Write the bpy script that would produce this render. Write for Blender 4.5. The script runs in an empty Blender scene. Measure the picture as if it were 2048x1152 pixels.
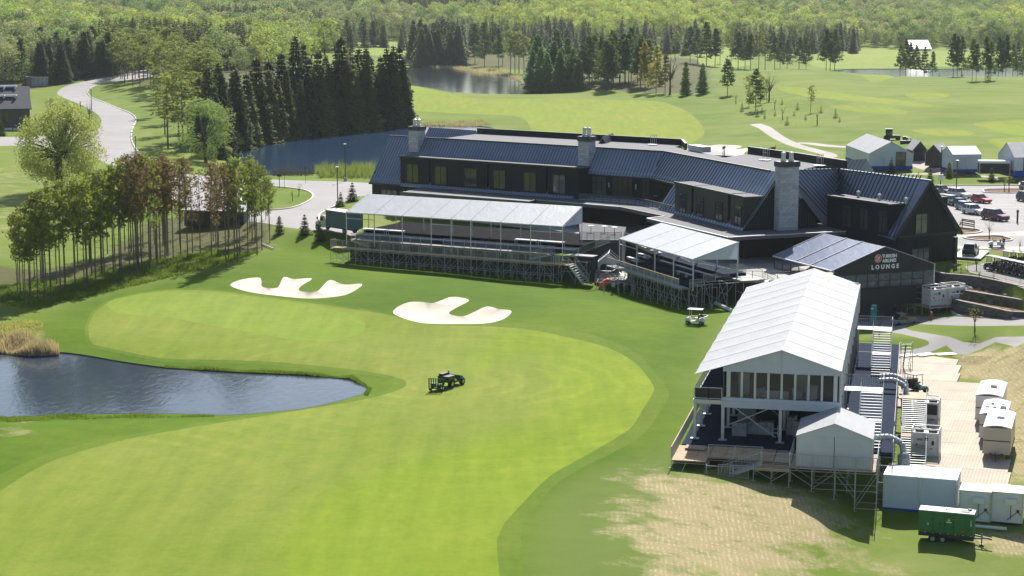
import bpy, math, random
import numpy as np
from mathutils import Vector, Matrix
from mathutils.geometry import delaunay_2d_cdt
random.seed(7); np.random.seed(7)
SC = bpy.context.scene
COL = SC.collection
PI = math.pi
R = math.radians

# ---------------------------------------------------------------- camera
H, FPX, PITCH = 40.0, 3700.0, R(9.0)
cam_d = bpy.data.cameras.new('camera'); cam = bpy.data.objects.new('camera', cam_d); COL.objects.link(cam)
cam_d.sensor_width = 36.0; cam_d.lens = 36.0 * FPX / 2048.0
cam_d.clip_start = 1.0; cam_d.clip_end = 12000.0
cam.location = (0, 0, H); cam.rotation_euler = (R(90) - PITCH, 0, 0)
SC.camera = cam
# ---------------------------------------------------------------- light
SUN_EL, SUN_AZ = R(42), R(12)          # azimuth measured from +Y towards +X
sd = bpy.data.lights.new('sun', 'SUN'); sun = bpy.data.objects.new('sun', sd); COL.objects.link(sun)
sd.energy = 5.0; sd.angle = R(0.53); sd.color = (1.0, 0.965, 0.91)
sv = Vector((math.sin(SUN_AZ) * math.cos(SUN_EL), math.cos(SUN_AZ) * math.cos(SUN_EL), math.sin(SUN_EL)))
sun.rotation_euler = sv.to_track_quat('Z', 'Y').to_euler()
W = bpy.data.worlds.new('World'); SC.world = W; W.use_nodes = True
wn = W.node_tree; bg = wn.nodes['Background']
sky = wn.nodes.new('ShaderNodeTexSky'); sky.sky_type = 'NISHITA'; sky.sun_disc = False
sky.sun_elevation = SUN_EL; sky.sun_rotation = SUN_AZ; sky.altitude = 200; sky.air_density = 1.0; sky.dust_density = 1.2
wn.links.new(sky.outputs[0], bg.inputs[0]); bg.inputs[1].default_value = 0.08
vs = SC.view_settings; vs.view_transform = 'Standard'; vs.look = 'None'; vs.gamma = 1.0; vs.exposure = 0.74
vs.use_curve_mapping = False
SC.cycles.max_bounces = 6; SC.cycles.diffuse_bounces = 3; SC.cycles.glossy_bounces = 3
SC.cycles.transmission_bounces = 4; SC.cycles.transparent_max_bounces = 8; SC.cycles.volume_bounces = 1
SC.cycles.caustics_reflective = False; SC.cycles.caustics_refractive = False

# ---------------------------------------------------------------- picture -> place
CT, ST = math.cos(PITCH), math.sin(PITCH)
def ray(px, py):
    u, v = px - 1024.0, py - 576.0
    return u, FPX * CT - v * ST, -(v * CT + FPX * ST)
def P(px, py, z=0.0):
    x, y, d = ray(px, py); t = (z - H) / d
    return Vector((x * t, y * t, z))
def A(px, py, Y):
    x, y, d = ray(px, py); t = Y / y
    return Vector((x * t, Y, H + d * t))
def top_z(py, base):
    """height a vertical standing at base reaches at picture row py"""
    x, y, d = ray(1024, py); return H + d * base[1] / y
def V(*a): return Vector(a)

# ---------------------------------------------------------------- terrain
CTRL = [(0,1152,0),(400,1152,0),(900,1152,0),(1100,1152,0),(1300,1152,-.6),(1500,1152,-2.2),(1700,1152,-3.7),(2048,1152,-4.6),(2200,1200,-5),
 (0,1400,0),(1000,1500,0),(2048,1500,-4),(1200,960,0),(1340,955,-.3),(1450,965,-.6),(1590,985,-1.3),(1650,1010,-2.0),(1743,1040,-3.5),(1900,1080,-3.6),
 (2048,1040,-3.6),(1900,900,-3.0),(2048,900,-2.6),(2048,760,-1.2),(2048,700,-.3),(1980,745,-2.0),(1980,660,-.7),(1850,690,-2.3),(1780,780,-2.9),(2200,800,0),(1400,800,.2),
 (1300,760,.2),(1200,850,0),(900,760,0),(600,900,0),(300,640,.3),(480,620,.6),(650,620,.5),(800,660,.2),(1000,700,.1),(1150,620,.6),(1300,650,.3),(1440,660,.1),(1258,592,-.5),(1300,606,-.5),(1365,622,-.3),
 (1500,640,.2),(-200,900,.3),(-100,640,.8),(60,620,.6),(200,560,1.2),(400,510,1.5),(540,510,1.6),(600,490,1.4),(660,520,.9),(800,545,.6),(1000,560,.3),(1107,565,.2),
 (760,575,1.0),(950,580,.9),(-200,400,2),(0,500,1.5),(0,330,3),(150,330,2.5),(60,280,3),(0,200,4),(120,180,4),(200,200,4),(260,270,3.2),(300,180,6),(400,220,5),
 (340,280,3),(300,330,3),(450,335,1),(600,352,2.2),(740,356,2.6),(520,150,8),(400,120,9),(200,120,10),(0,120,10),(650,200,5),(780,200,3),(700,110,6),(780,100,6),
 (820,220,1.5),(1000,240,1.4),(1200,240,2),(1350,240,2.4),(1420,220,3),(1450,260,3),(1200,195,1.6),(1300,180,3),(1150,188,2),(1400,190,4),(1500,190,5),(1600,220,5.5),
 (1600,250,5),(1500,290,3),(1700,260,5),(1700,150,9),(1550,140,9.5),(1850,160,7),(1760,152,7.6),(2040,158,7),(2150,170,7.5),(1780,190,7.5),(2000,200,7.5),(1900,240,6.5),(2048,260,6.5),(1800,230,7),
 (1650,200,7.5),(1700,320,3.6),(1900,330,4.2),(2048,330,4.4),(2200,330,4.6),(1450,130,6),(1450,100,4),(1700,112,3),(2048,118,3),(1850,112,3),(2300,118,3),
 (950,145,1),(1000,120,2),(850,110,3),(1200,110,3),(1100,150,2.5),(820,95,5),(-300,150,12),(2400,300,5)]
def warp(x, y):
    y = np.maximum(y, 60.0)
    return 2.2 * x / y * 0.9, np.log(y)
_c = [(P(a, b, z), z) for a, b, z in CTRL]
cx = np.array([p.x for p, z in _c]); cy = np.array([p.y for p, z in _c]); cz = np.array([z for p, z in _c])
# far hills, in metres
FAR = [(-450,1150,16),(-150,1150,12),(150,1150,5),(450,1150,4),(700,1200,4),(-700,1500,34),(-250,1500,25),(0,1450,14),(250,1450,10),(600,1450,7),(900,1500,8),
 (-900,1900,62),(-400,1900,50),(0,1900,40),(400,1900,33),(800,1900,28),(1200,1900,26),(-1100,2500,95),(-300,2500,88),(500,2500,78),(1300,2500,72),
 (-1500,3400,120),(0,3400,118),(1500,3400,116),(-2500,5500,120),(0,5500,120),(2500,5500,120)]
cx = np.append(cx, [f[0] for f in FAR]); cy = np.append(cy, [f[1] for f in FAR]); cz = np.append(cz, [f[2] for f in FAR])
_a, _b = warp(cx, cy)
def _k(da, db): return -np.sqrt(da * da + db * db + 0.03 ** 2)
_N = len(cx)
_K = np.zeros((_N + 1, _N + 1)); _K[:_N, :_N] = _k(_a[:, None] - _a[None], _b[:, None] - _b[None]) - 0.004 * np.eye(_N)
_K[:_N, _N] = 1; _K[_N, :_N] = 1
_w = np.linalg.solve(_K, np.append(cz, 0))
def base_z(x, y):
    a, b = warp(x, y); out = np.zeros_like(a)
    for i in range(0, len(a), 20000):
        s = slice(i, i + 20000)
        out[s] = _k(a[s][:, None] - _a[None], b[s][:, None] - _b[None]) @ _w[:_N] + _w[_N]
    return out
def inside(x, y, poly):
    x, y = np.asarray(x, float), np.asarray(y, float); r = np.zeros(len(x), bool); n = len(poly)
    for i in range(n):
        x1, y1 = poly[i]; x2, y2 = poly[(i + 1) % n]
        if y1 == y2: continue
        c = ((y1 > y) != (y2 > y)) & (x < (x2 - x1) * (y - y1) / (y2 - y1) + x1)
        r ^= c
    return r
def dist(x, y, poly):
    x, y = np.asarray(x, float), np.asarray(y, float); d = np.full(len(x), 1e18); n = len(poly)
    for i in range(n):
        x1, y1 = poly[i]; x2, y2 = poly[(i + 1) % n]
        dx, dy = x2 - x1, y2 - y1; L = dx * dx + dy * dy + 1e-12
        t = np.clip(((x - x1) * dx + (y - y1) * dy) / L, 0, 1)
        d = np.minimum(d, (x - x1 - t * dx) ** 2 + (y - y1 - t * dy) ** 2)
    return np.sqrt(d)
ZONES = []
def zone(poly, z, fall): ZONES.append((poly, z, fall, min(p[0] for p in poly) - fall, max(p[0] for p in poly) + fall, min(p[1] for p in poly) - fall, max(p[1] for p in poly) + fall))
def terr(x, y):
    x = np.asarray(x, float); y = np.asarray(y, float); z = base_z(x, y)
    z += 0.12 * np.sin(x * .11 + y * .05) * np.sin(y * .07 - x * .03) + 0.0012 * np.clip(y - 450, 0, 900) * np.sin(x * .035 + 1) * np.sin(y * .018)
    z += 1.1 * np.sin(x * .06 + y * .012) * np.sin(y * .041 - x * .02 + 1) * np.clip((x - 70) / 50, 0, 1) * np.clip((y - 400) / 90, 0, 1) * np.clip((740 - y) / 60, 0, 1)
    for poly, zz, f, x0, x1, y0, y1 in ZONES:
        m = np.where((x > x0) & (x < x1) & (y > y0) & (y < y1))[0]
        if not len(m): continue
        xm, ym = x[m], y[m]; ins = inside(xm, ym, poly)
        t = np.clip(dist(xm, ym, poly) / f, 0, 1); w = 1 - t * t * (3 - 2 * t); w[ins] = 1
        z[m] = z[m] * (1 - w) + (zz(xm) if callable(zz) else zz) * w
    return z
def tz(x, y): return float(terr([x], [y])[0])
def G(px, py, it=7):
    z = 0.0
    for _ in range(it):
        p = P(px, py, z); z += 0.8 * (tz(p.x, p.y) - z)
    p = P(px, py, z); p.z = tz(p.x, p.y); return p
def Gs(pts, it=8):
    pts = np.array(pts, float); u = pts[:, 0] - 1024; v = pts[:, 1] - 576
    ry = FPX * CT - v * ST; rd = -(v * CT + FPX * ST); z = np.zeros(len(u))
    for _ in range(it):
        t = np.clip((z - H) / rd, 0, 1500 / ry); z = z + .8 * (terr(u * t, ry * t) - z)
    t = np.clip((z - H) / rd, 0, 1500 / ry); return [(a, b) for a, b in zip(u * t, ry * t)]
def smooth(pts, n=5, closed=True):
    out = []; m = len(pts)
    for i in range(m if closed else m - 1):
        g = lambda k: pts[k % m] if closed else pts[max(0, min(m - 1, k))]
        p0, p1, p2, p3 = g(i - 1), g(i), g(i + 1), g(i + 2)
        for j in range(n):
            t = j / n; t2 = t * t; t3 = t2 * t
            out.append(tuple(.5 * (2 * p1[k] + (p2[k] - p0[k]) * t + (2 * p0[k] - 5 * p1[k] + 4 * p2[k] - p3[k]) * t2 + (-p0[k] + 3 * p1[k] - 3 * p2[k] + p3[k]) * t3) for k in range(2)))
    if not closed: out.append(tuple(pts[-1]))
    return out
def Ps(pts, z): return [tuple(P(a, b, z)[:2]) for a, b in pts]
def offset(poly, d):
    n = len(poly); out = []; area = sum(poly[i][0] * poly[(i + 1) % n][1] - poly[(i + 1) % n][0] * poly[i][1] for i in range(n))
    sg = 1 if area > 0 else -1
    for i in range(n):
        a, b = poly[i - 1], poly[(i + 1) % n]; dx, dy = b[0] - a[0], b[1] - a[1]; L = math.hypot(dx, dy) + 1e-9
        out.append((poly[i][0] + sg * dy / L * d, poly[i][1] - sg * dx / L * d))
    return out
def ribbon2(line, w):
    n = len(line); Lf, Rt = [], []
    for i in range(n):
        a, b = line[max(0, i - 1)], line[min(n - 1, i + 1)]; dx, dy = b[0] - a[0], b[1] - a[1]; L = math.hypot(dx, dy) + 1e-9
        Lf.append((line[i][0] - dy / L * w / 2, line[i][1] + dx / L * w / 2)); Rt.append((line[i][0] + dy / L * w / 2, line[i][1] - dx / L * w / 2))
    return Lf + Rt[::-1]

# ---------------------------------------------------------------- materials
MATS = {}
def new_mat(name):
    m = bpy.data.materials.new(name); m.use_nodes = True; MATS[name] = m
    return m, m.node_tree, m.node_tree.nodes['Principled BSDF']
class NT:
    def __init__(s, nt): s.nt = nt
    def n(s, t, **k):
        nd = s.nt.nodes.new('ShaderNode' + t)
        for a, b in k.items():
            if a.startswith('i_'): nd.inputs[a[2:].replace('_', ' ')].default_value = b
            else: setattr(nd, a, b)
        return nd
    def l(s, a, b): s.nt.links.new(a, b)
    def noise(s, vec, scale, detail=4, rough=.55, dist=0):
        n = s.n('TexNoise'); n.inputs['Scale'].default_value = scale; n.inputs['Detail'].default_value = detail
        n.inputs['Roughness'].default_value = rough; n.inputs['Distortion'].default_value = dist
        if vec is not None: s.l(vec, n.inputs['Vector'])
        return n.outputs['Fac']
    def ramp(s, fac, stops):
        r = s.n('ValToRGB'); e = r.color_ramp.elements
        while len(e) < len(stops): e.new(.5)
        for q, (p, c) in zip(e, stops):
            q.position = p; q.color = (c, c, c, 1) if isinstance(c, (int, float)) else (*c, 1)
        s.l(fac, r.inputs[0]); return r.outputs[0]
    def mix(s, f, a, b, mode='MIX'):
        m = s.n('Mix', data_type='RGBA', blend_type=mode)
        for i, v in ((0, f), (6, a), (7, b)):
            sock = m.inputs[i]
            if hasattr(v, 'links'): s.l(v, sock)
            elif isinstance(v, (int, float)): sock.default_value = v if i == 0 else (v, v, v, 1)
            else: sock.default_value = (*v, 1)
        return m.outputs[2]
    def math(s, op, a, b=0.0, clamp=False):
        m = s.n('Math', operation=op, use_clamp=clamp)
        for sock, v in ((m.inputs[0], a), (m.inputs[1], b)):
            if hasattr(v, 'links'): s.l(v, sock)
            else: sock.default_value = v
        return m.outputs[0]
    def pos(s): return s.n('NewGeometry').outputs['Position']
    def mapping(s, vec, scale=(1,1,1), rot=(0,0,0)):
        m = s.n('Mapping'); m.inputs['Scale'].default_value = scale; m.inputs['Rotation'].default_value = rot
        s.l(vec, m.inputs['Vector']); return m.outputs[0]
    def bump(s, h, strength, distance, bsdf):
        b = s.n('Bump'); b.inputs['Strength'].default_value = strength; b.inputs['Distance'].default_value = distance
        s.l(h, b.inputs['Height']); s.l(b.outputs[0], bsdf.inputs['Normal'])
def M(name, col, rough=.6, metal=0.0, var=.12, sc=.6, bump=0.0, bs=6.0, spec=.5, fine=True, rv=0.0):
    """plain material: base colour broken by coarse and fine noise (grain, dirt), optional bump"""
    if name in MATS: return MATS[name]
    m, nt, b = new_mat(name); t = NT(nt); p = t.n('TexCoord').outputs['Object']
    c = Vector(col)
    n1 = t.noise(p, sc, 5); f = t.ramp(n1, [(.3, 0.0), (.7, 1.0)])
    col1 = t.mix(f, tuple(c * (1 - var)), tuple(c * (1 + var * .6)))
    if fine: col1 = t.mix(t.math('MULTIPLY', t.noise(p, sc * 14, 3), .25), col1, tuple(c * (1 - var * 2.2 if var < .4 else .2)))
    t.l(col1, b.inputs['Base Color'])
    if rv:
        oi = t.n('ObjectInfo').outputs['Random']
        t.l(t.mix(1.0, col1, t.ramp(oi, [(0, 1 - rv), (1, 1 + rv)]), 'MULTIPLY'), b.inputs['Base Color'])
    b.inputs['Roughness'].default_value = rough; b.inputs['Metallic'].default_value = metal
    b.inputs['Specular IOR Level'].default_value = spec
    if bump: t.bump(t.noise(p, bs, 4), bump, .03, b)
    return m

# ---------------------------------------------------------------- mesh building
class MB:
    def __init__(s): s.v = []; s.f = []; s.m = []
    def face(s, pts, m=0):
        k = len(s.v); s.v += [tuple(p) for p in pts]; s.f.append(list(range(k, k + len(pts)))); s.m.append(m); return s
    def box(s, c, d, rz=0.0, m=0, taper=1.0):
        cx, cy, cz = c; hx, hy, hz = d[0] / 2, d[1] / 2, d[2] / 2; co, si = math.cos(rz), math.sin(rz); k = len(s.v)
        for sz in (-1, 1):
            tt = taper if sz > 0 else 1.0
            for sx, sy in ((-1, -1), (1, -1), (1, 1), (-1, 1)):
                x, y = sx * hx * tt, sy * hy * tt; s.v.append((cx + x * co - y * si, cy + x * si + y * co, cz + sz * hz))
        for q in ((0, 3, 2, 1), (4, 5, 6, 7), (0, 1, 5, 4), (1, 2, 6, 5), (2, 3, 7, 6), (3, 0, 4, 7)):
            s.f.append([k + i for i in q]); s.m.append(m)
        return s
    def beam(s, a, b, w, h=None, m=0):
        a, b = Vector(a), Vector(b); h = h or w; d = b - a
        if d.length < 1e-6: return s
        d.normalize(); up = Vector((0, 0, 1)) if abs(d.z) < .95 else Vector((0, 1, 0))
        sd_ = d.cross(up).normalized() * w / 2; u = sd_.cross(d).normalized() * h / 2; k = len(s.v)
        for e in (a, b):
            for q in (-sd_ - u, sd_ - u, sd_ + u, -sd_ + u): s.v.append(tuple(e + q))
        for q in ((0, 3, 2, 1), (4, 5, 6, 7), (0, 1, 5, 4), (1, 2, 6, 5), (2, 3, 7, 6), (3, 0, 4, 7)):
            s.f.append([k + i for i in q]); s.m.append(m)
        return s
    def tube(s, a, b, r, n=6, r2=None, m=0, cap=True):
        a, b = Vector(a), Vector(b); r2 = r if r2 is None else r2; d = (b - a).normalized()
        up = Vector((0, 0, 1)) if abs(d.z) < .95 else Vector((1, 0, 0)); x = d.cross(up).normalized(); y = d.cross(x); k = len(s.v)
        for e, rr in ((a, r), (b, r2)):
            for i in range(n):
                t = 2 * PI * i / n; s.v.append(tuple(e + (x * math.cos(t) + y * math.sin(t)) * rr))
        for i in range(n): s.f.append([k + i, k + (i + 1) % n, k + n + (i + 1) % n, k + n + i]); s.m.append(m)
        if cap:
            s.f.append([k + i for i in range(n)][::-1]); s.m.append(m); s.f.append([k + n + i for i in range(n)]); s.m.append(m)
        return s
    def path(s, pts, r, n=6, m=0):
        for a, b in zip(pts, pts[1:]): s.tube(a, b, r, n, m=m)
        return s
    def prism(s, pts, z0, z1, m=0, mt=None):
        """pts: 2-D outline; extruded in z"""
        n = len(pts); k = len(s.v); z0s = z0 if hasattr(z0, '__len__') else [z0] * n; z1s = z1 if hasattr(z1, '__len__') else [z1] * n
        area = sum(pts[i][0] * pts[(i + 1) % n][1] - pts[(i + 1) % n][0] * pts[i][1] for i in range(n))
        idx = list(range(n)) if area > 0 else list(range(n))[::-1]
        for i in idx: s.v.append((pts[i][0], pts[i][1], z0s[i]))
        for i in idx: s.v.append((pts[i][0], pts[i][1], z1s[i]))
        for i in range(n): s.f.append([k + i, k + (i + 1) % n, k + n + (i + 1) % n, k + n + i]); s.m.append(m)
        s.f.append([k + i for i in range(n)][::-1]); s.m.append(m); s.f.append([k + n + i for i in range(n)]); s.m.append(m if mt is None else mt)
        return s
    def slab(s, pts, th, m=0):
        """planar 3-D outline thickened straight down by th"""
        n = len(pts); k = len(s.v); s.v += [tuple(p) for p in pts] + [(p[0], p[1], p[2] - th) for p in pts]
        s.f.append([k + i for i in range(n)]); s.m.append(m); s.f.append([k + n + i for i in range(n)][::-1]); s.m.append(m)
        for i in range(n): s.f.append([k + i, k + n + i, k + n + (i + 1) % n, k + (i + 1) % n]); s.m.append(m)
        return s
    def sweep(s, prof, x0, x1, m=0):
        """profile in (y,z), extruded along x"""
        n = len(prof); k = len(s.v)
        for x in (x0, x1): s.v += [(x, y, z) for y, z in prof]
        for i in range(n): s.f.append([k + i, k + n + i, k + n + (i + 1) % n, k + (i + 1) % n]); s.m.append(m)
        s.f.append([k + i for i in range(n)]); s.m.append(m); s.f.append([k + n + i for i in range(n)][::-1]); s.m.append(m)
        return s
    def lathe(s, prof, n=10, c=(0, 0, 0), m=0):
        k = len(s.v)
        for r_, z in prof:
            for i in range(n): s.v.append((c[0] + r_ * math.cos(2 * PI * i / n), c[1] + r_ * math.sin(2 * PI * i / n), c[2] + z))
        for j in range(len(prof) - 1):
            for i in range(n): s.f.append([k + j * n + i, k + j * n + (i + 1) % n, k + (j + 1) * n + (i + 1) % n, k + (j + 1) * n + i]); s.m.append(m)
        s.f.append([k + i for i in range(n)][::-1]); s.m.append(m); s.f.append([k + (len(prof) - 1) * n + i for i in range(n)]); s.m.append(m)
        return s
    def wheel(s, c, r, w, ax='y', n=14, m=0):
        c = Vector(c); d = Vector((0, w / 2, 0)) if ax == 'y' else Vector((w / 2, 0, 0)); s.tube(c - d, c + d, r, n, m=m); return s
    def mesh(s, name, mats, sm=False):
        me = bpy.data.meshes.new(name); me.from_pydata(s.v, [], s.f)
        for q in (mats if isinstance(mats, (list, tuple)) else [mats]): me.materials.append(q)
        if any(s.m): me.polygons.foreach_set('material_index', s.m)
        if sm: me.polygons.foreach_set('use_smooth', [True] * len(s.f))
        me.update(); return me
    def build(s, name, mats, parent=None, sm=False, loc=None):
        return ob(name, s.mesh(name, mats, sm), parent, loc)
def ob(name, me, parent=None, loc=None, rz=0.0):
    o = bpy.data.objects.new(name, me); COL.objects.link(o)
    if parent is not None: o.parent = parent
    if loc is not None: o.location = loc
    if rz: o.rotation_euler = (0, 0, rz)
    return o
def tag(o, label=None, cat=None, group=None, kind=None):
    for k, v in (('label', label), ('category', cat), ('group', group), ('kind', kind)):
        if v: o[k] = v
    return o
def thing(name, label, cat, loc=(0, 0, 0), rz=0.0, group=None):
    return tag(ob(name, None, None, loc, rz), label, cat, group)
def kids(o): return [c for c in KIDS.get(o, [])]
def copy_tree(o, loc=None, rz=None, label=None, group=None, scale=None, parent=None):
    c = o.copy(); COL.objects.link(c)
    if parent is not None: c.parent = parent
    if loc is not None: c.location = loc
    if rz is not None: c.rotation_euler = (0, 0, rz)
    if scale is not None: c.scale = (scale,) * 3 if not hasattr(scale, '__len__') else scale
    if label: c['label'] = label
    if group: c['group'] = group
    for ch in list(o.children): copy_tree(ch, parent=c)
    return c
UNIT = {}
def rod(name, a, b, r, mat, parent=None, sq=False):
    """a straight tube or bar as an object of its own; all share one unit mesh per material"""
    key = (mat.name, sq)
    if key not in UNIT:
        u = MB()
        if sq: u.box((0, 0, .5), (2, 2, 1))
        else: u.tube((0, 0, 0), (0, 0, 1), 1, 6)
        UNIT[key] = u.mesh('bar' if sq else 'rod', mat)
    a, b = Vector(a), Vector(b); d = b - a
    o = ob(name, UNIT[key], parent); q = d.to_track_quat('Z', 'Y')
    if abs(d.x) + abs(d.y) < 1e-4: q = Matrix.Identity(3).to_quaternion()
    o.rotation_mode = 'QUATERNION'; o.rotation_quaternion = q; o.location = a if d.z >= 0 or q.magnitude and abs(d.x) + abs(d.y) >= 1e-4 else b
    o.scale = (r, r, d.length); return o
class Frame:
    """local axes: origin, x along u, y along the level normal to its left"""
    def __init__(s, o, ang): s.o = Vector(o); s.a = ang; s.u = Vector((math.cos(ang), math.sin(ang), 0)); s.n = Vector((-math.sin(ang), math.cos(ang), 0))
    def w(s, x, y, z): return s.o + s.u * x + s.n * y + Vector((0, 0, z))
    def l(s, p): d = Vector(p) - s.o; return Vector((d.dot(s.u), d.dot(s.n), d.z))
# ---------------------------------------------------------------- ponds, level zones
pond_near = Ps(smooth([(-160,700),(0,702),(60,711),(116,706),(172,712),(240,724),(328,736),(400,740),(480,746),(600,750),(681,756),(725,766),(735,782),(701,798),(601,820),(480,831),(432,832),(320,829),(160,831),(0,837),(-160,842)], 4), -.7)
pond_mid = Ps(smooth([(449,319),(478,296),(519,286),(567,280),(605,271),(655,267),(714,260),(803,254),(850,251),(950,252),(1000,262),(1005,275),(950,300),(850,335),(790,352),(742,356),(640,356),(547,354),(480,338)], 4), 0.0)
pond_far = Ps(smooth([(780,150),(814,136),(847,131),(905,134),(967,148),(1014,151),(1039,162),(1052,175),(1085,181),(1105,192),(1030,194),(949,193),(917,189),(886,182),(842,174),(810,170)], 4), 0.0)
pond_right = Ps(smooth([(1650,146),(1690,139),(1800,138),(1900,138),(2048,134),(2150,133),(2200,142),(2150,158),(2000,160),(1850,160),(1760,158),(1680,152)], 4), 0.5)
zone(pond_near, -.6, 9); zone(pond_mid, .15, 12); zone(pond_far, .15, 22); zone(pond_right, .6, 120)
plat = [tuple(P(a, b, 3)[:2]) for a, b in [(536,354),(742,362),(900,300),(1100,290),(1450,318),(1700,330),(1860,352),(2300,352),(2300,640),(2048,583),(1990,563),(1935,552),(1890,547),
        (1880,535),(1800,520),(1700,510),(1560,480),(1400,440),(1330,436),(1245,440),(1160,436),(1060,440),(860,425),(760,420),(700,440),(700,462),(631,458),(570,452),(480,436),(430,400)]]
zone(plat, 3.0, 13)
wall_line = [P(a, b, 3) for a, b in [(1868,541),(1890,547),(1935,552),(1990,564),(2048,583),(2120,606),(2250,650)]]
zlow = lambda x: np.interp(x, [44, 50, 56.6, 63, 65, 74, 90], [-2.2, -1.9, -1.25, -.2, .05, .9, 2.0])
low = [(p.x, p.y - .35) for p in wall_line[:-1]] + [(86, 212), (66, 211), (57, 214), (49, 219), (42, 226), (38, 240), (44, 262), (P(1868,541,3).x - 8, P(1868,541,3).y + 1)]
zone(low, zlow, .6)
zone(Ps([(1700,770),(1790,720),(1918,708),(1960,756),(2040,970),(1905,1000),(1780,1000)], -3.0), -3.0, 6)
# front patio of the lower floor stays level
zone(Ps([(1150,548),(1262,552),(1300,520),(1250,470),(1150,470)], .2), .2, 4)

RG = []   # regions, later ones win: (object name, material, polygon)
def reg(name, mat, poly): RG.append((name, mat, poly))
S = smooth
first_cut = Gs(S([(1052,1200),(1042,1095),(1045,1050),(1075,1010),(1110,970),(1160,938),(1240,898),(1290,865),(1325,815),(1338,785),(1310,745),(1270,705),(1200,674),(1120,655),(1040,645),(940,648),(860,647),(820,638),(760,622),
  (680,612),(600,600),(520,590),(440,580),(360,577),(280,584),(222,598),(188,618),(172,648),(170,662),(176,690),(206,700),(320,722),(400,725),(520,729),(640,739),(720,748),(770,756),(785,768),(770,783),(720,792),(640,806),(512,827),(400,846),(280,866),(200,880),(120,900),(48,926),(0,950),(-120,1020),(-300,1250),(-100,1500),(1100,1500)], 3))
fairway = Gs(S([(1002,1200),(994,1095),(998,1070),(1010,1045),(1040,1012),(1075,975),(1110,945),(1170,912),(1225,880),(1262,855),(1285,820),(1306,785),(1306,770),(1280,735),(1255,715),(1215,695),(1160,680),(1100,667),(1050,658),(960,652),(870,650),
  (820,641),(760,626),(680,615),(600,603),(520,593),(440,583),(360,580),(280,587),(226,601),(193,621),(178,648),(177,660),(182,684),(208,694),(320,716),(400,719),(520,722),(640,732),(741,744),(801,757),(813,768),(797,780),(741,796),(641,814),(512,834),(400,852),(280,873),(200,892),(120,916),(60,944),(0,982),(-120,1060),(-250,1300),(0,1450),(1000,1450)], 3))
green = Gs(S([(214,606),(222,618),(240,626),(300,633),(344,636),(420,650),(520,668),(600,680),(661,681),(713,670),(731,654),(721,638),(680,622),(600,607),(480,590),(400,585),(320,585),(248,594)], 5))
b1 = Gs(S([(461,571),(480,560),(516,555),(523,562),(525,574),(552,576),(560,568),(568,554),(588,558),(624,557),(602,572),(600,582),(632,583),(644,574),(660,560),(688,569),(724,568),(708,582),(680,592),(620,597),(560,592),(500,584)], 4))
b2 = Gs(S([(786,623),(800,611),(821,604),(846,604),(866,606),(884,600),(901,594),(922,595),(938,601),(915,614),(898,625),(908,631),(929,632),(950,623),(974,613),(998,618),(1023,622),(1009,637),(977,646),(925,648),(856,647),(818,640),(794,631)], 4))
b3 = Gs(S([(1391,291),(1413,292),(1441,289),(1484,292),(1471,298),(1519,295),(1523,298),(1491,303),(1484,314),(1460,312),(1417,302),(1406,295)], 3))
def softpoly(px): return Gs(S(px, 2))
far_fair = Gs(S([(770,172),(842,176),(886,185),(917,192),(949,196),(1030,197),(1105,196),(1180,199),(1240,200),(1310,202),(1350,212),(1385,230),(1409,262),(1395,280),(1360,297),(1300,330),(1150,320),(1085,285),(1065,262),(1055,245),(1040,235),(1000,230),(900,226),(820,221),(760,218)], 3))
strip_fair = Gs(S([(1560,172),(1640,180),(1760,196),(1850,207),(1868,212),(1840,214),(1740,205),(1640,196),(1570,184)], 3))
strip_fair2 = Gs(S([(1690,150),(1740,151),(1800,155),(1815,158),(1790,162),(1740,162),(1700,157)], 3))
strip_fair3 = Gs(S([(1660,212),(1740,212),(1800,218),(1815,226),(1780,228),(1700,222)], 3))
green_far1 = Gs(S([(1824,260),(1860,258),(1920,260),(1951,266),(1930,271),(1880,271),(1840,266)], 3))
green_far2 = Gs(S([(1950,246),(2048,240),(2150,242),(2150,272),(2048,272),(1975,258)], 3))
green_far3 = Gs(S([(1985,277),(2150,279),(2150,330),(2060,330),(2000,296)], 3))
green_far4 = Gs(S([(1810,188),(1850,185),(1900,188),(1880,197),(1830,198)], 3))
far_mead1 = Gs(S([(1640,104),(1700,98),(1790,97),(1850,100),(1950,104),(2060,102),(2200,106),(2200,128),(2060,130),(1800,135),(1700,137),(1620,130)], 3))
far_mead2 = Gs(S([(1400,92),(1480,94),(1500,130),(1440,134),(1400,128)], 2))
far_mead3 = Gs(S([(670,88),(760,86),(830,90),(832,108),(780,112),(690,104)], 2))
far_path = Gs(S([(806,112),(818,118),(816,126),(800,130),(790,120)], 2))
path_a = ribbon2(Gs(S([(1510,248),(1530,256),(1556,274),(1590,290),(1630,301),(1658,309),(1655,315),(1610,318)], 4, False)), 3.2)
path_b = ribbon2(Gs(S([(1592,286),(1620,287),(1660,292),(1700,294),(1760,297)], 3, False)), 3.2)
path_c = ribbon2(Gs(S([(1700,342),(1766,346),(1852,348),(1900,347),(1970,353),(2048,358),(2200,362)], 3, False)), 2.6)
path_d = ribbon2(Gs(S([(1800,300),(1826,322),(1850,334),(1880,341),(1915,348)], 3, False)), 3.4)
pc = Gs
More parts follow.
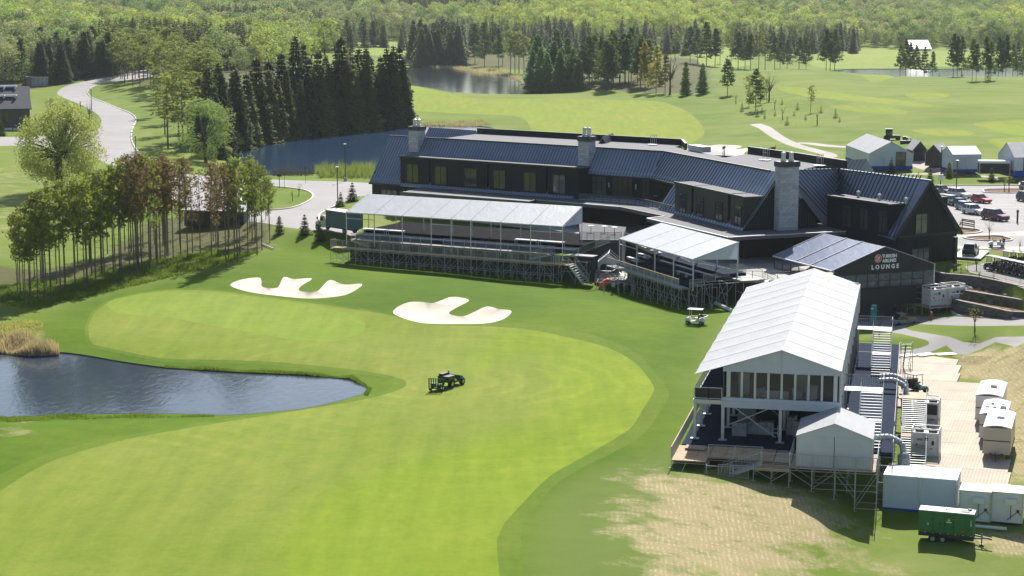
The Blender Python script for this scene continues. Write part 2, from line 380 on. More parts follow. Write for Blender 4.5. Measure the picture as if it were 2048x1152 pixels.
road = pc(S([(420,118),(300,135),(230,149),(198,156),(156,166),(130,173),(116,182),(116,190),(141,201),(167,212),(193,227),(203,240),(200,251),(190,262),(176,266),(172,280),(180,300),(186,311),(205,323),(232,334),(270,350),(330,392),(400,420),(480,440),
   (530,446),(570,454),(612,459),(631,460),(677,466),(710,470),(716,450),(668,448),(645,444),(640,437),(644,427),(669,414),(696,402),(719,393),(748,388),(766,378),(742,366),(640,362),(540,359),(420,352),(340,345),(292,334),(284,313),(271,300),(262,281),(263,260),
   (271,240),(260,227),(234,216),(203,203),(182,195),(174,184),(188,173),(216,166),(260,160),(340,148),(430,128)], 2))
road_isl = pc(S([(480,392),(520,376),(558,374),(602,379),(620,384),(628,392),(620,402),(593,414),(564,419),(530,420),(490,412)], 3))
drive = pc([(-60,274),(21,274),(100,272),(150,272),(172,266),(181,262),(184,290),(181,302),(100,295),(23,291),(-60,294)])
pad = pc([(112,224),(160,225),(174,264),(150,271),(128,271),(112,240)])
parking = Ps([(1840,372),(2041,371.5),(2041,364),(2300,364),(2300,470),(2048,462),(1976,466),(1905,470),(1880,440)], 3)
isl1 = Ps(S([(1965,383),(1972,379),(2048,378),(2150,379),(2150,387),(2048,387),(1976,386)], 3), 3)
isl2 = Ps(S([(1890,462),(1915,456),(1945,458),(1966,462),(1953,467),(1913,469),(1890,469)], 3), 3)
walk = Ps([(1890,470),(1976,466),(2048,462),(2300,462),(2300,478),(2048,471),(1976,472),(1930,473),(1890,480)], 3)
lane = Ps([(1890,480),(1930,473),(1976,472),(2048,471),(2300,478),(2300,500),(2048,494),(1960,493),(1890,490)], 3)
isl3 = Ps(S([(1926,476),(1953,473),(1999,472.5),(2021,477),(2027,480),(2012,483),(1953,481)], 3), 3)
walk2 = Ps([(1890,490),(1960,493),(2048,494),(2300,500),(2300,507),(2048,502),(1985,498),(1890,497)], 3)
mulch2 = Ps([(1985,498),(2048,502),(2300,507),(2300,512),(2048,508),(1990,504)], 3)
cart_lot = Ps([(1930,533),(1966,527),(1976,524),(2048,521),(2300,520),(2300,640),(2048,577),(1990,556),(1940,545)], 3)
low_path = Gs(S([(1700,646),(1800,652),(1880,640),(1960,636),(2048,632),(2200,628),(2200,668),(2048,672),(1930,673),(1870,688),(1840,706),(1800,716),(1770,722),(1765,706),(1790,690),(1845,676),(1860,668),(1850,662),(1820,657),(1760,662),(1700,664)], 2))
low_path = Gs(S([(1690,625),(1800,630),(1880,634),(1960,632),(2048,629),(2300,622),(2300,652),(2048,651),(1960,652),(1880,650),(1820,648),(1812,657),(1840,664),(1900,672),(1960,674),(2048,673),(2300,672),(2300,684),(2048,685),(1960,684),(1915,689),(1870,701),(1830,713),(1790,722),(1768,724),(1766,712),(1800,704),(1840,696),(1858,686),(1852,680),(1820,672),(1780,664),(1700,655)], 2))
patio = Gs([(1135,556),(1168,563),(1235,561),(1262,558),(1330,540),(1330,470),(1160,470),(1150,520)])
gravel = Gs([(1152,562),(1168,566),(1235,565),(1262,561),(1235,561),(1168,563)])
platform = Ps([(1778,722),(1835,712),(1905,710),(1916,712),(1918,762),(1952,761),(1990,850),(2030,967),(1905,957),(1870,957),(1790,830)], -2.8)

def region_mesh():
    V2, E = [], []
    def add(poly):
        k = len(V2); n = len(poly)
        V2.extend(Vector(p) for p in poly); E.extend((k + i, k + (i + 1) % n) for i in range(n))
    waters = [pond_near, pond_mid, pond_far, pond_right]
    for w in waters: add(w)
    for _, _, p in RG: add(p)
    add(low)
    rows = np.exp(np.arange(math.log(55), math.log(5600), .0135))
    pts = []
    for i, y in enumerate(rows):
        n = 84 if y < 1300 else 60; wid = .62 if y > 95 else .62
        xs = (np.linspace(-wid, wid, n) + (i % 2) * wid / n) * y
        xs = xs + np.random.uniform(-.2, .2, n) * y * wid / n; ys = y + np.random.uniform(-.003, .003, n) * y
        pts += list(zip(xs, ys))
    V2.extend(Vector(p) for p in pts)
    r = delaunay_2d_cdt(V2, E, [], 0, 1e-5)
    vv = np.array([tuple(v) for v in r[0]]); ff = np.array([f for f in r[2] if len(f) == 3])
    cen = vv[ff].mean(axis=1); e1 = np.linalg.norm(vv[ff[:, 0]] - vv[ff[:, 1]], axis=1)
    own = np.zeros(len(ff), int)
    for i, (_, _, p) in enumerate(RG): own[inside(cen[:, 0], cen[:, 1], p)] = i + 1
    for k, w in enumerate(waters): own[inside(cen[:, 0], cen[:, 1], w)] = -1 - k
    return vv, ff, own
def soft(x, y, poly, w):
    d = dist(x, y, poly); ins = inside(x, y, poly); return np.clip(.5 + np.where(ins, d, -d) / w, 0, 1)
# ---------------------------------------------------------------- ground materials
def grass_mat(name, a, b, ang=0.0, st=(.6, .05)):
    m, nt, bs = new_mat(name); t = NT(nt); p = t.pos()
    c = t.mix(t.ramp(t.noise(p, .035, 3), [(.35, 0.), (.65, 1.)]), a, b)
    c = t.mix(t.ramp(t.noise(t.mapping(p, (*st, 1), (0, 0, ang)), 1.0, 4, .6), [(.35, 0.), (.7, 1.)]), c, t.mix(1.0, c, (1.22, 1.16, 1.2), 'MULTIPLY'))
    c = t.mix(t.ramp(t.noise(p, 1.1, 5, .7), [(.35, 0.), (.75, 1.)]), c, t.mix(1.0, c, (.84, .86, .82), 'MULTIPLY'))
    c = t.mix(t.ramp(t.noise(p, .33, 6, .75), [(.38, 0.), (.64, 1.)]), c, t.mix(1.0, c, (.87, .93, .8), 'MULTIPLY'))
    c = t.mix(t.math('MULTIPLY', t.noise(p, 7, 3, .7), .5), c, t.mix(1.0, c, (.5, .55, .45), 'MULTIPLY'))
    t.l(c, bs.inputs['Base Color']); bs.inputs['Roughness'].default_value = .9; bs.inputs['Specular IOR Level'].default_value = .06
    t.bump(t.noise(p, 5, 5, .7), .5, .08, bs)
    return m, t, bs, c, p
m_fair, t, bs, c, p = grass_mat('fairway_turf', (.19, .238, .03), (.222, .256, .045), ang=.5)
at = t.n('Attribute', attribute_name='lime').outputs['Fac']
# concentric mowing marks round the turning place and long soft strokes
o = P(905, 765, 0)
vm = t.n('VectorMath', operation='DISTANCE'); t.l(p, vm.inputs[0]); vm.inputs[1].default_value = (o.x, o.y, 0)
rr = t.math('ADD', vm.outputs['Value'], t.math('MULTIPLY', t.noise(p, .06, 2), 7.0))
w1 = t.math('SINE', t.math('MULTIPLY', rr, 1.9))
st = t.math('MULTIPLY', t.ramp(w1, [(.15, 0.), (.95, 1.)]), t.math('MULTIPLY', t.ramp(t.noise(p, .05, 3), [(.4, 0.), (.62, 1.)]), t.ramp(t.math('DIVIDE', vm.outputs['Value'], 70.0), [(.35, 1.), (.8, 0.)])))
c2 = t.mix(t.math('MULTIPLY', st, .3), c, t.mix(1.0, c, (1.5, 1.35, 1.6), 'MULTIPLY'))
ed = t.math('ADD', t.math('MULTIPLY', t.n('Attribute', attribute_name='edge').outputs['Fac'], .95), t.math('MULTIPLY', t.noise(p, .045, 2), 5.0))
c2 = t.mix(t.math('MULTIPLY', t.ramp(t.math('SINE', ed), [(.35, 0.), (.75, 1.)]), t.math('ADD', t.math('MULTIPLY', t.noise(p, .06, 3), .5), .02)), c2, t.mix(1.0, c2, (.8, .9, .75), 'MULTIPLY'))
c3 = t.mix(at, c2, t.mix(1.0, c2, (1.0, 1.09, .55), 'MULTIPLY'))
t.l(c3, bs.inputs['Base Color'])
m_fcut, t, bs, c, p = grass_mat('first_cut_turf', (.108, .172, .014), (.14, .195, .02), ang=.3)
m_green, t, bs, c, p = grass_mat('green_turf', (.198, .268, .034), (.226, .288, .048), ang=-.3)
m_ffair, t, bs, c, p = grass_mat('far_fairway_turf', (.24, .265, .036), (.21, .265, .03), ang=.1)
m_mead, t, bs, c, p = grass_mat('meadow_turf', (.27, .30, .07), (.22, .29, .06), ang=.1)
# rough: deep mown grass, meadow, dry straw and forest floor from surface properties stored on the mesh
m_rough, t, bs, c, p = grass_mat('rough_grass', (.078, .142, .007), (.118, .182, .011), ang=.7, st=(.25, .4))
g = lambda n: t.n('Attribute', attribute_name=n).outputs['Fac']
mead = t.mix(t.ramp(t.noise(p, .022, 4), [(.35, 0.), (.65, 1.)]), (.115, .18, .018), (.175, .222, .032))
mead = t.mix(t.ramp(t.noise(t.mapping(p, (.05, .09, 1), (0, 0, .15)), 1.0, 5, .65), [(.42, 0.), (.75, 1.)]), mead, (.225, .245, .075))
mead = t.mix(t.math('MULTIPLY', t.noise(p, 4, 4, .7), .5), mead, t.mix(1.0, mead, (.5, .55, .5), 'MULTIPLY'))
c = t.mix(g('lush'), mead, c)
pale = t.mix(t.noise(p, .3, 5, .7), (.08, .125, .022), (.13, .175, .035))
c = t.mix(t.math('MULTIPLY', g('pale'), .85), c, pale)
straw = t.mix(t.noise(p, .9, 6, .7), (.26, .215, .10), (.37, .31, .165))
wv = t.n('TexWave'); wv.wave_type = 'BANDS'; wv.bands_direction = 'X'; wv.inputs['Scale'].default_value = .75; wv.inputs['Distortion'].default_value = 5; wv.inputs['Detail'].default_value = 3; wv.inputs['Detail Scale'].default_value = 1.2
t.l(t.mapping(p, (1, .35, 1), (0, 0, .12)), wv.inputs['Vector'])
row = t.ramp(wv.outputs['Fac'], [(.55, 0.), (.9, 1.)])
straw = t.mix(t.math('MULTIPLY', row, t.math('MULTIPLY', t.ramp(t.noise(t.mapping(p, (.5, 2.2, 1)), 1.3, 3), [(.45, 0.), (.6, 1.)]), .6)), straw, (.50, .44, .30))
straw = t.mix(t.math('MULTIPLY', t.ramp(t.noise(p, .35, 5, .75), [(.52, 0.), (.66, 1.)]), .7), straw, (.12, .155, .04))
fz = t.math('ADD', g('dry'), t.math('MULTIPLY', t.math('SUBTRACT', t.noise(t.mapping(p, (.22, .30, 1), (0, 0, .5)), 1.0, 7, .68), .5), 1.5))
fz = t.ramp(fz, [(.36, 0.), (.68, 1.)])
fz = t.math('MULTIPLY', fz, t.ramp(g('dry'), [(.02, 0.), (.14, 1.)]))
c = t.mix(fz, c, straw)
floor_c = t.mix(t.noise(p, .5, 5, .7), (.045, .045, .018), (.12, .10, .05))
fw = t.math('ADD', g('wood'), t.math('MULTIPLY', t.math('SUBTRACT', t.noise(p, .25, 5, .7), .5), 1.2))
c = t.mix(t.math('MULTIPLY', t.ramp(fw, [(.35, 0.), (.65, 1.)]), .8), c, floor_c)
t.l(c, bs.inputs['Base Color'])
m_sand = M('bunker_sand', (.66, .585, .47), .9, var=.10, sc=.25, bump=.3, bs=2.5, spec=.1)
def paving(name, col, cs=.08, crack=True):
    m, nt, b = new_mat(name); t = NT(nt); p = t.pos(); c = Vector(col)
    x = t.mix(t.ramp(t.noise(p, cs, 4, .6, .4), [(.35, 0.), (.65, 1.)]), tuple(c * .87), tuple(c * 1.08))
    x = t.mix(t.math('MULTIPLY', t.noise(p, 9, 3, .7), .35), x, tuple(c * .6))
    if crack:
        st = t.noise(t.mapping(p, (.9, .05, 1), (0, 0, .5)), 1.0, 3)
        x = t.mix(t.math('MULTIPLY', t.ramp(st, [(.5, 0.), (.7, 1.)]), .35), x, tuple(c * .8))
    t.l(x, b.inputs['Base Color']); b.inputs['Roughness'].default_value = .85; b.inputs['Specular IOR Level'].default_value = .3
    t.bump(t.noise(p, 12, 3), .2, .02, b); return m
m_road = paving('road_asphalt', (.31, .29, .28)); m_lot = paving('lot_asphalt', (.30, .285, .275)); m_path = paving('path_gravel', (.37, .33, .29))
m_conc = paving('concrete', (.46, .43, .38), crack=False); m_lowp = paving('service_path', (.29, .275, .26))
m_mulch = M('bark_mulch', (.22, .14, .085), .95, var=.35, sc=1.2, bump=.8, bs=5, spec=.1)

reg('first_cut', m_fcut, first_cut); reg('fairway', m_fair, fairway); reg('putting_green', m_green, green)
reg('bunker_sand', m_sand, b1); reg('bunker_sand', m_sand, b2); reg('bunker_sand', m_sand, b3)
reg('fairway', m_ffair, far_fair); reg('fairway', m_ffair, strip_fair); reg('fairway', m_ffair, strip_fair2); reg('fairway', m_ffair, strip_fair3)
for q in (green_far1, green_far2, green_far3, green_far4): reg('putting_green', m_ffair, q)
for q in (far_mead1, far_mead2, far_mead3): reg('meadow', m_mead, q)
for q in (path_a, path_b, path_c, path_d, far_path): reg('footpath', m_path, q)
reg('road', m_road, road); reg('grass_verge', m_rough, road_isl); reg('driveway', m_road, drive); reg('driveway', m_road, pad)
reg('parking_lot', m_lot, parking); reg('planting_bed', m_mulch, isl1); reg('pavement', m_conc, walk); reg('road', m_lot, lane); reg('planting_bed', m_mulch, isl2)
reg('planting_bed', m_mulch, isl3); reg('pavement', m_conc, walk2); reg('planting_bed', m_mulch, mulch2); reg('parking_lot', m_lot, cart_lot)
reg('service_path', m_lowp, low_path); reg('patio', m_conc, patio)

# ---------------------------------------------------------------- ground meshes
vv, ff, own = region_mesh()
X, Y = vv[:, 0], vv[:, 1]; Z = terr(X, Y)
for b in (b1, b2, b3):
    ins = inside(X, Y, b); k = np.where(ins)[0]
    if len(k): Z[k] -= .75 * np.clip(dist(X[k], Y[k], b) / 1.1, 0, 1)
lushp = Gs([(-400,760),(-60,690),(30,668),(60,640),(120,612),(200,583),(300,562),(400,545),(470,536),(530,500),(560,462),(640,466),(700,470),(1000,470),(1300,470),(1500,560),(1480,600),(1440,660),(1400,760),(1380,880),(1335,925),(1250,945),(1180,975),(1120,1030),(1090,1090),(1080,1300),(400,1500),(-400,1500)])
ATT = {'lush': soft(X, Y, lushp, 6.0)}
lu2 = Gs([(96,206),(118,196),(203,240),(200,255),(176,262),(160,225),(110,222),(90,240)]); lu3 = Gs([(1700,350),(2300,362),(2300,374),(1850,372)]); lu4 = Gs([(840,196),(1060,196),(1400,200),(1440,270),(1400,300),(1300,300),(1000,235),(820,225)])
lu5 = Gs([(1812,655),(1900,668),(2300,670),(2300,650),(1960,648),(1880,648)]); lu6 = Gs([(1700,668),(1850,676),(1780,722),(1700,720)]); lu7=Gs([(536,356),(742,362),(745,354),(540,350)]); lu8=Gs([(540,372),(630,378),(628,405),(540,420)])
for q, w, s_ in ((lu2, 5, .5), (lu3, 3, .6), (lu4, 20, .45), (lu5, 2, .5), (lu6, 3, .45), (lu8, 3, .35), (lu7, 3, .4)): ATT['lush'] = np.maximum(ATT['lush'], s_ * soft(X, Y, q, w))
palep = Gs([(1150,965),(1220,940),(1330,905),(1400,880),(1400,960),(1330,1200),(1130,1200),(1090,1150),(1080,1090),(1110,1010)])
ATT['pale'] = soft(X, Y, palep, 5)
dryp = Gs([(1290,955),(1345,940),(1450,960),(1600,985),(1660,1020),(1700,1060),(1640,1110),(1560,1160),(1480,1300),(1330,1300),(1310,1130),(1270,1090),(1260,1020)])
ATT['dry'] = soft(X, Y, dryp, 13)
for q, w, s_ in (([(1915,700),(1990,694),(2200,700),(2200,960),(2048,960),(2025,960),(1950,760),(1915,760)], 4, .95), ([(1935,1060),(2000,1065),(2100,1070),(2200,1110),(2048,1115),(1960,1105)], 3, .8), ([(1860,965),(2040,970),(2048,1000),(1900,985)], 2, .8),
               ([(1180,1080),(1260,1070),(1300,1110),(1290,1200),(1200,1200)], 8, .42), ([(1620,1050),(1720,1080),(1860,1100),(1900,1200),(1560,1200)], 6, .32), ([(-40,640),(60,640),(110,690),(0,700),(-60,700)], 5, .6), ([(203,200),(262,222),(300,235),(310,285),(286,318),(273,300),(274,240),(240,212)], 5, .55),
               ([(-60,330),(60,330),(110,420),(60,520),(-60,560)], 12, .42), ([(-60,840),(120,838),(60,880),(-60,900)], 4, .4), ([(940,140),(1040,150),(1050,160),(960,143)], 8, .7), ([(820,112),(850,120),(840,130),(814,134),(800,128)], 10, .7),
               ([(1490,205),(1540,215),(1690,235),(1690,250),(1620,256),(1520,240),(1480,215)], 10, .3), ([(1745,232),(1800,235),(1865,243),(1840,249),(1770,242)], 7, .5), ([(1950,231),(2040,235),(2048,240),(1980,240)], 7, .42), ([(1570,236),(1600,238),(1590,244)], 6, .5), ([(500,480),(560,480),(600,510),(500,500)], 5, .5)):
    ATT['dry'] = np.maximum(ATT['dry'], s_ * soft(X, Y, Gs(q), w))
wood = np.zeros(len(X))
for q, w in (([(-80,600),(20,600),(120,600),(300,555),(420,525),(545,492),(545,440),(420,430),(300,440),(200,520),(60,540),(-80,520)], 7), ([(215,150),(300,172),(390,215),(430,240),(480,290),(560,275),(700,262),(815,250),(815,150),(600,130),(400,100),(215,100)], 8),
             ([(-200,178),(60,178),(110,170),(200,150),(420,110),(420,90),(-200,90)], 8), ([(1050,170),(1100,186),(1160,180),(1300,186),(1420,188),(1420,120),(1040,90)], 10), ([(820,120),(1050,140),(1050,80),(820,80)], 12)):
    wood = np.maximum(wood, soft(X, Y, Gs(q), w))
ATT['wood'] = wood
limep = Gs([(940,740),(1060,700),(1100,720),(1120,770),(1060,850),(850,910),(640,985),(560,1070),(530,1200),(500,1400),(1100,1400),(1400,900),(1350,760),(1150,660),(1000,660)])
ATT['lime'] = soft(X, Y, limep, 3.5)
ATT['edge'] = dist(X, Y, fairway)
def sub_mesh(name, mat, faces, label=None):
    idx, inv = np.unique(faces, return_inverse=True); inv = inv.reshape(faces.shape)
    me = bpy.data.meshes.new(name); me.vertices.add(len(idx)); me.vertices.foreach_set('co', np.column_stack([X[idx], Y[idx], Z[idx]]).ravel())
    me.loops.add(faces.size); me.loops.foreach_set('vertex_index', inv.ravel().astype(np.int32))
    me.polygons.add(len(faces)); me.polygons.foreach_set('loop_start', np.arange(0, faces.size, 3, dtype=np.int32)); me.polygons.foreach_set('loop_total', np.full(len(faces), 3, dtype=np.int32))
    me.polygons.foreach_set('use_smooth', np.ones(len(faces), bool)); me.update(calc_edges=True); me.validate()
    for k, a in ATT.items():
        at_ = me.attributes.new(k, 'FLOAT', 'POINT'); at_.data.foreach_set('value', a[idx].astype(np.float32))
    me.materials.append(mat); o = ob(name, me); o['kind'] = 'structure'; return o
# make winding upward
e = (X[ff[:, 1]] - X[ff[:, 0]]) * (Y[ff[:, 2]] - Y[ff[:, 0]]) - (X[ff[:, 2]] - X[ff[:, 0]]) * (Y[ff[:, 1]] - Y[ff[:, 0]])
ff[e < 0] = ff[e < 0][:, ::-1]
sub_mesh('rough_grass', m_rough, ff[own == 0])
for i, (nm, mt, _) in enumerate(RG):
    f_ = ff[own == i + 1]
    if len(f_): sub_mesh(nm, mt, f_)
def water(k, name, poly, z, scale, ripple, dark, rough=.1):
    m, nt, b = new_mat(name + '_surface'); t = NT(nt); p = t.pos()
    b.inputs['Base Color'].default_value = (*dark, 1); b.inputs['Roughness'].default_value = rough; b.inputs['IOR'].default_value = 1.33
    h = t.noise(t.mapping(p, (1, .45, 1), (0, 0, .4)), scale, 4, .6, .6); h2 = t.noise(p, .05, 2)
    t.bump(t.math('MULTIPLY', h, t.ramp(h2, [(.35, .25), (.65, 1.)])), ripple, .12, b)
    f_ = ff[own == -1 - k]; idx, inv = np.unique(f_, return_inverse=True); inv = inv.reshape(f_.shape)
    me = bpy.data.meshes.new(name); me.from_pydata([(X[i], Y[i], z) for i in idx], [], inv.tolist())
    me.materials.append(m); o = ob(name, me); o['kind'] = 'structure'
    mb = MB(); n = len(poly); zz = terr([q[0] for q in poly], [q[1] for q in poly])
    for i in range(n):
        j = (i + 1) % n; mb.face([(*poly[i], zz[i] + .02), (*poly[j], zz[j] + .02), (*poly[j], z - .4), (*poly[i], z - .4)])
    mb.build('pond_bank', m_bank)['kind'] = 'structure'
m_bank = M('bank_earth', (.13, .11, .06), .9, var=.4, sc=.8, bump=.6)
water(0, 'pond_water', pond_near, -.72, 1.3, .45, (.04, .055, .075), .08); water(1, 'pond_water', pond_mid, 0.0, 1.0, 1.0, (.012, .036, .08), .13)
water(2, 'pond_water', pond_far, 0.0, .7, .5, (.012, .02, .022)); water(3, 'pond_water', pond_right, .45, .5, .35, (.04, .06, .09))
# kerbs: real steps along the paved edges
m_kerb = M('kerb_concrete', (.55, .51, .45), .8, var=.12, sc=1)
def kerb(poly, z=None, w=.35, h=.17, closed=True):
    n = len(poly); inn = offset(poly, -w) if closed else None; mb = MB()
    for i in range(n if closed else n - 1):
        j = (i + 1) % n; a, b = poly[i], poly[j]
        if closed: c_, d_ = inn[j], inn[i]
        else:
            dx, dy = b[0] - a[0], b[1] - a[1]; L = math.hypot(dx, dy) + 1e-9; o_ = (-dy / L * w, dx / L * w); c_, d_ = (b[0] + o_[0], b[1] + o_[1]), (a[0] + o_[0], a[1] + o_[1])
        za, zb = (z, z) if z is not None else (tz(*a), tz(*b))
        mb.prism([a, b, c_, d_] , [za - .1, zb - .1, zb - .1, za - .1] if (b[0]-a[0])*(c_[1]-a[1])-(c_[0]-a[0])*(b[1]-a[1])>0 else [za-.1]*4, za + h)
    o = mb.build('kerb', m_kerb); o['kind'] = 'structure'; return o
for q in (isl1, isl2, isl3): kerb(q, 3.0)
kerb(road_isl)
kerb(pc(S([(664,448),(645,443),(640,437),(644,427),(669,414),(696,402),(719,393)], 3, False)), closed=False)
kerb(Ps([(1840,372),(2041,371.5),(2041,364),(2300,364)], 3), 3.0, closed=False)
kerb(pc(S([(188,173),(174,184),(182,195),(203,203),(234,216),(260,227),(271,240),(263,260),(262,281),(271,300),(284,313),(292,334)], 3, False)), closed=False)
# parking bay lines, flat paint
m_paint = M('line_paint', (.75, .74, .70), .7, var=.15, sc=2)
mb = MB()
def line_px(a, b, w=.12, z=3.006):
    p_, q_ = P(*a, 3), P(*b, 3); d = (q_ - p_).normalized(); n_ = Vector((-d.y, d.x, 0)) * w / 2
    mb.face([(v.x, v.y, z) for v in (p_ - n_, q_ - n_, q_ + n_, p_ + n_)])
for i in range(14):
    for x0, x1 in ((1925, 1985), (1990, 2052)):
        y = 392 + i * 5.3 + i * i * .12
        if y < 452: line_px((x0 + i * 2, y), (x1 + i * 2, y + .8))
line_px((2022, 437), (2100, 455))
mb.build('parking_line', m_paint)['kind'] = 'structure'
# ---------------------------------------------------------------- building materials
def metal_roof(name, col, rough=.42, metal=.25):
    m, nt, b = new_mat(name); t = NT(nt); p = t.n('TexCoord').outputs['Object']; c = Vector(col)
    x = t.mix(t.ramp(t.noise(p, .12, 4), [(.35, 0.), (.65, 1.)]), tuple(c * .88), tuple(c * 1.12))
    x = t.mix(t.math('MULTIPLY', t.noise(t.mapping(p, (2, 2, .2)), 1.5, 4), .3), x, tuple(c * .75))
    t.l(x, b.inputs['Base Color']); b.inputs['Metallic'].default_value = metal
    t.l(t.math('ADD', t.math('MULTIPLY', t.noise(p, .4, 3), .16), rough - .08), b.inputs['Roughness']); return m
m_roof = metal_roof('standing_seam_metal', (.235, .27, .35)); m_roofd = metal_roof('seam_metal_edge', (.035, .04, .055))
m_flat = M('flat_roof_membrane', (.115, .11, .118), .85, var=.14, sc=.2, bump=.2)
m_black = M('black_cladding', (.008, .008, .0105), .6, var=.25, sc=.4, spec=.3)
m_panel = M('charcoal_panel', (.016, .0155, .019), .4, var=.15, sc=.3, spec=.4)
m_trim = M('black_trim', (.01, .0105, .013), .5, var=.1)
m_stone = M('chimney_stone', (.46, .47, .49), .85, var=.2, sc=2.5, bump=.5, rv=.16); m_mortar = M('mortar', (.16, .16, .16), .9)
m_cap = M('dark_cap', (.05, .05, .055), .6); m_flue = metal_roof('flue_metal', (.5, .5, .5), .35, .8)
def glass_mat(name, col, rough=.03, spec=.9):
    m, nt, b = new_mat(name); t = NT(nt); p = t.n('TexCoord').outputs['Object']; c = Vector(col)
    t.l(t.mix(t.noise(p, .8, 3), tuple(c * .5), tuple(c * 1.6)), b.inputs['Base Color']); b.inputs['Roughness'].default_value = rough
    b.inputs['Specular IOR Level'].default_value = spec; b.inputs['IOR'].default_value = 1.5; return m
m_glass = glass_mat('window_glass', (.05, .045, .038), .06, .8); m_glassl = glass_mat('pale_window_glass', (.13, .15, .125), .2); m_blind = M('white_blind', (.6, .64, .66), .7)
m_clear, nt_, b_ = new_mat('clear_glass'); b_.inputs['Base Color'].default_value = (.22, .25, .27, 1); b_.inputs['Alpha'].default_value = .3; b_.inputs['Roughness'].default_value = .05
m_galv = metal_roof('galvanised_steel', (.44, .45, .46), .5, .3); m_glassr = glass_mat('reflecting_glass', (.05, .055, .06), .02, 1.0); m_alu = metal_roof('brushed_aluminium', (.46, .47, .48), .45, .4)
m_light = M('wall_light_glass', (.8, .85, .9), .4)

def seams(poly, d, spacing, name, mat, parent, w=.05, h=.06, off=.0):
    """a roof plane as a slab with raised standing seams running in direction d"""
    poly = [Vector(p) for p in poly]; n = Vector((0, 0, 0))
    for i in range(len(poly)): n += poly[i].cross(poly[(i + 1) % len(poly)])
    n.normalize();  n = -n if n.z < 0 else n
    d = Vector(d); d = (d - n * d.dot(n)).normalized(); e = n.cross(d); o = poly[0]
    q = [((p - o).dot(d), (p - o).dot(e)) for p in poly]; mb = MB()
    b = min(v for _, v in q) + spacing * .5 + off; top = max(v for _, v in q)
    while b < top:
        xs = []
        for i in range(len(q)):
            (u1, v1), (u2, v2) = q[i], q[(i + 1) % len(q)]
            if (v1 > b) != (v2 > b): xs.append(u1 + (u2 - u1) * (b - v1) / (v2 - v1))
        xs.sort()
        for i in range(0, len(xs) - 1, 2):
            if xs[i + 1] - xs[i] > .1: mb.beam(o + d * xs[i] + e * b + n * h * .5, o + d * xs[i + 1] + e * b + n * h * .5, w, h)
        b += spacing
    s = MB().slab(poly, .22).build(name, mat, parent); st_ = mb.build('standing_seams', m_roofd, s); st_['kind'] = 'stuff'; return s
def xat(F, px, y, z):
    """local x on the line (y, z) of frame F that the picture column px crosses"""
    a, b = F.w(0, y, z), F.w(1, y, z); dx, dy = b.x - a.x, b.y - a.y
    k = (px - 1024.0) / FPX; da = a.y * CT + (H - z) * ST
    return (k * da - a.x) / (dx - k * dy * CT)
def window(parent, F, x0, x1, y, z0, z1, cols=2, rows=2, glass=None, out=-1, name='window', fr=.09, split=.33, mat=None):
    """framed window in the wall plane y of frame F; every pane its own sub-part"""
    glass = glass or m_glass; mat = mat or m_trim; mb = MB(); org = F.w(x0, y, z0); ang = F.a; W_, H_ = x1 - x0, z1 - z0
    for a, b in (((0, 0), (W_, 0)), ((0, H_), (W_, H_)), ((0, 0), (0, H_)), ((W_, 0), (W_, H_))): mb.beam((a[0], out * .05, a[1]), (b[0], out * .05, b[1]), fr, fr)
    xs = [W_ * i / cols for i in range(cols + 1)]; zs = [0] + ([H_] if rows == 1 else ([H_ * (1 - split), H_] if rows == 2 else [H_ * (i + 1) / rows for i in range(rows)]))
    for x in xs[1:-1]: mb.beam((x, out * .05, fr / 2), (x, out * .05, H_ - fr / 2), fr * .7)
    for z in zs[1:-1]: mb.beam((fr / 2, out * .05, z), (W_ - fr / 2, out * .05, z), fr * .7)
    o = mb.build(name, mat, parent); inv = parent.matrix_world.inverted() if False else None
    o.location = org - parent.location if parent.type == 'EMPTY' or parent.parent is None else org; o.rotation_euler = (0, 0, ang)
    for i in range(cols):
        for j in range(len(zs) - 1):
            p = MB(); p.box(((xs[i] + xs[i + 1]) / 2, out * .015, (zs[j] + zs[j + 1]) / 2), (xs[i + 1] - xs[i] - fr * .7, .02, zs[j + 1] - zs[j] - fr * .7)); p.build('pane', glass, o)
    return o

# ---------------------------------------------------------------- clubhouse
p1, p2, p3 = P(883, 278, 15), P(1329, 304, 15), P(1540, 343, 15)
angA = math.atan2(p2.y - p1.y, p2.x - p1.x); angB = math.atan2(p3.y - p2.y, p3.x - p2.x)
o_ = lambda p: V(p.x, p.y, 0)
FA, FB = Frame(o_(p2), angA), Frame(o_(p2), angB)
club = thing('clubhouse', 'long black clubhouse with grey standing seam roofs, dormers and three stone chimneys', 'clubhouse')
TN = 1.376; WD = 5.75; ZE = 15 - TN * WD
xL = xat(FA, 779, 0, 15); xT = xat(FA, 1166, -2.9, 11); xF = xat(FA, 883, 0, 15)
kb = math.tan((angA - angB) / 2)
wA = lambda x, y, z: FA.w(x, y, z); wB = lambda x, y, z: FB.w(x, y, z)
dA, dB = -FA.n - V(0, 0, TN), -FB.n - V(0, 0, TN)
seams([wA(xL, 0, 15), wA(0, 0, 15), wA(-2.9 * kb, -2.9, 15 - 2.9 * TN), wA(xT, -2.9, 15 - 2.9 * TN), wA(xT, -WD, ZE), wA(xL, -WD, ZE)], dA, .62, 'roof', m_roof, club)
seams([wA(xL, 0, 15), wA(xL, 5.75, ZE), wA(xF, 5.75, ZE), wA(xF, 0, 15)], FA.n - V(0, 0, TN), .62, 'roof', m_roof, club)
xG = xat(FB, 1483, -WD, 7.0); xE = xat(FB, 1350, -2.9, 11)
GC = .5
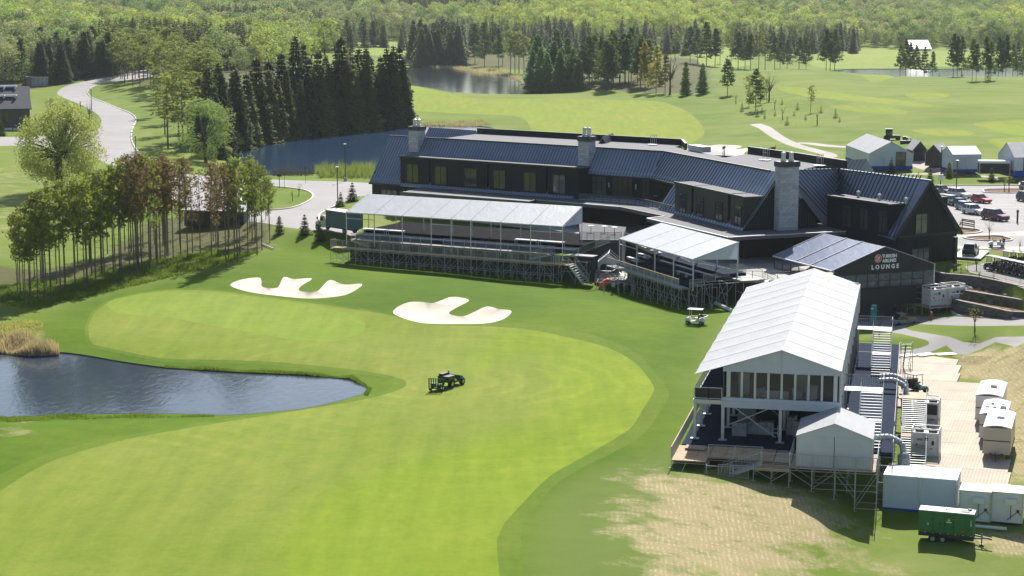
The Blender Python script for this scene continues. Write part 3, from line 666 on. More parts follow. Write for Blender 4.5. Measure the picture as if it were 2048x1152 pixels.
seams([wB(0, 0, 15), wB(xG - .6, 0, 15), wB(xG + .3, GC, 15.4), wB(xG + .3, -WD, ZE), wB(xE, -WD, ZE), wB(xE, -2.9, 15 - 2.9 * TN), wB(2.9 * kb, -2.9, 15 - 2.9 * TN)], dB, .95, 'roof', m_roof, club, w=.12, h=.12)
# the slope between the chimney gable and the right wing, and the right wing itself
T0, T1, B1, B0 = P(1590, 338, 15), P(1700, 333, 14.9), P(1683, 447, 7.2), P(1649, 451, 7.0)
T0 = wB(xG + .3, GC, 15.4)
apex = P(1849, 360, 14.55); f_l = P(1788, 472, 7.2); f_r = P(1917, 461, 7.2)
gd = (f_r - f_l); angG = math.atan2(gd.y, gd.x); mid_g = (f_l + f_r) / 2
FC = Frame(V(mid_g.x, mid_g.y, 0), angG - PI / 2)      # x runs out through the gable, y to the back
print('angles', math.degrees(angA), math.degrees(angB), math.degrees(angG), 'half', gd.length / 2, 'xG', xG, 'T1 in C', FC.l(T1), 'B1 in C', FC.l(B1))
HW = gd.length / 2; ZC = 14.6; TC = (ZC - 7.2) / HW
xC0 = FC.l(T1).x
wC = lambda x, y, z: FC.w(x, y, z)
V0, V1 = wC(xC0, 0, ZC), wC(xC0 + 3.0, -HW, 7.2)
V1 = B1
seams([T0, V0, V1, B0], (B0 - T0) , .62, 'roof', m_roof, club, w=.1, h=.1)
seams([V0, wC(.5, 0, ZC), wC(.5, -HW - .25, 7.2 - .25 * TC), V1], -FC.n - V(0, 0, TC), .85, 'roof', m_roof, club, w=.12, h=.12)
seams([wC(.5, 0, ZC), wC(-22, 0, ZC), wC(-22, HW + .25, 7.2 - .25 * TC), wC(.5, HW + .25, 7.2 - .25 * TC)], FC.n - V(0, 0, TC), .62, 'roof', m_roof, club)
MB().beam(V0 + V(0, 0, .06), wC(.55, 0, ZC + .06), .35, .1).beam(T0 + V(0, 0, .06), V0 + V(0, 0, .06), .35, .1).beam(V0 + V(0, 0, .05), V1 + V(0, 0, .05), .4, .06).build('ridge_cap', m_roof, club)
MB().beam(wC(.5, 0, ZC - .2), wC(.5, -HW - .3, 6.95 - .2), .12, .4).beam(wC(.5, 0, ZC - .2), wC(.5, HW + .3, 6.95 - .2), .12, .4).build('bargeboard', m_trim, club)
# flat roofs with parapets
flat = [p1, p2, P(1540, 343, 15), T0 + V(0, 0, -.4), P(1627, 333.5, 15), P(1676, 332, 15), P(1664, 330, 15), P(1500, 308, 15), P(1466, 317, 15), P(1364, 293, 15), P(1364, 290, 15), P(951, 270, 15), P(951, 263, 15)]
flat = [p1, p2, p3, wB(xG - .5, GC, 15), T0 + V(0, 0, -.4), P(1640, 333, 15), P(1690, 333, 15), P(1600, 322, 15), P(1497, 308, 15), P(1450, 316, 15), P(1350, 295, 15), P(1364, 291, 15), P(960, 268, 15)]
MB().prism([(p.x, p.y) for p in flat], 14.6, 15.08).build('flat_roof', m_flat, club)
def parapet(pts, h=1.0, th=.35, base=15.05):
    for a, b in zip(pts, pts[1:]):
        mb = MB(); mb.beam(V(a.x, a.y, base + h / 2), V(b.x, b.y, base + h / 2), th, h); o = mb.build('parapet', m_black, club)
        MB().beam(V(a.x, a.y, base + h + .02), V(b.x, b.y, base + h + .02), th + .06, .07).build('coping', m_trim, o)
parapet([P(955, 268, 15), P(1364, 291, 15), P(1372, 300, 15)]); parapet([P(1497, 308, 15), P(1600, 322, 15), P(1692, 337, 15)], 1.1)
MB().beam(p1 + V(0, 0, .1), p2 + V(0, 0, .1), .3, .22).beam(p2 + V(0, 0, .1), p3 + V(0, 0, .1), .3, .22).beam(wA(xL, 0, 15.1), p1 + V(0, 0, .1), .3, .16).build('ridge_cap', m_roofd, club)
# eaves edges with snow guard bars
for pts in ([wA(xL, -WD - .05, ZE), wA(xat(FA, 800, -WD, ZE), -WD - .05, ZE)], [wA(xT, -2.95, 10.95), wA(-3 * kb, -2.95, 10.95), wB(xE, -2.95, 10.95)]):
    mb = MB(); g2 = MB()
    for a, b in zip(pts, pts[1:]):
        mb.beam(a - V(0, 0, .12), b - V(0, 0, .12), .2, .3); up = V(0, 0, .5) + (FA.n) * .36
        g2.tube(a + up, b + up, .035, 5); g2.tube(a + up * 1.4, b + up * 1.4, .035, 5)
    mb.build('gutter', m_trim, club); g2.build('snow_guard', m_galv, club)
# walls
def wall(pts, z0, z1, mat=None, name='wall'):
    return MB().prism([(p.x, p.y) for p in pts], z0, z1).build(name, mat or m_black, club)
wall([wA(xL + .3, -5.3, 0), wA(xT, -5.3, 0), wA(xT, 5.3, 0), wA(xL + .3, 5.3, 0)], -1.2, ZE - .3)
wall([wA(xL + .25, -4.6, 0), wA(xL + .25, 4.6, 0), wA(xL + .5, 4.6, 0), wA(xL + .5, -4.6, 0)], ZE - .3, 9)
g = MB(); g.v = [tuple(wA(xL + .2, y, z)) for y, z in ((-5.3, 7), (5.3, 7), (0, 14.6))] + [tuple(wA(xL + .4, y, z)) for y, z in ((-5.3, 7), (5.3, 7), (0, 14.6))]
g.f = [[0, 1, 2], [3, 5, 4], [0, 3, 4, 1], [1, 4, 5, 2], [2, 5, 3, 0]]; g.m = [0] * 5; g.build('gable_wall', m_black, club)
wall([wA(xT - .2, -1.2, 0), wA(0, -1.2, 0), wB(xE + 1, -1.2, 0), wB(xE + 1, 9, 0), wA(0, 10, 0), wA(xT - .2, 10, 0)], -1.2, 13.1)
wall([wB(xE - .2, -5.3, 0), wB(xG, -5.3, 0), wB(xG, 6.0, 0), wB(xE - .2, 6.0, 0)], -1.2, 7.2)
wall([wA(xF, 2, 0), wA(2, 2, 0), wB(8, 9, 0), wA(2, 12, 0), wA(xF + 8, 11.5, 0)], 2.5, 14.7)
wall([wC(-22, -5.2, 0), wC(0, -5.2, 0), wC(0, HW - .3, 0), wC(-22, HW - .3, 0)], -2.4, 7.0)
wall([P(1692, 338, 15), P(1497, 309, 15), wB(10, 6, 0), wB(xG - 6, 7, 0), wC(-21, 0, 0)], 2.5, 10.5)
# gables: chimney gable (end of the second wing) and right wing gable
def gable(pf, half, c, zb, za, th, name='gable_wall'):
    g = MB(); g.v = [tuple(pf(0, c - half, zb)), tuple(pf(0, c + half, zb)), tuple(pf(0, c, za)), tuple(pf(-th, c - half, zb)), tuple(pf(-th, c + half, zb)), tuple(pf(-th, c, za))]
    g.f = [[0, 1, 2], [3, 5, 4], [0, 3, 4, 1], [1, 4, 5, 2], [2, 5, 3, 0]]; g.m = [0] * 5; return g.build(name, m_black, club)
gB = gable(lambda x, y, z: wB(xG + x, y, z), 6.35, GC, 6.9, 15.2, .3); gC = gable(lambda x, y, z: wC(x, y, z), HW - .1, 0, 7.0, ZC - .25, .3)
# board and batten relief on both gables and on the right wing
for fn, par, half, zb, za, c in ((lambda y, z: wC(.02, y, z), gC, HW - .2, 7.0, ZC - .3, 0), (lambda y, z: wB(xG + .02, y, z), gB, 6.2, 6.9, 15.0, GC)):
    mb = MB(); y = -half + .2
    while y < half:
        zt = za - (za - zb) * abs(y) / half; mb.beam(fn(c + y, zb), fn(c + y, zt), .06, .05); y += .42
    mb.build('battens', m_panel, par)['kind'] = 'stuff'
mb = MB(); y = -5.0
while y < HW - .4: mb.beam(wC(.03, y, -2.2), wC(.03, y, 6.8), .06, .05); y += .42
x = -19.0
while x < -.2: mb.beam(wC(x, -5.23, -2.2), wC(x, -5.23, 6.8), .06, .05); x += .42
mb.build('battens', m_panel, club)['kind'] = 'stuff'
MB().beam(wC(.1, -5.3, 6.95), wC(.1, HW - .3, 6.95), .16, .3).build('band_course', m_trim, club)
# dormers
def dormer(F, x0, x1, yf, zt, z0=7.0, wins=(), rz=15, tn=TN, mat=None, kink=True, wz=(7.75, 10.75), cols=2, rows=2, gl=None, yr=0.0):
    yb = yr - (rz - zt) / tn - .3; mb = MB(); mb.prism([tuple(F.w(x0, yf, 0)[:2]), tuple(F.w(x1, yf, 0)[:2]), tuple(F.w(x1, yb + 1.0, 0)[:2]), tuple(F.w(x0, yb + 1.0, 0)[:2])], z0, zt - .05)
    d = mb.build('dormer', mat or m_black, club)
    MB().prism([tuple(F.w(x0 - .12, yf - .15, 0)[:2]), tuple(F.w(x1 + .12, yf - .15, 0)[:2]), tuple(F.w(x1 + .12, yb + .3, 0)[:2]), tuple(F.w(x0 - .12, yb + .3, 0)[:2])], zt - .04, zt + .12, mt=0).build('dormer_roof', m_flat, d)
    MB().beam(F.w(x0 - .1, yf - .17, zt + .08), F.w(x1 + .1, yf - .17, zt + .08), .14, .28).build('fascia', m_trim, d)
    for a, b in wins: window(d, F, a, b, yf - .02, wz[0], wz[1], cols, rows, gl)
    return d
Ax = lambda px: xat(FA, px, -5.5, 9); Bx = lambda px: xat(FB, px, -5.5, 9); Cx = lambda px: xat(FC, px, -HW + .15, 9)
for a, b, ws in ((801, 858, [(813.5, 837)]), (861, 974, [(870, 893.5), (929, 954)]), (977, 1092, [(987, 1011), (1048, 1072)]), (1095, 1157, [(1106, 1131)])):
    dormer(FA, Ax(a), Ax(b), -5.5, 12.0, wins=[(Ax(q), Ax(w)) for q, w in ws])
for a, b, ws in ((1350, 1383, [(1359, 1372)]), (1387, 1455, [(1394, 1407), (1431, 1445)]), (1461, 1486, [(1469, 1483)])):
    dormer(FB, Bx(a), Bx(b), -5.5, 11.7, wins=[(Bx(q), Bx(w)) for q, w in ws], mat=m_panel, wz=(7.5, 10.4), gl=m_glassr)
xc1, xc0 = -1.4, Cx(1655)
dC = dormer(FC, xc0, xc1, -HW + .1, 11.35, 7.0, [(Cx(1685), Cx(1704)), (Cx(1720), Cx(1738)), (Cx(1757), Cx(1775))], ZC, TC, wz=(7.5, 10.3))
for px in (1697, 1739, 1792):   # vents on the dormer roof
    q = wC(Cx(px) - .6, -3.6, 11.45); MB().lathe([(.18, 0), (.18, .5), (.3, .55), (.3, .8), (.1, .95)], 8, tuple(q)).build('roof_vent', m_alu, dC)
# strips of roof running down between the dormers
def strip(F, x0, x1, yb=-5.9, zb=6.95): seams([F.w(x0, -2.0, 15 - 2.0 * TN), F.w(x1, -2.0, 15 - 2.0 * TN), F.w(x1, yb, 15 + yb * TN), F.w(x0, yb, 15 + yb * TN)], -F.n - V(0, 0, TN), .3, 'roof_strip', m_roof, club)
# windows of the terrace, wall lights
for a, b, c_, r_ in ((1175, 1213, 4, 3), (1225, 1265, 4, 3)): window(club, FA, xat(FA, a, -1.25, 9), xat(FA, b, -1.25, 9), -1.25, 7.3, 10.6, c_, r_, m_glassl if a == 1175 else m_glass)
window(club, FA, xat(FA, 1283, -1.25, 9), xat(FA, 1299, -1.25, 9), -1.25, 7.3, 10.4, 2, 3); window(club, FB, xat(FB, 1322, -1.25, 9), xat(FB, 1340, -1.25, 9), -1.25, 7.2, 9.8, 2, 1)
for px in (1168, 1218, 1272): MB().box((0, 0, 0), (.12, .12, .85), FA.a).build('wall_light', m_light, club, loc=FA.w(xat(FA, px, -1.3, 9), -1.33, 9.2))
for px in (1313, 1344): MB().box((0, 0, 0), (.12, .12, .85), FB.a).build('wall_light', m_light, club, loc=FB.w(xat(FB, px, -1.3, 9), -1.33, 9.2))
# canopy (lower flat roof) over the ground floor
can = [(806, 384), (1060, 403), (1071, 400), (1238, 414), (1329, 433), (1294, 437), (1457, 475.5), (1500, 472.5), (1692, 463), (1655, 449), (1483, 450), (1400, 424), (1320, 400), (1157, 390), (850, 372)]
cp = [P(a, b, 6.98) for a, b in can]
MB().prism([(p.x, p.y) for p in cp], 6.5, 6.98).build('canopy_roof', m_flat, club)
for a, b in zip(cp[:9], cp[1:9]): MB().beam(V(a.x, a.y, 7.0), V(b.x, b.y, 7.0), .22, .14).build('canopy_edge', m_alu if cp.index(a) not in (1, 3) else m_trim, club)
# glass balustrade of the terrace
bl = [FA.w(xat(FA, 1157, -5.6, 7.1), -5.6, 7.0), FA.w(-6.2 * kb, -5.6, 7.0), FB.w(xat(FB, 1350, -5.4, 7.1), -5.4, 7.0)]
for a, b in zip(bl, bl[1:]):
    n_ = max(2, int((b - a).length / 1.5)); MB().beam(a + V(0, 0, 1.05), b + V(0, 0, 1.05), .07, .07).build('handrail', m_trim, club)
    for i in range(n_ + 1):
        q = a.lerp(b, i / n_); rod('baluster', q, q + V(0, 0, 1.05), .035, m_trim, club, True)
        if i < n_:
            r_ = a.lerp(b, (i + 1) / n_); g = MB(); g.slab([q + V(0, 0, .12), r_ + V(0, 0, .12), r_ + V(0, 0, .98), q + V(0, 0, .98)], .012); g.build('glass_panel', m_clear, club)
MB().prism([tuple(v[:2]) for v in (bl[0], bl[1], bl[2], FB.w(xE, -1.3, 0), FA.w(0, -1.3, 0), FA.w(xT, -1.3, 0))], 6.9, 7.03).build('terrace_floor', M('terrace_paving', (.42, .42, .42), .8), club)
# ground floor glazing, slab at +3 and recess of the lower floor
for F, a, b, y in ((FA, 760, 1157, -5.35), (FB, 1300, 1483, -5.35)):
    x0, x1 = xat(F, a, y, 5), xat(F, b, y, 5); n_ = int((x1 - x0) / 4.2)
    for i in range(n_):
        xa = x0 + (x1 - x0) * i / n_; window(club, F, xa + .3, xa + (x1 - x0) / n_ - .3, y, 3.3, 6.0, 3, 2)
ter = [P(a, b, 3.0) for a, b in [(750, 420), (860, 430), (1060, 452), (1165, 470), (1242, 476), (1300, 500), (1380, 540), (1480, 558), (1580, 560), (1640, 520), (1500, 470), (1300, 440), (1160, 420)]]
MB().prism([(p.x, p.y) for p in ter], 2.55, 3.02).build('terrace_floor', M('terrace_concrete', (.40, .37, .34), .85), club)
low_w = [P(a, b, 3.0) for a, b in [(860, 428), (1060, 449), (1165, 467), (1242, 473), (1300, 497), (1380, 537), (1480, 553), (1575, 556), (1600, 500), (1300, 460), (1160, 435)]]
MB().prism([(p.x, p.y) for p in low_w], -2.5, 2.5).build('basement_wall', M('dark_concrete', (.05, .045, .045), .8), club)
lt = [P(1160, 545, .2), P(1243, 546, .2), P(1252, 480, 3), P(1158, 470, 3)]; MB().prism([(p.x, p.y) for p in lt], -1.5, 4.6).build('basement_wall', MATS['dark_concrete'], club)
MB().prism([(p.x, p.y) for p in lt], 4.62, 5.0).build('terrace_edge', M('painted_shade_paving', (.09, .09, .095), .9), club)  # terrace top coloured dark in place of shade that never falls here
a, b = lt[0] + V(0, .3, 4.8), lt[1] + V(0, .3, 4.8); MB().beam(a + V(0, 0, 1.1), b + V(0, 0, 1.1), .07, .07).build('handrail', m_trim, club)
for i in range(7):
    q = a.lerp(b, i / 6); rod('baluster', q, q + V(0, 0, 1.1), .03, m_trim, club, True)
    if i < 6: r_ = a.lerp(b, (i + 1) / 6); MB().slab([q + V(0, 0, .1), r_ + V(0, 0, .1), r_ + V(0, 0, 1.0), q + V(0, 0, 1.0)], .012).build('glass_panel', m_clear, club)
for a, b in zip(ter[3:8], ter[4:9]):
    n_ = max(1, int((b - a).length / 1.4)); MB().beam(a + V(0, 0, 1.1), b + V(0, 0, 1.1), .06, .06).build('handrail', m_trim, club)
    for i in range(n_ + 1): q = a.lerp(b, i / n_); rod('baluster', q, q + V(0, 0, 1.1), .03, m_trim, club, True)
# gable windows of the right wing, door lights, porch post
yw = lambda px, z: FC.l(A(px, 500, FC.w(0, 0, 0).y)).y
def cwin(px0, px1, z0, z1, cols, rows, gl):
    F2 = Frame(wC(.06, 0, 0), FC.a + PI / 2); k = lambda px, z: xat(F2, px, 0, z)
    window(club, F2, k(px0, z0), k(px1, z0), 0, z0, z1, cols, rows, gl, fr=.12, split=.25)
za = top_z(466, wC(.06, 0, 0)); zb = top_z(427, wC(.06, 0, 0)); cwin(1830, 1854, za, zb, 2, 2, m_glassl)  # pale green reflection is put into the colour of the gable panes
za = top_z(520, wC(.06, 0, 0)); zb = top_z(496, wC(.06, 0, 0)); cwin(1823, 1858, za, zb, 3, 2, m_glassl)
pp = P(1909, 531, 3); MB().box((pp.x, pp.y, 5.0), (.45, .45, 4.0), FC.a).build('porch_post', m_trim, club)
MB().box((pp.x, pp.y, 3.15), (.6, .6, .3), FC.a).build('post_base', m_conc, club)
pb = wC(-3.0, HW - 3.2, 0); MB().box((pb.x, pb.y, 10.2), (4.4, 3.4, 3.4), FC.a).build('side_dormer', m_black, club)
MB().box((pb.x, pb.y, 11.96), (4.6, 3.6, .12), FC.a).build('side_dormer_roof', m_flat, club)
# rear wings that show above the flat roof
def rear(ra, rb, z, drop, wid, F):
    a, b = P(*ra, z), P(*rb, z); dn = F.n
    seams([a, b, b - dn * wid - V(0, 0, drop), a - dn * wid - V(0, 0, drop)], -dn * wid - V(0, 0, drop), .62, 'roof', m_roof, club)
    seams([a, b, b + dn * wid - V(0, 0, drop), a + dn * wid - V(0, 0, drop)], dn * wid - V(0, 0, drop), .62, 'roof', m_roof, club)
rear((858, 254.5), (952, 261), 15.5, 5, 4, FA); rear((1205, 274), (1225, 266.5), 16.2, 4.5, 3, FB)
rear((1655, 322), (1733, 318), 14.5, 5, 4, FC)
# chimneys built of stone blocks
def chimney(F, x, y, w, d, z0, z1, capz, flh, n_, off=0.0):
    c = F.w(x, y, 0); mb = MB(); mb.box((c.x, c.y, (z0 + z1) / 2), (w - .1, d - .1, z1 - z0), F.a); ch = mb.build('chimney', m_mortar, club)
    hs = .42; k = 0; z = z0
    st = {}
    while z < z1 - .05:
        h = min(hs, z1 - z) - .03
        for (fx, fy, L, ang) in ((0, -d / 2, w, 0), (w / 2, 0, d, PI / 2), (-w / 2, 0, d, PI / 2)):
            m_ = max(1, round(L / .85)); ph = (k % 2) * .5; edges = [0] + [min(L, max(0, (i + ph) * L / m_)) for i in range(1 if ph == 0 else 0, m_ + 1)] + [L]
            edges = sorted(set(round(e, 3) for e in edges))
            for a, b in zip(edges, edges[1:]):
                if b - a < .1: continue
                key = (round(b - a - .03, 2), round(h, 2))
                if key not in st: st[key] = MB().box((0, 0, 0), (key[0], .12, key[1])).mesh('stone', m_stone)
                u = (a + b) / 2 - L / 2; lx, ly = (u, fy) if ang == 0 else (fx, u)
                q = F.w(x + lx, y + ly, z + h / 2) + V(0, 0, 0); ob('stone', st[key], ch, q, F.a + ang)
        z += hs; k += 1
    MB().box((c.x, c.y, (z1 + capz) / 2), (w + .3, d + .3, capz - z1), F.a).build('chimney_cap', m_cap, ch)
    for i in range(n_):
        q = F.w(x + (i - (n_ - 1) / 2) * w * .42, y, capz); MB().lathe([(.42, 0), (.42, .25), (.34, .3), (.3, flh * .7), (.36, flh * .72), (.36, flh * .9), (.15, flh)], 10, tuple(q)).build('flue', m_flue, ch)
    return ch
x_ = xat(FA, 836, -.6, 16); chimney(FA, x_, -.9, 2.1, 2.0, 12.6, 16.4, 17.1, 1.3, 2)
x_ = xat(FA, 1175, -1.2, 15.5); chimney(FA, x_, -1.4, 2.1, 1.9, 12.2, 16.2, 17.0, 1.5, 2)
x_ = xG + .95
yc = FB.l(A(1572, 450, FB.w(xG + 1, 0, 0).y)).y
F2 = Frame(FB.w(xG + .2, 0, 0), FB.a + PI / 2); xx = xat(F2, 1572, -.7, 10); chimney(F2, xx, -.75, 2.95, 1.5, 7.0, 16.0, 16.75, 1.35, 2)
# roof equipment: ladders and vent pipes
for px, py in ((975, 266), (1305, 290), (1530, 321), (1638, 332)):
    q = P(px, py, 15.1); mb = MB()
    for s_ in (-.35, .35): mb.path([q + FA.u * s_, q + FA.u * s_ + V(0, 0, 1.7), q + FA.u * s_ + FA.n * .6 + V(0, 0, 1.7), q + FA.u * s_ + FA.n * .6 + V(0, 0, .3)], .04, 5)
    mb.tube(q + FA.u * -.35 + V(0, 0, 1.2), q + FA.u * .35 + V(0, 0, 1.2), .03); mb.box(tuple(q + V(0, 0, .08)), (1.6, 1.2, .1), FA.a); mb.build('roof_hatch_rail', m_alu, club)
for px, py in ((1446, 313), (1449, 312)): q = P(px, py, 15.1); MB().tube(q, q + V(0, 0, 1.6), .07).lathe([(.15, 1.2), (.15, 1.5)], 8, tuple(q)).build('vent_pipe', m_cap, club)
q = P(1400, 304, 15.1); MB().box((q.x, q.y + 1, 15.6), (5, 1.6, .9), FB.a).build('roof_unit', m_alu, club)
# ---------------------------------------------------------------- marquees and scaffolding
def fabric(name, col, rough=.55, tr=.26, sc=.35):
    m, nt, b = new_mat(name); t = NT(nt); p = t.n('TexCoord').outputs['Object']; c = Vector(col)
    x = t.mix(t.ramp(t.noise(p, sc, 4, .6, .5), [(.35, 0.), (.65, 1.)]), tuple(c * .92), tuple(c * 1.03))
    x = t.mix(t.math('MULTIPLY', t.noise(p, 3, 4, .7), .18), x, tuple(c * .8))
    t.l(x, b.inputs['Base Color']); b.inputs['Roughness'].default_value = rough
    t.bump(t.noise(t.mapping(p, (1, .4, 1)), 1.1, 4, .6, .8), .35, .12, b)
    tl = t.n('BsdfTranslucent'); t.l(x, tl.inputs['Color']); mx = t.n('MixShader'); mx.inputs[0].default_value = tr
    t.l(b.outputs[0], mx.inputs[1]); t.l(tl.outputs[0], mx.inputs[2]); t.l(mx.outputs[0], nt.nodes['Material Output'].inputs['Surface']); return m
m_white = fabric('white_pvc', (.46, .46, .475)); m_whitew = fabric('white_wall_pvc', (.70, .74, .82), tr=.3); m_grey = fabric('pale_grey_pvc', (.62, .64, .66))
m_navyr = fabric('navy_roof_pvc', (.085, .12, .22), .35, .05); m_blackw = M('black_wall_pvc', (.017, .0165, .019), .6, var=.15, sc=.5)
m_carpet = M('navy_carpet', (.012, .023, .050), .95, var=.18, sc=.8, spec=.1); m_ply = M('plywood', (.50, .33, .18), .8, var=.25, sc=.9, rv=.12)
m_plank = M('weathered_plank', (.47, .36, .25), .85, var=.25, sc=.7, rv=.10); m_boardg = M('grey_deck_board', (.24, .24, .25), .7, var=.2, rv=.1)
m_post = M('frame_post', (.58, .58, .58), .5, .3, var=.1); m_blue = M('blue_skirt', (.01, .05, .34), .7, var=.2)
m_base = M('timber_sole', (.30, .25, .18), .9)
RAILS = {}
def rail(parent, a, b, h=1.1, name='guard_rail', mat=None, gap=.13, bar=.018, base=.12):
    """a framed guard rail panel with upright bars from a to b (world points at deck level)"""
    mat = mat or m_galv; a, b = Vector(a), Vector(b); L = math.hypot(b.x - a.x, b.y - a.y); dz = b.z - a.z; key = (round(L, 2), round(dz, 2), round(h, 2), mat.name, gap)
    if key not in RAILS:
        m = MB(); n_ = max(2, int(L / gap)); s = dz / L
        m.tube((0, 0, h), (L, 0, h + dz), .028, 5).tube((0, 0, base), (L, 0, base + dz), .022, 5); m.tube((0, 0, 0), (0, 0, h), .03, 5); m.tube((L, 0, dz), (L, 0, h + dz), .03, 5)
        for i in range(1, n_): x = L * i / n_; m.beam((x, 0, base + s * x), (x, 0, h + s * x), bar)
        RAILS[key] = m.mesh('guard_rail', mat)
    return ob(name, RAILS[key], parent, a - parent.location, math.atan2(b.y - a.y, b.x - a.x))
def rails(parent, a, b, step=2.07, **k):
    a, b = Vector(a), Vector(b); n_ = max(1, round((b - a).length / step))
    for i in range(n_): rail(parent, a.lerp(b, (i + .02) / n_), a.lerp(b, (i + .98) / n_), **k)
def lrod(nm, par, a, b, r, mat=None, sq=False):
    o = par.location if par.parent is None else V(0, 0, 0); return rod(nm, Vector(a) - o, Vector(b) - o, r, mat or m_galv, par, sq)
def scaff(par, F, xs, ys, zd, levels=1, brace_rows=(0,), r=.032, full_rows=None, over=0.0, only=None):
    """tube scaffold: standards with sole plates, ledgers, transoms and diagonal braces"""
    base = {}
    for i, x in enumerate(xs):
        for j, y in enumerate(ys):
            p = F.w(x, y, 0); g = tz(p.x, p.y); base[i, j] = g
            if zd - g < .15: continue
            lrod('standard', par, (p.x, p.y, g), (p.x, p.y, zd + over), r)
            MB().box((0, 0, .03), (.42, .3, .06), F.a).build('sole_plate', m_base, par, loc=V(p.x, p.y, g) - par.location)
    for j, y in enumerate(ys):
        gmin = min(base[i, j] for i in range(len(xs))); H_ = zd - gmin; lv = [zd - .12] + [zd - .12 - 1.5 * k for k in range(1, 1 + levels) if H_ > 1.5 * k]
        for z in lv:
            for i in range(len(xs) - 1):
                if z > max(base[i, j], base[i + 1, j]) + .1: lrod('ledger', par, F.w(xs[i], y, z), F.w(xs[i + 1], y, z), r * .8)
        if j in brace_rows:
            for i in range(len(xs) - 1):
                za, zb_ = base[i, j] + .25, zd - .2
                if zb_ - base[i, j] < .7: continue
                a, b = ((xs[i], za), (xs[i + 1], zb_)) if i % 2 else ((xs[i], zb_), (xs[i + 1], max(za, base[i + 1, j] + .25)))
                lrod('brace', par, F.w(a[0], y - .04, a[1]), F.w(b[0], y - .04, b[1]), r * .75)
    for i in range(0, len(xs)):
        for j in range(len(ys) - 1):
            if zd - max(base[i, j], base[i, j + 1]) > .5:
                lrod('transom', par, F.w(xs[i], ys[j], zd - .16), F.w(xs[i], ys[j + 1], zd - .16), r * .8)
                if (i + j) % 2 == 0 and zd - base[i, j] > 1.0: lrod('brace', par, F.w(xs[i], ys[j], base[i, j] + .3), F.w(xs[i], ys[j + 1], zd - .25), r * .7)
def deckb(par, F, x0, x1, y0, y1, z, nx, ny, mat, th=.09, nm='deck_board', gap=.03, zz=None):
    for i in range(nx):
        for j in range(ny):
            a, b = x0 + (x1 - x0) * i / nx + gap / 2, x0 + (x1 - x0) * (i + 1) / nx - gap / 2; c, d = y0 + (y1 - y0) * j / ny + gap / 2, y0 + (y1 - y0) * (j + 1) / ny - gap / 2
            MB().prism([tuple(F.w(*q, 0)[:2]) for q in ((a, c), (b, c), (b, d), (a, d))], z - th, z + (random.uniform(0, .012))).build(nm, mat, par, loc=-par.location)
def stairs(par, F, x0, x1, y0, z0, y1, z1, n_, mat=None, rails_=True, nm='tread', h=1.05, tw=None):
    mat = mat or m_galv; st = MB().box((0, 0, 0), (x1 - x0, (tw or abs(y1 - y0) / n_ * .85), .05), F.a).mesh('tread', mat)
    for i in range(n_):
        t = (i + .5) / n_; ob(nm, st, par, F.w((x0 + x1) / 2, y0 + (y1 - y0) * t, z0 + (z1 - z0) * t) - par.location)
    for x in (x0, x1):
        MB().beam(F.w(x, y0, z0 - .1), F.w(x, y1, z1 - .1), .06, .22).build('stringer', mat, par, loc=-par.location)
        if rails_: rail(par, F.w(x, y0, z0), F.w(x, y1, z1), h, name='stair_rail', mat=mat)

# ---- long covered viewing stand in front of the clubhouse
a_, b_ = P(661, 495, 2.9), P(1107, 529, 2.9)
F1 = Frame(V(a_.x, a_.y, 0), math.atan2(b_.y - a_.y, b_.x - a_.x)); L1 = math.hypot(b_.x - a_.x, b_.y - a_.y)
xs = [L1 * i / 17 for i in range(18)]
s1 = thing('viewing_stand', 'long two tier scaffold viewing stand with a low walkway in front of the clubhouse', 'grandstand', F1.w(0, 0, 0))
scaff(s1, F1, xs, [0, 1.5], 2.9, 1, (0, 1)); scaff(s1, F1, xs[1:-1:1], [3.6, 6.2], 3.75, 1, (0,))
deckb(s1, F1, 0, L1, 0, 1.5, 2.95, 17, 1, m_ply); deckb(s1, F1, 1.2, L1 - 1.6, 3.4, 5.0, 3.8, 16, 1, m_boardg)
deckb(s1, F1, 1.2, L1 + 1.0, 5.0, 9.4, 4.35, 8, 1, m_carpet, .6, 'stand_floor'); deckb(s1, F1, 1.2, L1 + 1, 7.2, 19, 4.8, 8, 3, M('shade_black_flooring', (.004, .004, .006), .95, spec=.05), .4, 'stand_floor')  # rear floor run back over lit grass, blackened to stand for shade
for i in range(17): rail(s1, F1.w(xs[i] + .03, 0, 2.98), F1.w(xs[i + 1] - .03, 0, 2.98), 1.1)
MB().beam(F1.w(0, 0, 4.1), F1.w(L1, 0, 4.1), .07, .07).build('timber_handrail', m_ply, s1, loc=-s1.location)
rail(s1, F1.w(0, 0, 2.98), F1.w(0, 1.5, 2.98)); rail(s1, F1.w(L1, 0, 2.98), F1.w(L1, 1.5, 2.98))
for a, b in ((xs[1] + .8, xs[7]), (xs[8] - .1, xs[16] + .3)):
    n_ = round((b - a) / 1.8)
    for i in range(n_):
        rail(s1, F1.w(a + (b - a) * i / n_, 3.45, 3.8), F1.w(a + (b - a) * (i + .97) / n_, 3.45, 3.8), 1.15, gap=.1)
        if i % 2 == 0: rail(s1, F1.w(a + (b - a) * i / n_, 3.3, 2.35), F1.w(a + (b - a) * (i + .97) / n_, 3.3, 2.35), 1.1, gap=.1)
FS = Frame(F1.w(3.0, 2.9, 0), F1.a - PI / 2)
for x0, zz in ((1.6, 0), (L1 - 5.5, 0)):
    FS = Frame(F1.w(x0, 3.2, 0), F1.a + PI / 2); stairs(s1, FS, -.0 - .0, 1.3, 0, 3.75 if x0 < 5 else 2.95, -3.2 if x0 < 5 else -3.4, 2.95 if x0 < 5 else 3.8, 5)
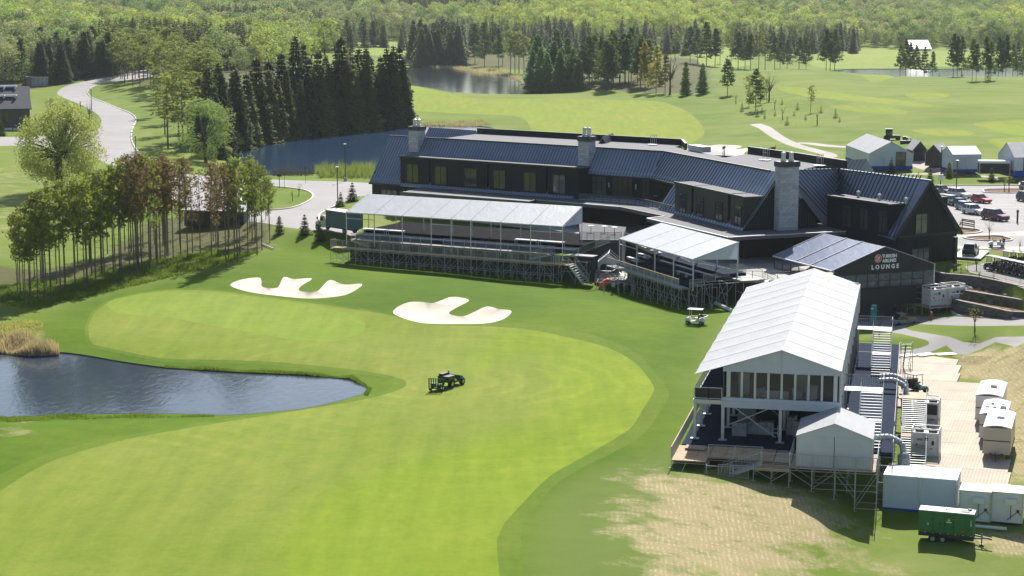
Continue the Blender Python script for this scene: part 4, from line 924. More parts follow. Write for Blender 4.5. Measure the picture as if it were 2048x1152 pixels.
for i in range(9):
    a, b = (1.0 + (L1 - 2) * i / 8, 1.0 + (L1 - 2) * (i + 1) / 8) if i < 8 else (L1 - .9, L1 + 4.6); MB().beam(F1.w(a + .02, 3.75, 1.9), F1.w(b - .02, 3.75, 1.9), .04, 3.5).build('added_shade_sheet', m_trim, s1, loc=-s1.location)  # sheets added as a dark stand-in for the shade under the stand
# white tables inside
for x0, x1 in ((2.2, 6.2), (6.4, 9.4), (28.2, 31.8), (32, 36)):
    tb = thing('long_table', {2.2: 'long white table at the far left end of the long covered stand', 6.4: 'shorter white table, second from the left under the long stand roof', 28.2: 'white table near the right end of the long stand, left one of two', 32: 'white table at the very right end of the long covered stand'}[x0], 'table', F1.w(x0, 5.2, 4.35), 0, 'white tables on the long stand')
    MB().box(((x1 - x0) / 2, .4, .95), (x1 - x0, .9, .05)).build('tabletop', m_whitew, tb)
    for x in (.1, x1 - x0 - .1):
        for y in (.1, .7): MB().box((x, y, .46), (.06, .06, .92)).build('leg', m_galv, tb)
    tb.rotation_euler = (0, 0, F1.a)
# steps, raised corner and ramp at the right end
FE = Frame(F1.w(L1, 0, 0), F1.a)
scaff(s1, FE, [0, 2.2, 4.0], [2.4, 4.6], 3.3, 1, (0,)); deckb(s1, FE, 0, 2.3, .2, 2.2, 2.92, 2, 1, m_ply)
deckb(s1, FE, .2, 4.4, 3.4, 5.2, 3.85, 2, 1, m_boardg); rail(s1, FE.w(0, 3.4, 3.85), FE.w(2.1, 3.4, 3.85)); rail(s1, FE.w(2.2, 3.4, 3.85), FE.w(4.4, 4.4, 5.0))
rail(s1, FE.w(4.4, 4.4, 4.9), FE.w(4.6, 8.5, 5.2)); rail(s1, FE.w(.3, 0, 2.95), FE.w(2.3, 0, 2.95))
FQ = Frame(FE.w(2.3, .2, 0), F1.a - PI / 2); stairs(s1, FQ, -1.9, 0, 0, 2.9, 2.2, .5, 8)
# shed roof on posts
ct = thing('canopy_tent', 'long white mono-pitch canopy over the viewing stand beside the dark clubhouse', 'canopy', F1.w(1, 3.4, 0))
xa, xb = xat(F1, 692, 3.4, 7.9), xat(F1, 1125, 3.4, 7.85); YB = 9.6; n_ = 12
edg = [xat(F1, p_, 3.4, 7.9) for p_ in (692, 748, 804, 862, 902, 941, 1001, 1061, 1125)]
m_canopy = fabric('canopy_roof_pvc', (.52, .535, .55), .5)
for a, b in zip(edg, edg[1:]):
    MB().slab([F1.w(a + .02, 3.4, 7.9), F1.w(b - .02, 3.4, 7.9), F1.w(b - .02, YB, 10.05), F1.w(a + .02, YB, 10.05)], .06).build('roof_panel', m_canopy, ct, loc=-ct.location)
    MB().beam(F1.w(a, 3.38, 7.92), F1.w(a, YB, 10.06), .12, .02).build('roof_seam', m_white, ct, loc=-ct.location)
for x in (xa, xb):
    g = MB(); g.v = [tuple(F1.w(x, y, z)) for y, z in ((3.45, 7.8), (YB, 7.6), (YB, 10.0))] + [tuple(F1.w(x + .05, y, z)) for y, z in ((3.45, 7.8), (YB, 7.6), (YB, 10.0))]
    g.f = [[0, 1, 2], [3, 5, 4], [0, 3, 4, 1], [1, 4, 5, 2], [2, 5, 3, 0]]; g.m = [0] * 5; g.build('end_panel', m_whitew, ct, loc=-ct.location)
for x in edg:
    lrod('post', ct, F1.w(x, 3.45, 3.0), F1.w(x, 3.45, 7.85), .07, m_post, True); lrod('post', ct, F1.w(x, YB, 4.8), F1.w(x, YB, 10.0), .06, m_post, True)
    lrod('rafter', ct, F1.w(x, 3.5, 7.75), F1.w(x, YB, 9.9), .06, m_post, True)
lrod('eaves_beam', ct, F1.w(xa, 3.42, 7.82), F1.w(xb, 3.42, 7.82), .08, m_post, True)
for i, j in ((0, 1), (3, 4), (7, 8)): lrod('eaves_beam', ct, F1.w(edg[i], 3.45, 6.95), F1.w(edg[j], 3.45, 6.95), .05, m_post, True)

# ---- second covered stand
a_, b_ = P(1240, 549, 2.6), P(1385, 590, 2.6)
q0, q1 = P(1238.6, 476.5, 6.1), P(1386, 518, 6.1)
F2s = Frame(V(q0.x, q0.y, 0), math.atan2(q1.y - q0.y, q1.x - q0.x)); L2 = math.hypot(q1.x - q0.x, q1.y - q0.y)
c2 = thing('canopy_tent', 'small white mono-pitch canopy over the second scaffold stand left of the lounge', 'canopy', F2s.w(0, 0, 0))
qb = F2s.l(P(1321, 445, 8.0)); YB2 = qb.y
for i in range(4):
    a, b = L2 * i / 4, L2 * (i + 1) / 4
    MB().slab([F2s.w(a + .02, 0, 6.1), F2s.w(b - .02, 0, 6.1), F2s.w(b - .02, YB2, 8.0), F2s.w(a + .02, YB2, 8.0)], .06).build('roof_panel', m_canopy, c2, loc=-c2.location)
for i in range(5):
    x = L2 * i / 4; MB().beam(F2s.w(x, 0, 6.11), F2s.w(x, YB2, 8.01), .12, .02).build('roof_seam', m_white, c2, loc=-c2.location)
    for y, z, zb_ in ((.05, 6.05, 1.9), (YB2, 7.95, 3.0)): lrod('post', c2, F2s.w(x, y, zb_), F2s.w(x, y, z), .08, m_post, True)
for x in (0, L2):
    g = MB(); g.v = [tuple(F2s.w(x, y, z)) for y, z in ((.05, 6.0), (YB2, 5.7), (YB2, 7.95))] + [tuple(F2s.w(x + .05, y, z)) for y, z in ((.05, 6.0), (YB2, 5.7), (YB2, 7.95))]
    g.f = [[0, 1, 2], [3, 5, 4], [0, 3, 4, 1], [1, 4, 5, 2], [2, 5, 3, 0]]; g.m = [0] * 5; g.build('end_panel', m_whitew, c2, loc=-c2.location)
lrod('eaves_beam', c2, F2s.w(0, .03, 6.0), F2s.w(L2, .03, 6.0), .08, m_post, True)
for i in (0, 3): lrod('eaves_beam', c2, F2s.w(L2 * i / 4, .05, 5.25), F2s.w(L2 * (i + 1) / 4, .05, 5.25), .05, m_post, True)
s2 = thing('viewing_stand', 'short scaffold viewing stand with dark blue tiers above the parked white golf cart', 'grandstand', F2s.w(0, -2, 0))
xs = [L2 * i / 11 for i in range(12)]
zw = 2.3
scaff(s2, F2s, xs, [-2.0, -.6], zw, 2, (0, 1)); scaff(s2, F2s, xs, [1.4, 3.6], 2.3, 1, (0,)); deckb(s2, F2s, 0, L2, -2.0, -.6, zw + .05, 11, 1, m_boardg)
for i in range(11): rail(s2, F2s.w(xs[i] + .03, -2, zw + .05), F2s.w(xs[i + 1] - .03, -2, zw + .05), 1.15, gap=.1)
MB().beam(F2s.w(0, -2, zw + 1.25), F2s.w(L2, -2, zw + 1.25), .08, .06).build('timber_handrail', m_ply, s2, loc=-s2.location)
for k in range(4): deckb(s2, F2s, .4 if k else 0, L2 - .3, -.4 + k * 1.7, 1.3 + k * 1.7 if k < 3 else YB2 + 1.5, 2.55 + .42 * k, 6, 1, m_carpet, .42, 'stand_tier')
for k, (x0, y0) in enumerate(((.3, 1.2), (.3, 2.9), (.8, 4.6), (15.0, 1.5))):
    tb = thing('counter_board', ['white counter board on the lowest blue tier of the short stand', 'white counter board on the second blue tier of the short stand', 'white counter board high up on the short stand', 'white counter board at the front of the short stand near its right end'][k], 'counter', F2s.w(x0, y0, 2.55 + .42 * [1, 2, 3, 1][k]), F2s.a)
    MB().box((1.6 if k < 3 else 2.2, 0, .5), (3.0 if k < 3 else 4.2, .5, .05)).build('board', m_whitew, tb); [MB().box((x_, 0, .24), (.08, .4, .48)).build('bracket', m_galv, tb) for x_ in (.4, 2.8)]
for i in range(5): MB().beam(F2s.w(L2 * i / 5 + .02, 1.3, .6), F2s.w(L2 * (i + 1) / 5 - .02, 1.3, .6), .04, 3.3).build('added_shade_sheet', m_trim, s2, loc=-s2.location)  # more added dark sheets in place of shade below the tiers
FR = Frame(F2s.w(L2, 0, 0), F2s.a)
for k in range(4): rail(s2, FR.w(.3 + .0 * k, -.6 + 2.0 * k, 2.35 + .55 * k), FR.w(.3, 1.2 + 2.0 * k, 2.35 + .55 * k), 1.1, gap=.1)
scaff(s2, FR, [.3, 2.4], [-.6, 1.6, 3.8, 6.2], 3.2, 2, (0, 1, 2)); rail(s2, FR.w(.3, 6.2, 4.1), FR.w(2.6, 6.4, 4.1), 1.1, gap=.1); rail(s2, FR.w(2.6, 6.4, 4.1), FR.w(3.4, 8.4, 3.6), 1.1, gap=.1)
deckb(s2, FR, .3, 3.0, 5.6, 8.4, 3.3, 1, 1, m_boardg)
FZ = Frame(FR.w(1.4, 6.6, 0), F2s.a + .75); stairs(s2, Frame(FR.w(3.6, 8.4, 0), F2s.a + PI / 2 - 2.4), -1.8, 0, 0, 3.3, 5.0, .8, 9)

# ---- lounge on its high black base
l0, l1, l2, l3 = P(1667, 541, 4.8), P(1869, 528, 4.8), P(1550, 511, 4.8), P(1770.6, 494, 7.5)
FL = Frame(V(l0.x, l0.y, 0), math.atan2(l1.y - l0.y, l1.x - l0.x)); WL = math.hypot(l1.x - l0.x, l1.y - l0.y); DL = FL.l(l2).y; ax = WL / 2
print('lounge', WL, DL, FL.l(l2), FL.l(l3))
lg = thing('lounge_pavilion', 'navy roofed lounge pavilion with lettered black gable on a high black base', 'pavilion', FL.w(0, 0, -2.2))
lb = lambda mb, nm, mt: mb.build(nm, mt, lg, loc=-lg.location)
ZR = 7.5; m_uph0 = M('cream_upholstery', (.55, .48, .38), .8)
for s_ in (0, 1):
    for k in range(3):
        y0, y1 = DL * [0, .36, .62][k], DL * [.36, .62, 1][k]; xe = -.25 if s_ == 0 else WL + .25
        lb(MB().slab([FL.w(xe, y0 + .03, 4.72), FL.w(xe, y1 - .03, 4.72), FL.w(ax, y1 - .03, ZR), FL.w(ax, y0 + .03, ZR)], .08), 'roof_panel', m_navyr)
        lb(MB().beam(FL.w(xe, y0, 4.78), FL.w(ax, y0, ZR + .06), .16, .07), 'roof_seam', m_white)
    lb(MB().beam(FL.w(xe, DL, 4.78), FL.w(ax, DL, ZR + .06), .1, .07), 'roof_seam', m_white)
lb(MB().beam(FL.w(-.25, 0, 4.72), FL.w(-.25, DL, 4.72), .1, .16), 'eaves_beam', m_post)
g = MB(); g.v = [tuple(FL.w(x, y, z)) for y in (-.04, .06) for x, z in ((0, 4.75), (ax, ZR - .08), (WL, 4.75), (WL, 4.0), (0, 4.0))]
g.f = [[0, 4, 3, 2, 1], [5, 6, 7, 8, 9]] + [[i, (i + 1) % 5, 5 + (i + 1) % 5, 5 + i] for i in range(5)]; g.m = [0] * 7; gp = lb(g, 'gable_panel', m_blackw)
zf = 2.15
for (F_, L_, nn, nm) in ((FL, WL, 9, 'front'), (Frame(FL.w(0, DL, 0), FL.a - PI / 2), DL, 7, 'side')):
    for i in range(nn):
        a, b = L_ * i / nn, L_ * (i + 1) / nn
        lb(MB().beam(F_.w(a, 0, zf), F_.w(a, 0, 4.1), .12, .12), 'post', m_trim)
        for z0, z1 in ((zf + .06, zf + .85), (zf + .92, 4.0)):
            lb(MB().box((0, 0, 0), (b - a - .14, .03, z1 - z0), F_.a), 'glass_panel', m_clear).location = F_.w((a + b) / 2, 0, (z0 + z1) / 2) - lg.location
    lb(MB().beam(F_.w(0, 0, zf + .88), F_.w(L_, 0, zf + .88), .07, .07), 'transom', m_trim); lb(MB().beam(F_.w(-.4, -.3, zf), F_.w(L_ + .4, -.3, zf), .8, .12), 'ledge', m_trim)
    lb(MB().beam(F_.w(L_, 0, zf), F_.w(L_, 0, 4.8), .14, .14), 'post', m_post)
lb(MB().beam(FL.w(WL, 0, zf + 1), FL.w(WL, DL, zf + 1), .08, 2.2), 'rear_wall', m_clear)
lb(MB().prism([tuple(FL.w(x, y, 0)[:2]) for x, y in ((-.2, .1), (WL + .2, .1), (WL + .2, DL), (-.2, DL))], zf - .35, zf - .02), 'floor', m_plank)
for i, (x, y) in enumerate(((2, 2), (5, 3.2), (8, 2), (11, 3), (13.8, 2), (3.2, 7), (7, 7.5), (11.5, 7.5))):
    tb = thing('lounge_table', 'round pale table standing inside the lounge behind its glass front', 'table', FL.w(x, y, zf), 0, 'tables inside the lounge'); MB().lathe([(.55, 0), (.55, .06)], 12, (0, 0, .72)).build('tabletop', m_uph0, tb); MB().tube((0, 0, 0), (0, 0, .72), .06).build('pedestal', m_trim, tb)
    for k in range(4): MB().box((.85 * math.cos(k * 1.57 + i), .85 * math.sin(k * 1.57 + i), .25), (.42, .42, .5), k * 1.57 + i).build('seat', m_uph0, tb)
# black skirt, open on the right-hand side at the bottom
sk = [(-.5, -.45), (WL * .56, -.45)]
lb(MB().box((0, 0, 0), (WL * .58 + .5, .1, zf + 3.3), FL.a), 'skirt', m_blackw).location = FL.w((WL * .58 - .5) / 2, -.45, (zf - 3.3) / 2) - lg.location
lb(MB().box((0, 0, 0), (WL * .42 + .5, .1, 2.3), FL.a), 'skirt', m_blackw).location = FL.w(WL * .58 + (WL * .42 + .5) / 2, -.45, zf - 1.2) - lg.location
lb(MB().box((0, 0, 0), (.9, .1, 4.6), FL.a), 'skirt', m_blackw).location = FL.w(WL + .1, -.45, zf - 2.3) - lg.location
lb(MB().box((0, 0, 0), (.1, DL, zf + 2.0), FL.a), 'skirt', m_blackw).location = FL.w(-.5, DL / 2, (zf - 2.2) / 2) - lg.location
lb(MB().box((0, 0, 0), (.1, DL * .5, 3.6), FL.a), 'skirt', m_blackw).location = FL.w(WL + .5, DL * .7, zf - 1.9) - lg.location
for x in (WL * .6, WL * .75, WL * .9, WL):
    for y in (0, 4, 8): lrod('standard', lg, FL.w(x, y + .2, -2.2), FL.w(x, y + .2, zf - .3), .04)
for i, x in enumerate((WL * .6, WL * .75)): lrod('brace', lg, FL.w(x, 2, -2.1), FL.w(x + WL * .15, 2, 1.2), .035); lrod('ledger', lg, FL.w(x, 1, -.6), FL.w(x + WL * .15, 1, -.6), .03)
# lettering and emblem on the gable
def text(body, size, F, x, z, mat, par, nm='lettering', sx=1.0, sp=1.0, bold=.01, y=-.06, ext=.012, base=None):
    cu = bpy.data.curves.new(nm, 'FONT'); cu.body = body; cu.size = size; cu.extrude = ext; cu.offset = bold; cu.space_character = sp; cu.align_x = 'CENTER'; cu.resolution_u = 2
    tmp = bpy.data.objects.new('t', cu); COL.objects.link(tmp); dg = bpy.context.evaluated_depsgraph_get(); me = bpy.data.meshes.new_from_object(tmp.evaluated_get(dg)); bpy.data.objects.remove(tmp)
    me.name = nm; me.materials.clear(); me.materials.append(mat); o = ob(nm, me, par); wl = F.w(x, y, z); root = base if base is not None else par.location
    o.location = wl - root; o.rotation_euler = (PI / 2, 0, F.a); o.scale = (sx, 1, 1); return o
m_let = M('white_lettering', (.85, .85, .86), .5, var=.02); m_red = M('emblem_red', (.55, .02, .03), .5, var=.05)
tx = lambda px: xat(FL, px, -.06, 6.0)
text('TURKISH', .62, FL, tx(1779), 6.02 + .05, m_let, lg, sx=.92, bold=.022); text('AIRLINES', .62, FL, tx(1779), 5.46, m_let, lg, sx=.86, bold=.022); text('LOUNGE', .78, FL, tx(1771), 4.62, m_let, lg, sx=1.0, sp=1.55, bold=.03)
em = MB(); c = FL.w(tx(1756), -.07, 6.03); em.tube(c, c - FL.n * .02, .56, 24); em = em.build('emblem', m_red, lg, loc=-lg.location)
def arc(par, r, a0, a1, w, cx_=0.0, cz_=0.0, dy=-.1, n=10, mat=None):
    g = MB(); pts = [(cx_ + r * math.cos(a0 + (a1 - a0) * i / n), cz_ + r * math.sin(a0 + (a1 - a0) * i / n)) for i in range(n + 1)]
    for (a, b), (c_, d) in zip(pts, pts[1:]): g.beam(c + FL.u * a - FL.n * (.07) + V(0, 0, b), c + FL.u * c_ - FL.n * .07 + V(0, 0, d), .02, w)
    return g.build('emblem_mark', mat or m_let, par)
arc(em, .5, 0, 2 * PI, .045, n=24); arc(em, .42, 2.2, 4.4, .07, .12, .05); arc(em, .34, -.9, 1.2, .06, -.1, -.05)
g = MB(); g.v = [tuple(c - FL.n * .09 + FL.u * a + V(0, 0, b)) for a, b in ((-.30, -.30), (-.02, -.12), (.30, .30), (.05, .1), (-.22, .22), (-.05, .0))]; g.f = [[0, 1, 5], [1, 2, 3, 5], [5, 3, 4]]; g.m = [0] * 3; g.build('emblem_mark', m_let, em)

# ---- large two-storey marquee
o4 = P(1445, 880, .6); a4 = math.atan2(-.214, .977)
F4 = Frame(V(o4.x, o4.y, 0), a4); W4, L4, G4 = 10.2, 50.0, 2.6
mq = thing('marquee', 'big white two-storey marquee with ridged roof, glazed front and side gallery', 'marquee', F4.w(0, 0, .6))
mb_ = lambda mb, nm, mt: mb.build(nm, mt, mq, loc=-mq.location)
ZE4, ZR4, ZG4 = 7.42, 9.08, 6.6; xm = W4 / 2; FU = 4.3
for i in range(10):
    y0, y1 = -.35 + 5.07 * i, -.35 + 5.07 * (i + 1)
    sag = .13
    for pts in ([(-G4, ZG4), (0, ZE4), (xm, ZR4)], [(W4 + .15, ZE4 - .05), (xm, ZR4)]):
        g = MB(); ny = 6
        for j in range(ny):
            ya, yb = y0 + (y1 - y0) * j / ny, y0 + (y1 - y0) * (j + 1) / ny; sa, sb = -sag * math.sin(PI * j / ny), -sag * math.sin(PI * (j + 1) / ny)
            for (xa_, za_), (xb_, zb_) in zip(pts, pts[1:]):
                g.slab([F4.w(xa_, ya, za_ + sa), F4.w(xb_, ya, zb_ + sa), F4.w(xb_, yb, zb_ + sb), F4.w(xa_, yb, za_ + sb)], .03)
        mb_(g, 'roof_panel', m_white)
for i in range(11):
    y = -.35 + 5.07 * i
    if 0 < i < 10:
        g = MB()
        for (xa_, za_), (xb_, zb_) in (((-G4, ZG4), (0, ZE4)), ((0, ZE4), (xm, ZR4)), ((xm, ZR4), (W4 + .15, ZE4 - .05))): g.beam(F4.w(xa_, y, za_ + .005), F4.w(xb_, y, zb_ + .005), .10, .02)
        mb_(g, 'roof_seam', m_white)
# front gable cloth and window band
g = MB(); pts = [(-.05, 6.9), (W4 + .05, 6.9), (W4 + .05, ZE4 - .03), (xm, ZR4 - .03), (-.05, ZE4 - .03)]
g.v = [tuple(F4.w(x, y, z)) for y in (-.1, -.04) for x, z in pts]; g.f = [[0, 1, 2, 3, 4], [9, 8, 7, 6, 5]] + [[i, 5 + i, 5 + (i + 1) % 5, (i + 1) % 5] for i in range(5)]; g.m = [0] * 7; gc = mb_(g, 'gable_cloth', m_whitew)
MB().beam(F4.w(xm, -.13, 6.2), F4.w(xm, -.13, ZR4), .07, .05).build('gable_lacing', m_grey, gc)
nw = 8; x0w, x1w = .45, W4 - .35
for i in range(nw + 1):
    x = x0w + (x1w - x0w) * i / nw; mb_(MB().beam(F4.w(x, -.1, FU + .3), F4.w(x, -.1, 6.92), .2 if 0 < i < nw else .34, .12), 'window_post', m_post)
m_dimglass, nt_, b_ = new_mat('tinted_clear_panel'); b_.inputs['Base Color'].default_value = (.10, .10, .10, 1); b_.inputs['Roughness'].default_value = .06; b_.inputs['Alpha'].default_value = .25
for i in range(nw):
    a, b = x0w + (x1w - x0w) * i / nw, x0w + (x1w - x0w) * (i + 1) / nw
    MB().box((0, 0, 0), (b - a - .22, .03, 2.3), F4.a).build('glass_panel', m_dimglass, mq, loc=F4.w((a + b) / 2, -.08, FU + 1.42) - mq.location)
mb_(MB().box((0, 0, 0), (W4 + .2, .2, .3), F4.a), 'sill_band', m_whitew).location = F4.w(W4 / 2, -.12, FU + .12) - mq.location
mb_(MB().box((0, 0, 0), (W4 + .3, .25, .6), F4.a), 'floor_beam', m_whitew).location = F4.w(W4 / 2, -.14, FU - .34) - mq.location
mb_(MB().prism([tuple(F4.w(x, y, 0)[:2]) for x, y in ((0, 0), (W4, 0), (W4, L4), (0, L4))], FU - .4, FU), 'upper_floor', M('brown_floor', (.07, .06, .055), .8))
mb_(MB().prism([tuple(F4.w(x, y, 0)[:2]) for x, y in ((-G4, -.3), (-.05, -.3), (-.05, L4), (-G4, L4))], FU - .25, FU - .02), 'gallery_floor', m_carpet)
mb_(MB().box((0, 0, 0), (.12, L4, 3.1), F4.a), 'side_wall', m_whitew).location = F4.w(W4 + .02, L4 / 2, FU + 1.55) - mq.location
for i in range(11): mb_(MB().beam(F4.w(W4 + .12, i * 5, FU - .2), F4.w(W4 + .12, i * 5, ZE4), .14, .14), 'post', m_post)
mb_(MB().box((0, 0, 0), (.1, L4, 2.9), F4.a), 'side_wall', m_clear).location = F4.w(0, L4 / 2, FU + 1.5) - mq.location
mb_(MB().box((0, 0, 0), (W4, .12, 5), F4.a), 'end_wall', m_whitew).location = F4.w(W4 / 2, L4, FU + .8) - mq.location
mb_(MB().box((0, 0, 0), (.12, L4 - 6, 3.2), F4.a), 'lower_wall', m_blackw).location = F4.w(W4, L4 / 2 + 3, 2.2) - mq.location
for i in range(11):
    for x in (-G4 + .1, 0, xm, W4):
        if x in (xm, W4) and i > 3: continue
        lo = .6; mb_(MB().box((0, 0, (FU - .4 + lo) / 2), (.26, .26, FU - .4 - lo), F4.a), 'column', m_post).location = F4.w(x, i * 5, 0) - mq.location
        mb_(MB().box((0, 0, lo + .04), (.75, .45, .08), F4.a), 'column_foot', m_galv).location = F4.w(x, i * 5, 0) - mq.location
    mb_(MB().beam(F4.w(-G4, i * 5, FU - .3), F4.w(W4, i * 5, FU - .3), .14, .3), 'floor_joist', m_post)
mb_(MB().beam(F4.w(-G4, -.3, FU - .15), F4.w(0, -.3, FU - .15), .14, .28), 'gallery_edge', m_post); mb_(MB().beam(F4.w(-G4, -.3, FU - .15), F4.w(-G4, L4, FU - .15), .14, .28), 'gallery_edge', m_post)
for y in (0, 8.0): mb_(MB().beam(F4.w(.8, y + .3, FU - .6), F4.w(xm - .4, y + .3, 1.0), .06, .06).beam(F4.w(xm - .8, y + .35, FU - .6), F4.w(.6, y + .35, 2.0), .06, .06), 'brace', m_post)
# gallery balustrade
for a, b in ((-G4 + .05, -1.3), (-1.3, -.1)):
    mb_(MB().beam(F4.w(a, -.3, FU + 1.1), F4.w(b, -.3, FU + 1.1), .07, .06).beam(F4.w(a, -.3, FU + .12), F4.w(b, -.3, FU + .12), .05, .05).beam(F4.w(a, -.3, FU), F4.w(a, -.3, FU + 1.1), .06, .06).beam(F4.w(b, -.3, FU), F4.w(b, -.3, FU + 1.1), .06, .06), 'guard_rail', m_post)
    mb_(MB().box((0, 0, 0), (b - a - .1, .02, .85), F4.a), 'mesh_panel', m_blackw).location = F4.w((a + b) / 2, -.28, FU + .6) - mq.location
for i in range(25):
    a, b = F4.w(-G4 + .02, -.3 + i * 2, FU), F4.w(-G4 + .02, 1.66 + i * 2, FU); rail(mq, a, b, 1.1, mat=m_post, gap=.25)
# furniture behind the glass
m_uph = M('white_upholstery', (.6, .6, .62), .8, var=.1); m_wrap = M('wrapped_furniture', (.30, .32, .35), .35, var=.3, sc=2)
def sofa(x, y, w, lab, rz=0.0, z=FU):
    s = thing('sofa', lab, 'sofa', F4.w(x, y, z), F4.a + rz); MB().box((0, 0, .22), (w, .8, .4)).build('seat', m_uph, s); MB().box((0, .35, .55), (w, .18, .5)).build('backrest', m_uph, s)
    for k in (-1, 1): MB().box((k * w / 2, 0, .38), (.16, .8, .55)).build('armrest', m_uph, s)
sofa(4.6, 1.3, 2.1, 'long white sofa behind the centre panes of the glazed marquee front', PI); sofa(3.1, 2.0, .9, 'white armchair left of the long sofa behind the marquee glazing', -PI / 2); sofa(6.4, 2.1, .9, 'white armchair right of the long sofa behind the marquee glazing', PI / 2)
for x, y, w, h, lab in ((1.6, 2.5, 1.0, 1.9, 'white display board behind the second pane from the left'), (6.6, 4.5, 1.0, 1.7, 'white display board far behind the glazing right of centre'), (7.7, 1.6, 1.0, 1.2, 'white bar counter behind the third pane from the right'),):
    d = thing('display_board' if h > 1.4 else 'bar_counter', lab, 'board' if h > 1.4 else 'counter', F4.w(x, y, FU), F4.a); MB().box((0, 0, h / 2 + .1), (w, .12 if h > 1.4 else .6, h)).build('panel', m_uph, d); MB().box((0, 0, .04), (w * .8, .6, .08)).build('foot', m_galv, d)
for k, (x, y, w, d_, h, lab) in enumerate(((1.3, 2.2, 1.3, .9, 1.3, 'shrink wrapped low cabinet beside the left inner column on the ground floor'), (3.0, 3.4, 2.6, 1.2, 1.2, 'long shrink wrapped furniture stack under the marquee, left of the middle column'), (1.5, 7.5, 1.6, 1.0, 1.6, 'tall wrapped cabinet deep under the marquee'),
         (7.0, 3.0, 1.8, 1.1, 1.6, 'shrink wrapped stack just right of the middle marquee column'), (5.9, 3.6, .9, .9, 1.8, 'pale green wrapped unit right behind the middle marquee column'))):
    c = thing('wrapped_furniture', lab, 'furniture', F4.w(x, y, .6), F4.a); MB().box((0, 0, h * .3), (w, d_, h * .6)).build('base', m_wrap, c)
    g = MB(); [g.box((-w / 2 + w * (i + .5) / 4, 0, h * .6 + h * .15 + random.uniform(-.06, .06)), (w / 4.3, d_ * random.uniform(.6, .95), h * .32)) for i in range(4)]; g.build('stacked_seats', m_wrap, c)
st_ = thing('step_stool', 'small white folding step stool beside the wrapped furniture stack', 'stool', F4.w(4.5, 2.4, .6), F4.a)
for z in (.35, .7): MB().box((0, (.7 - z) * -.4, z), (.45, .3, .04)).build('tread', m_uph, st_)
for x in (-.22, .22): MB().beam((x, -.3, 0), (x, 0, 1.0), .04).beam((x, .3, 0), (x, 0, 1.0), .04).build('side_frame', m_uph, st_)
# ---------------------------------------------------------------- deck of the big marquee
dk = thing('scaffold_deck', 'scaffold deck with blue carpet and plywood ends carrying the big white marquee', 'deck', F4.w(0, 0, 0))
YF = F4.l(P(1745, 943, .6)).y; YF2 = F4.l(P(1573, 932, .6)).y; XR = F4.l(P(1745, 943, .6)).x; XL4 = F4.l(P(1346, 930, .45)).x; YL = F4.l(P(1346, 930, .45)).y
print('deck', YF, YF2, XR, XL4, YL)
D = -8.3; XR = 14.2
deckb(dk, F4, -3.4, 15.0, -2.2, 50.5, .56, 1, 10, m_carpet, .12, 'carpet')
deckb(dk, F4, 6.6, 13.7, D, -2.25, .56, 4, 2, m_plank, .1); deckb(dk, F4, -3.6, -.6, D + .6, -2.3, .5, 3, 2, m_ply); deckb(dk, F4, -.55, 5.0, -6.3, -2.3, .54, 4, 2, m_ply)
deckb(dk, F4, 3.6, 6.5, D, -6.35, .2, 2, 1, m_ply); deckb(dk, F4, 5.05, 6.5, -6.3, -2.3, .5, 1, 2, m_plank)
MB().box((0, 0, .64), (1.8, 1.2, .12), F4.a).build('plywood_sheet', m_plank, dk, loc=F4.w(-2.0, -3.4, 0) - dk.location)
scaff(dk, F4, [-3.6, -.6], [D + .6, -6.2], .38, 0, (0,)); scaff(dk, F4, [-.5, 1.5, 3.5, 5.0, 6.5, 8.4, 10.3, 12.0, 13.8], [D, -6.3], .42, 2, (0, 1)); scaff(dk, F4, [13.8, 15.0], [-5, -2, 1, 4, 7, 10, 13, 16, 19, 22, 25, 28, 31], .42, 2, (0, 1)); scaff(dk, F4, [8.4, 11.2], [-4, -1, 2, 5], .42, 2, (0, 1))
for a, b in (((-.55, -6.4), (1.7, -6.4)), ((1.75, -6.4), (4.1, -6.4)), ((4.15, D), (6.5, D)), ((6.55, D), (8.4, D)), ((8.5, D), (10.4, D)), ((10.5, D), (12.0, D)), ((12.1, D), (13.8, D)), ((6.52, D), (6.52, -5.6)), ((6.52, -5.5), (6.52, -2.6))):
    rail(dk, F4.w(*a, .55), F4.w(*b, .55), 1.15, gap=.11)
for i in range(20): rail(dk, F4.w(-3.62, D + .6 + i * 2.07, .5), F4.w(-3.62, D + .6 + (i + .98) * 2.07, .5), 1.1, gap=.11)
MB().beam(F4.w(-3.62, D + .6, 1.62), F4.w(-3.62, 33, 1.62), .09, .05).build('timber_handrail', m_ply, dk, loc=-dk.location)
for i in range(26):
    y0 = D + i * 2.07
    if 0 < y0 - 2.5 < 3: continue
    rail(dk, F4.w(15.0 if y0 > -2.4 else 13.8, y0, .56), F4.w(15.0 if y0 > -2.4 else 13.8, y0 + 2.0, .56), 1.1)
FSd = Frame(F4.w(4.0, D - .5, 0), F4.a + PI); stairs(dk, Frame(F4.w(4.1, -7.0, 0), F4.a + PI / 2), -.4, .7, 0, .5, 3.4, -.9, 8)
g0 = F4.w(.3, -7.6, 0)
for i in (0, 1): rail(dk, F4.w(.5 + i * 1.3, -8.2, -.75), F4.w(1.75 + i * 1.3, -8.2, -.75), 1.2, gap=.1)
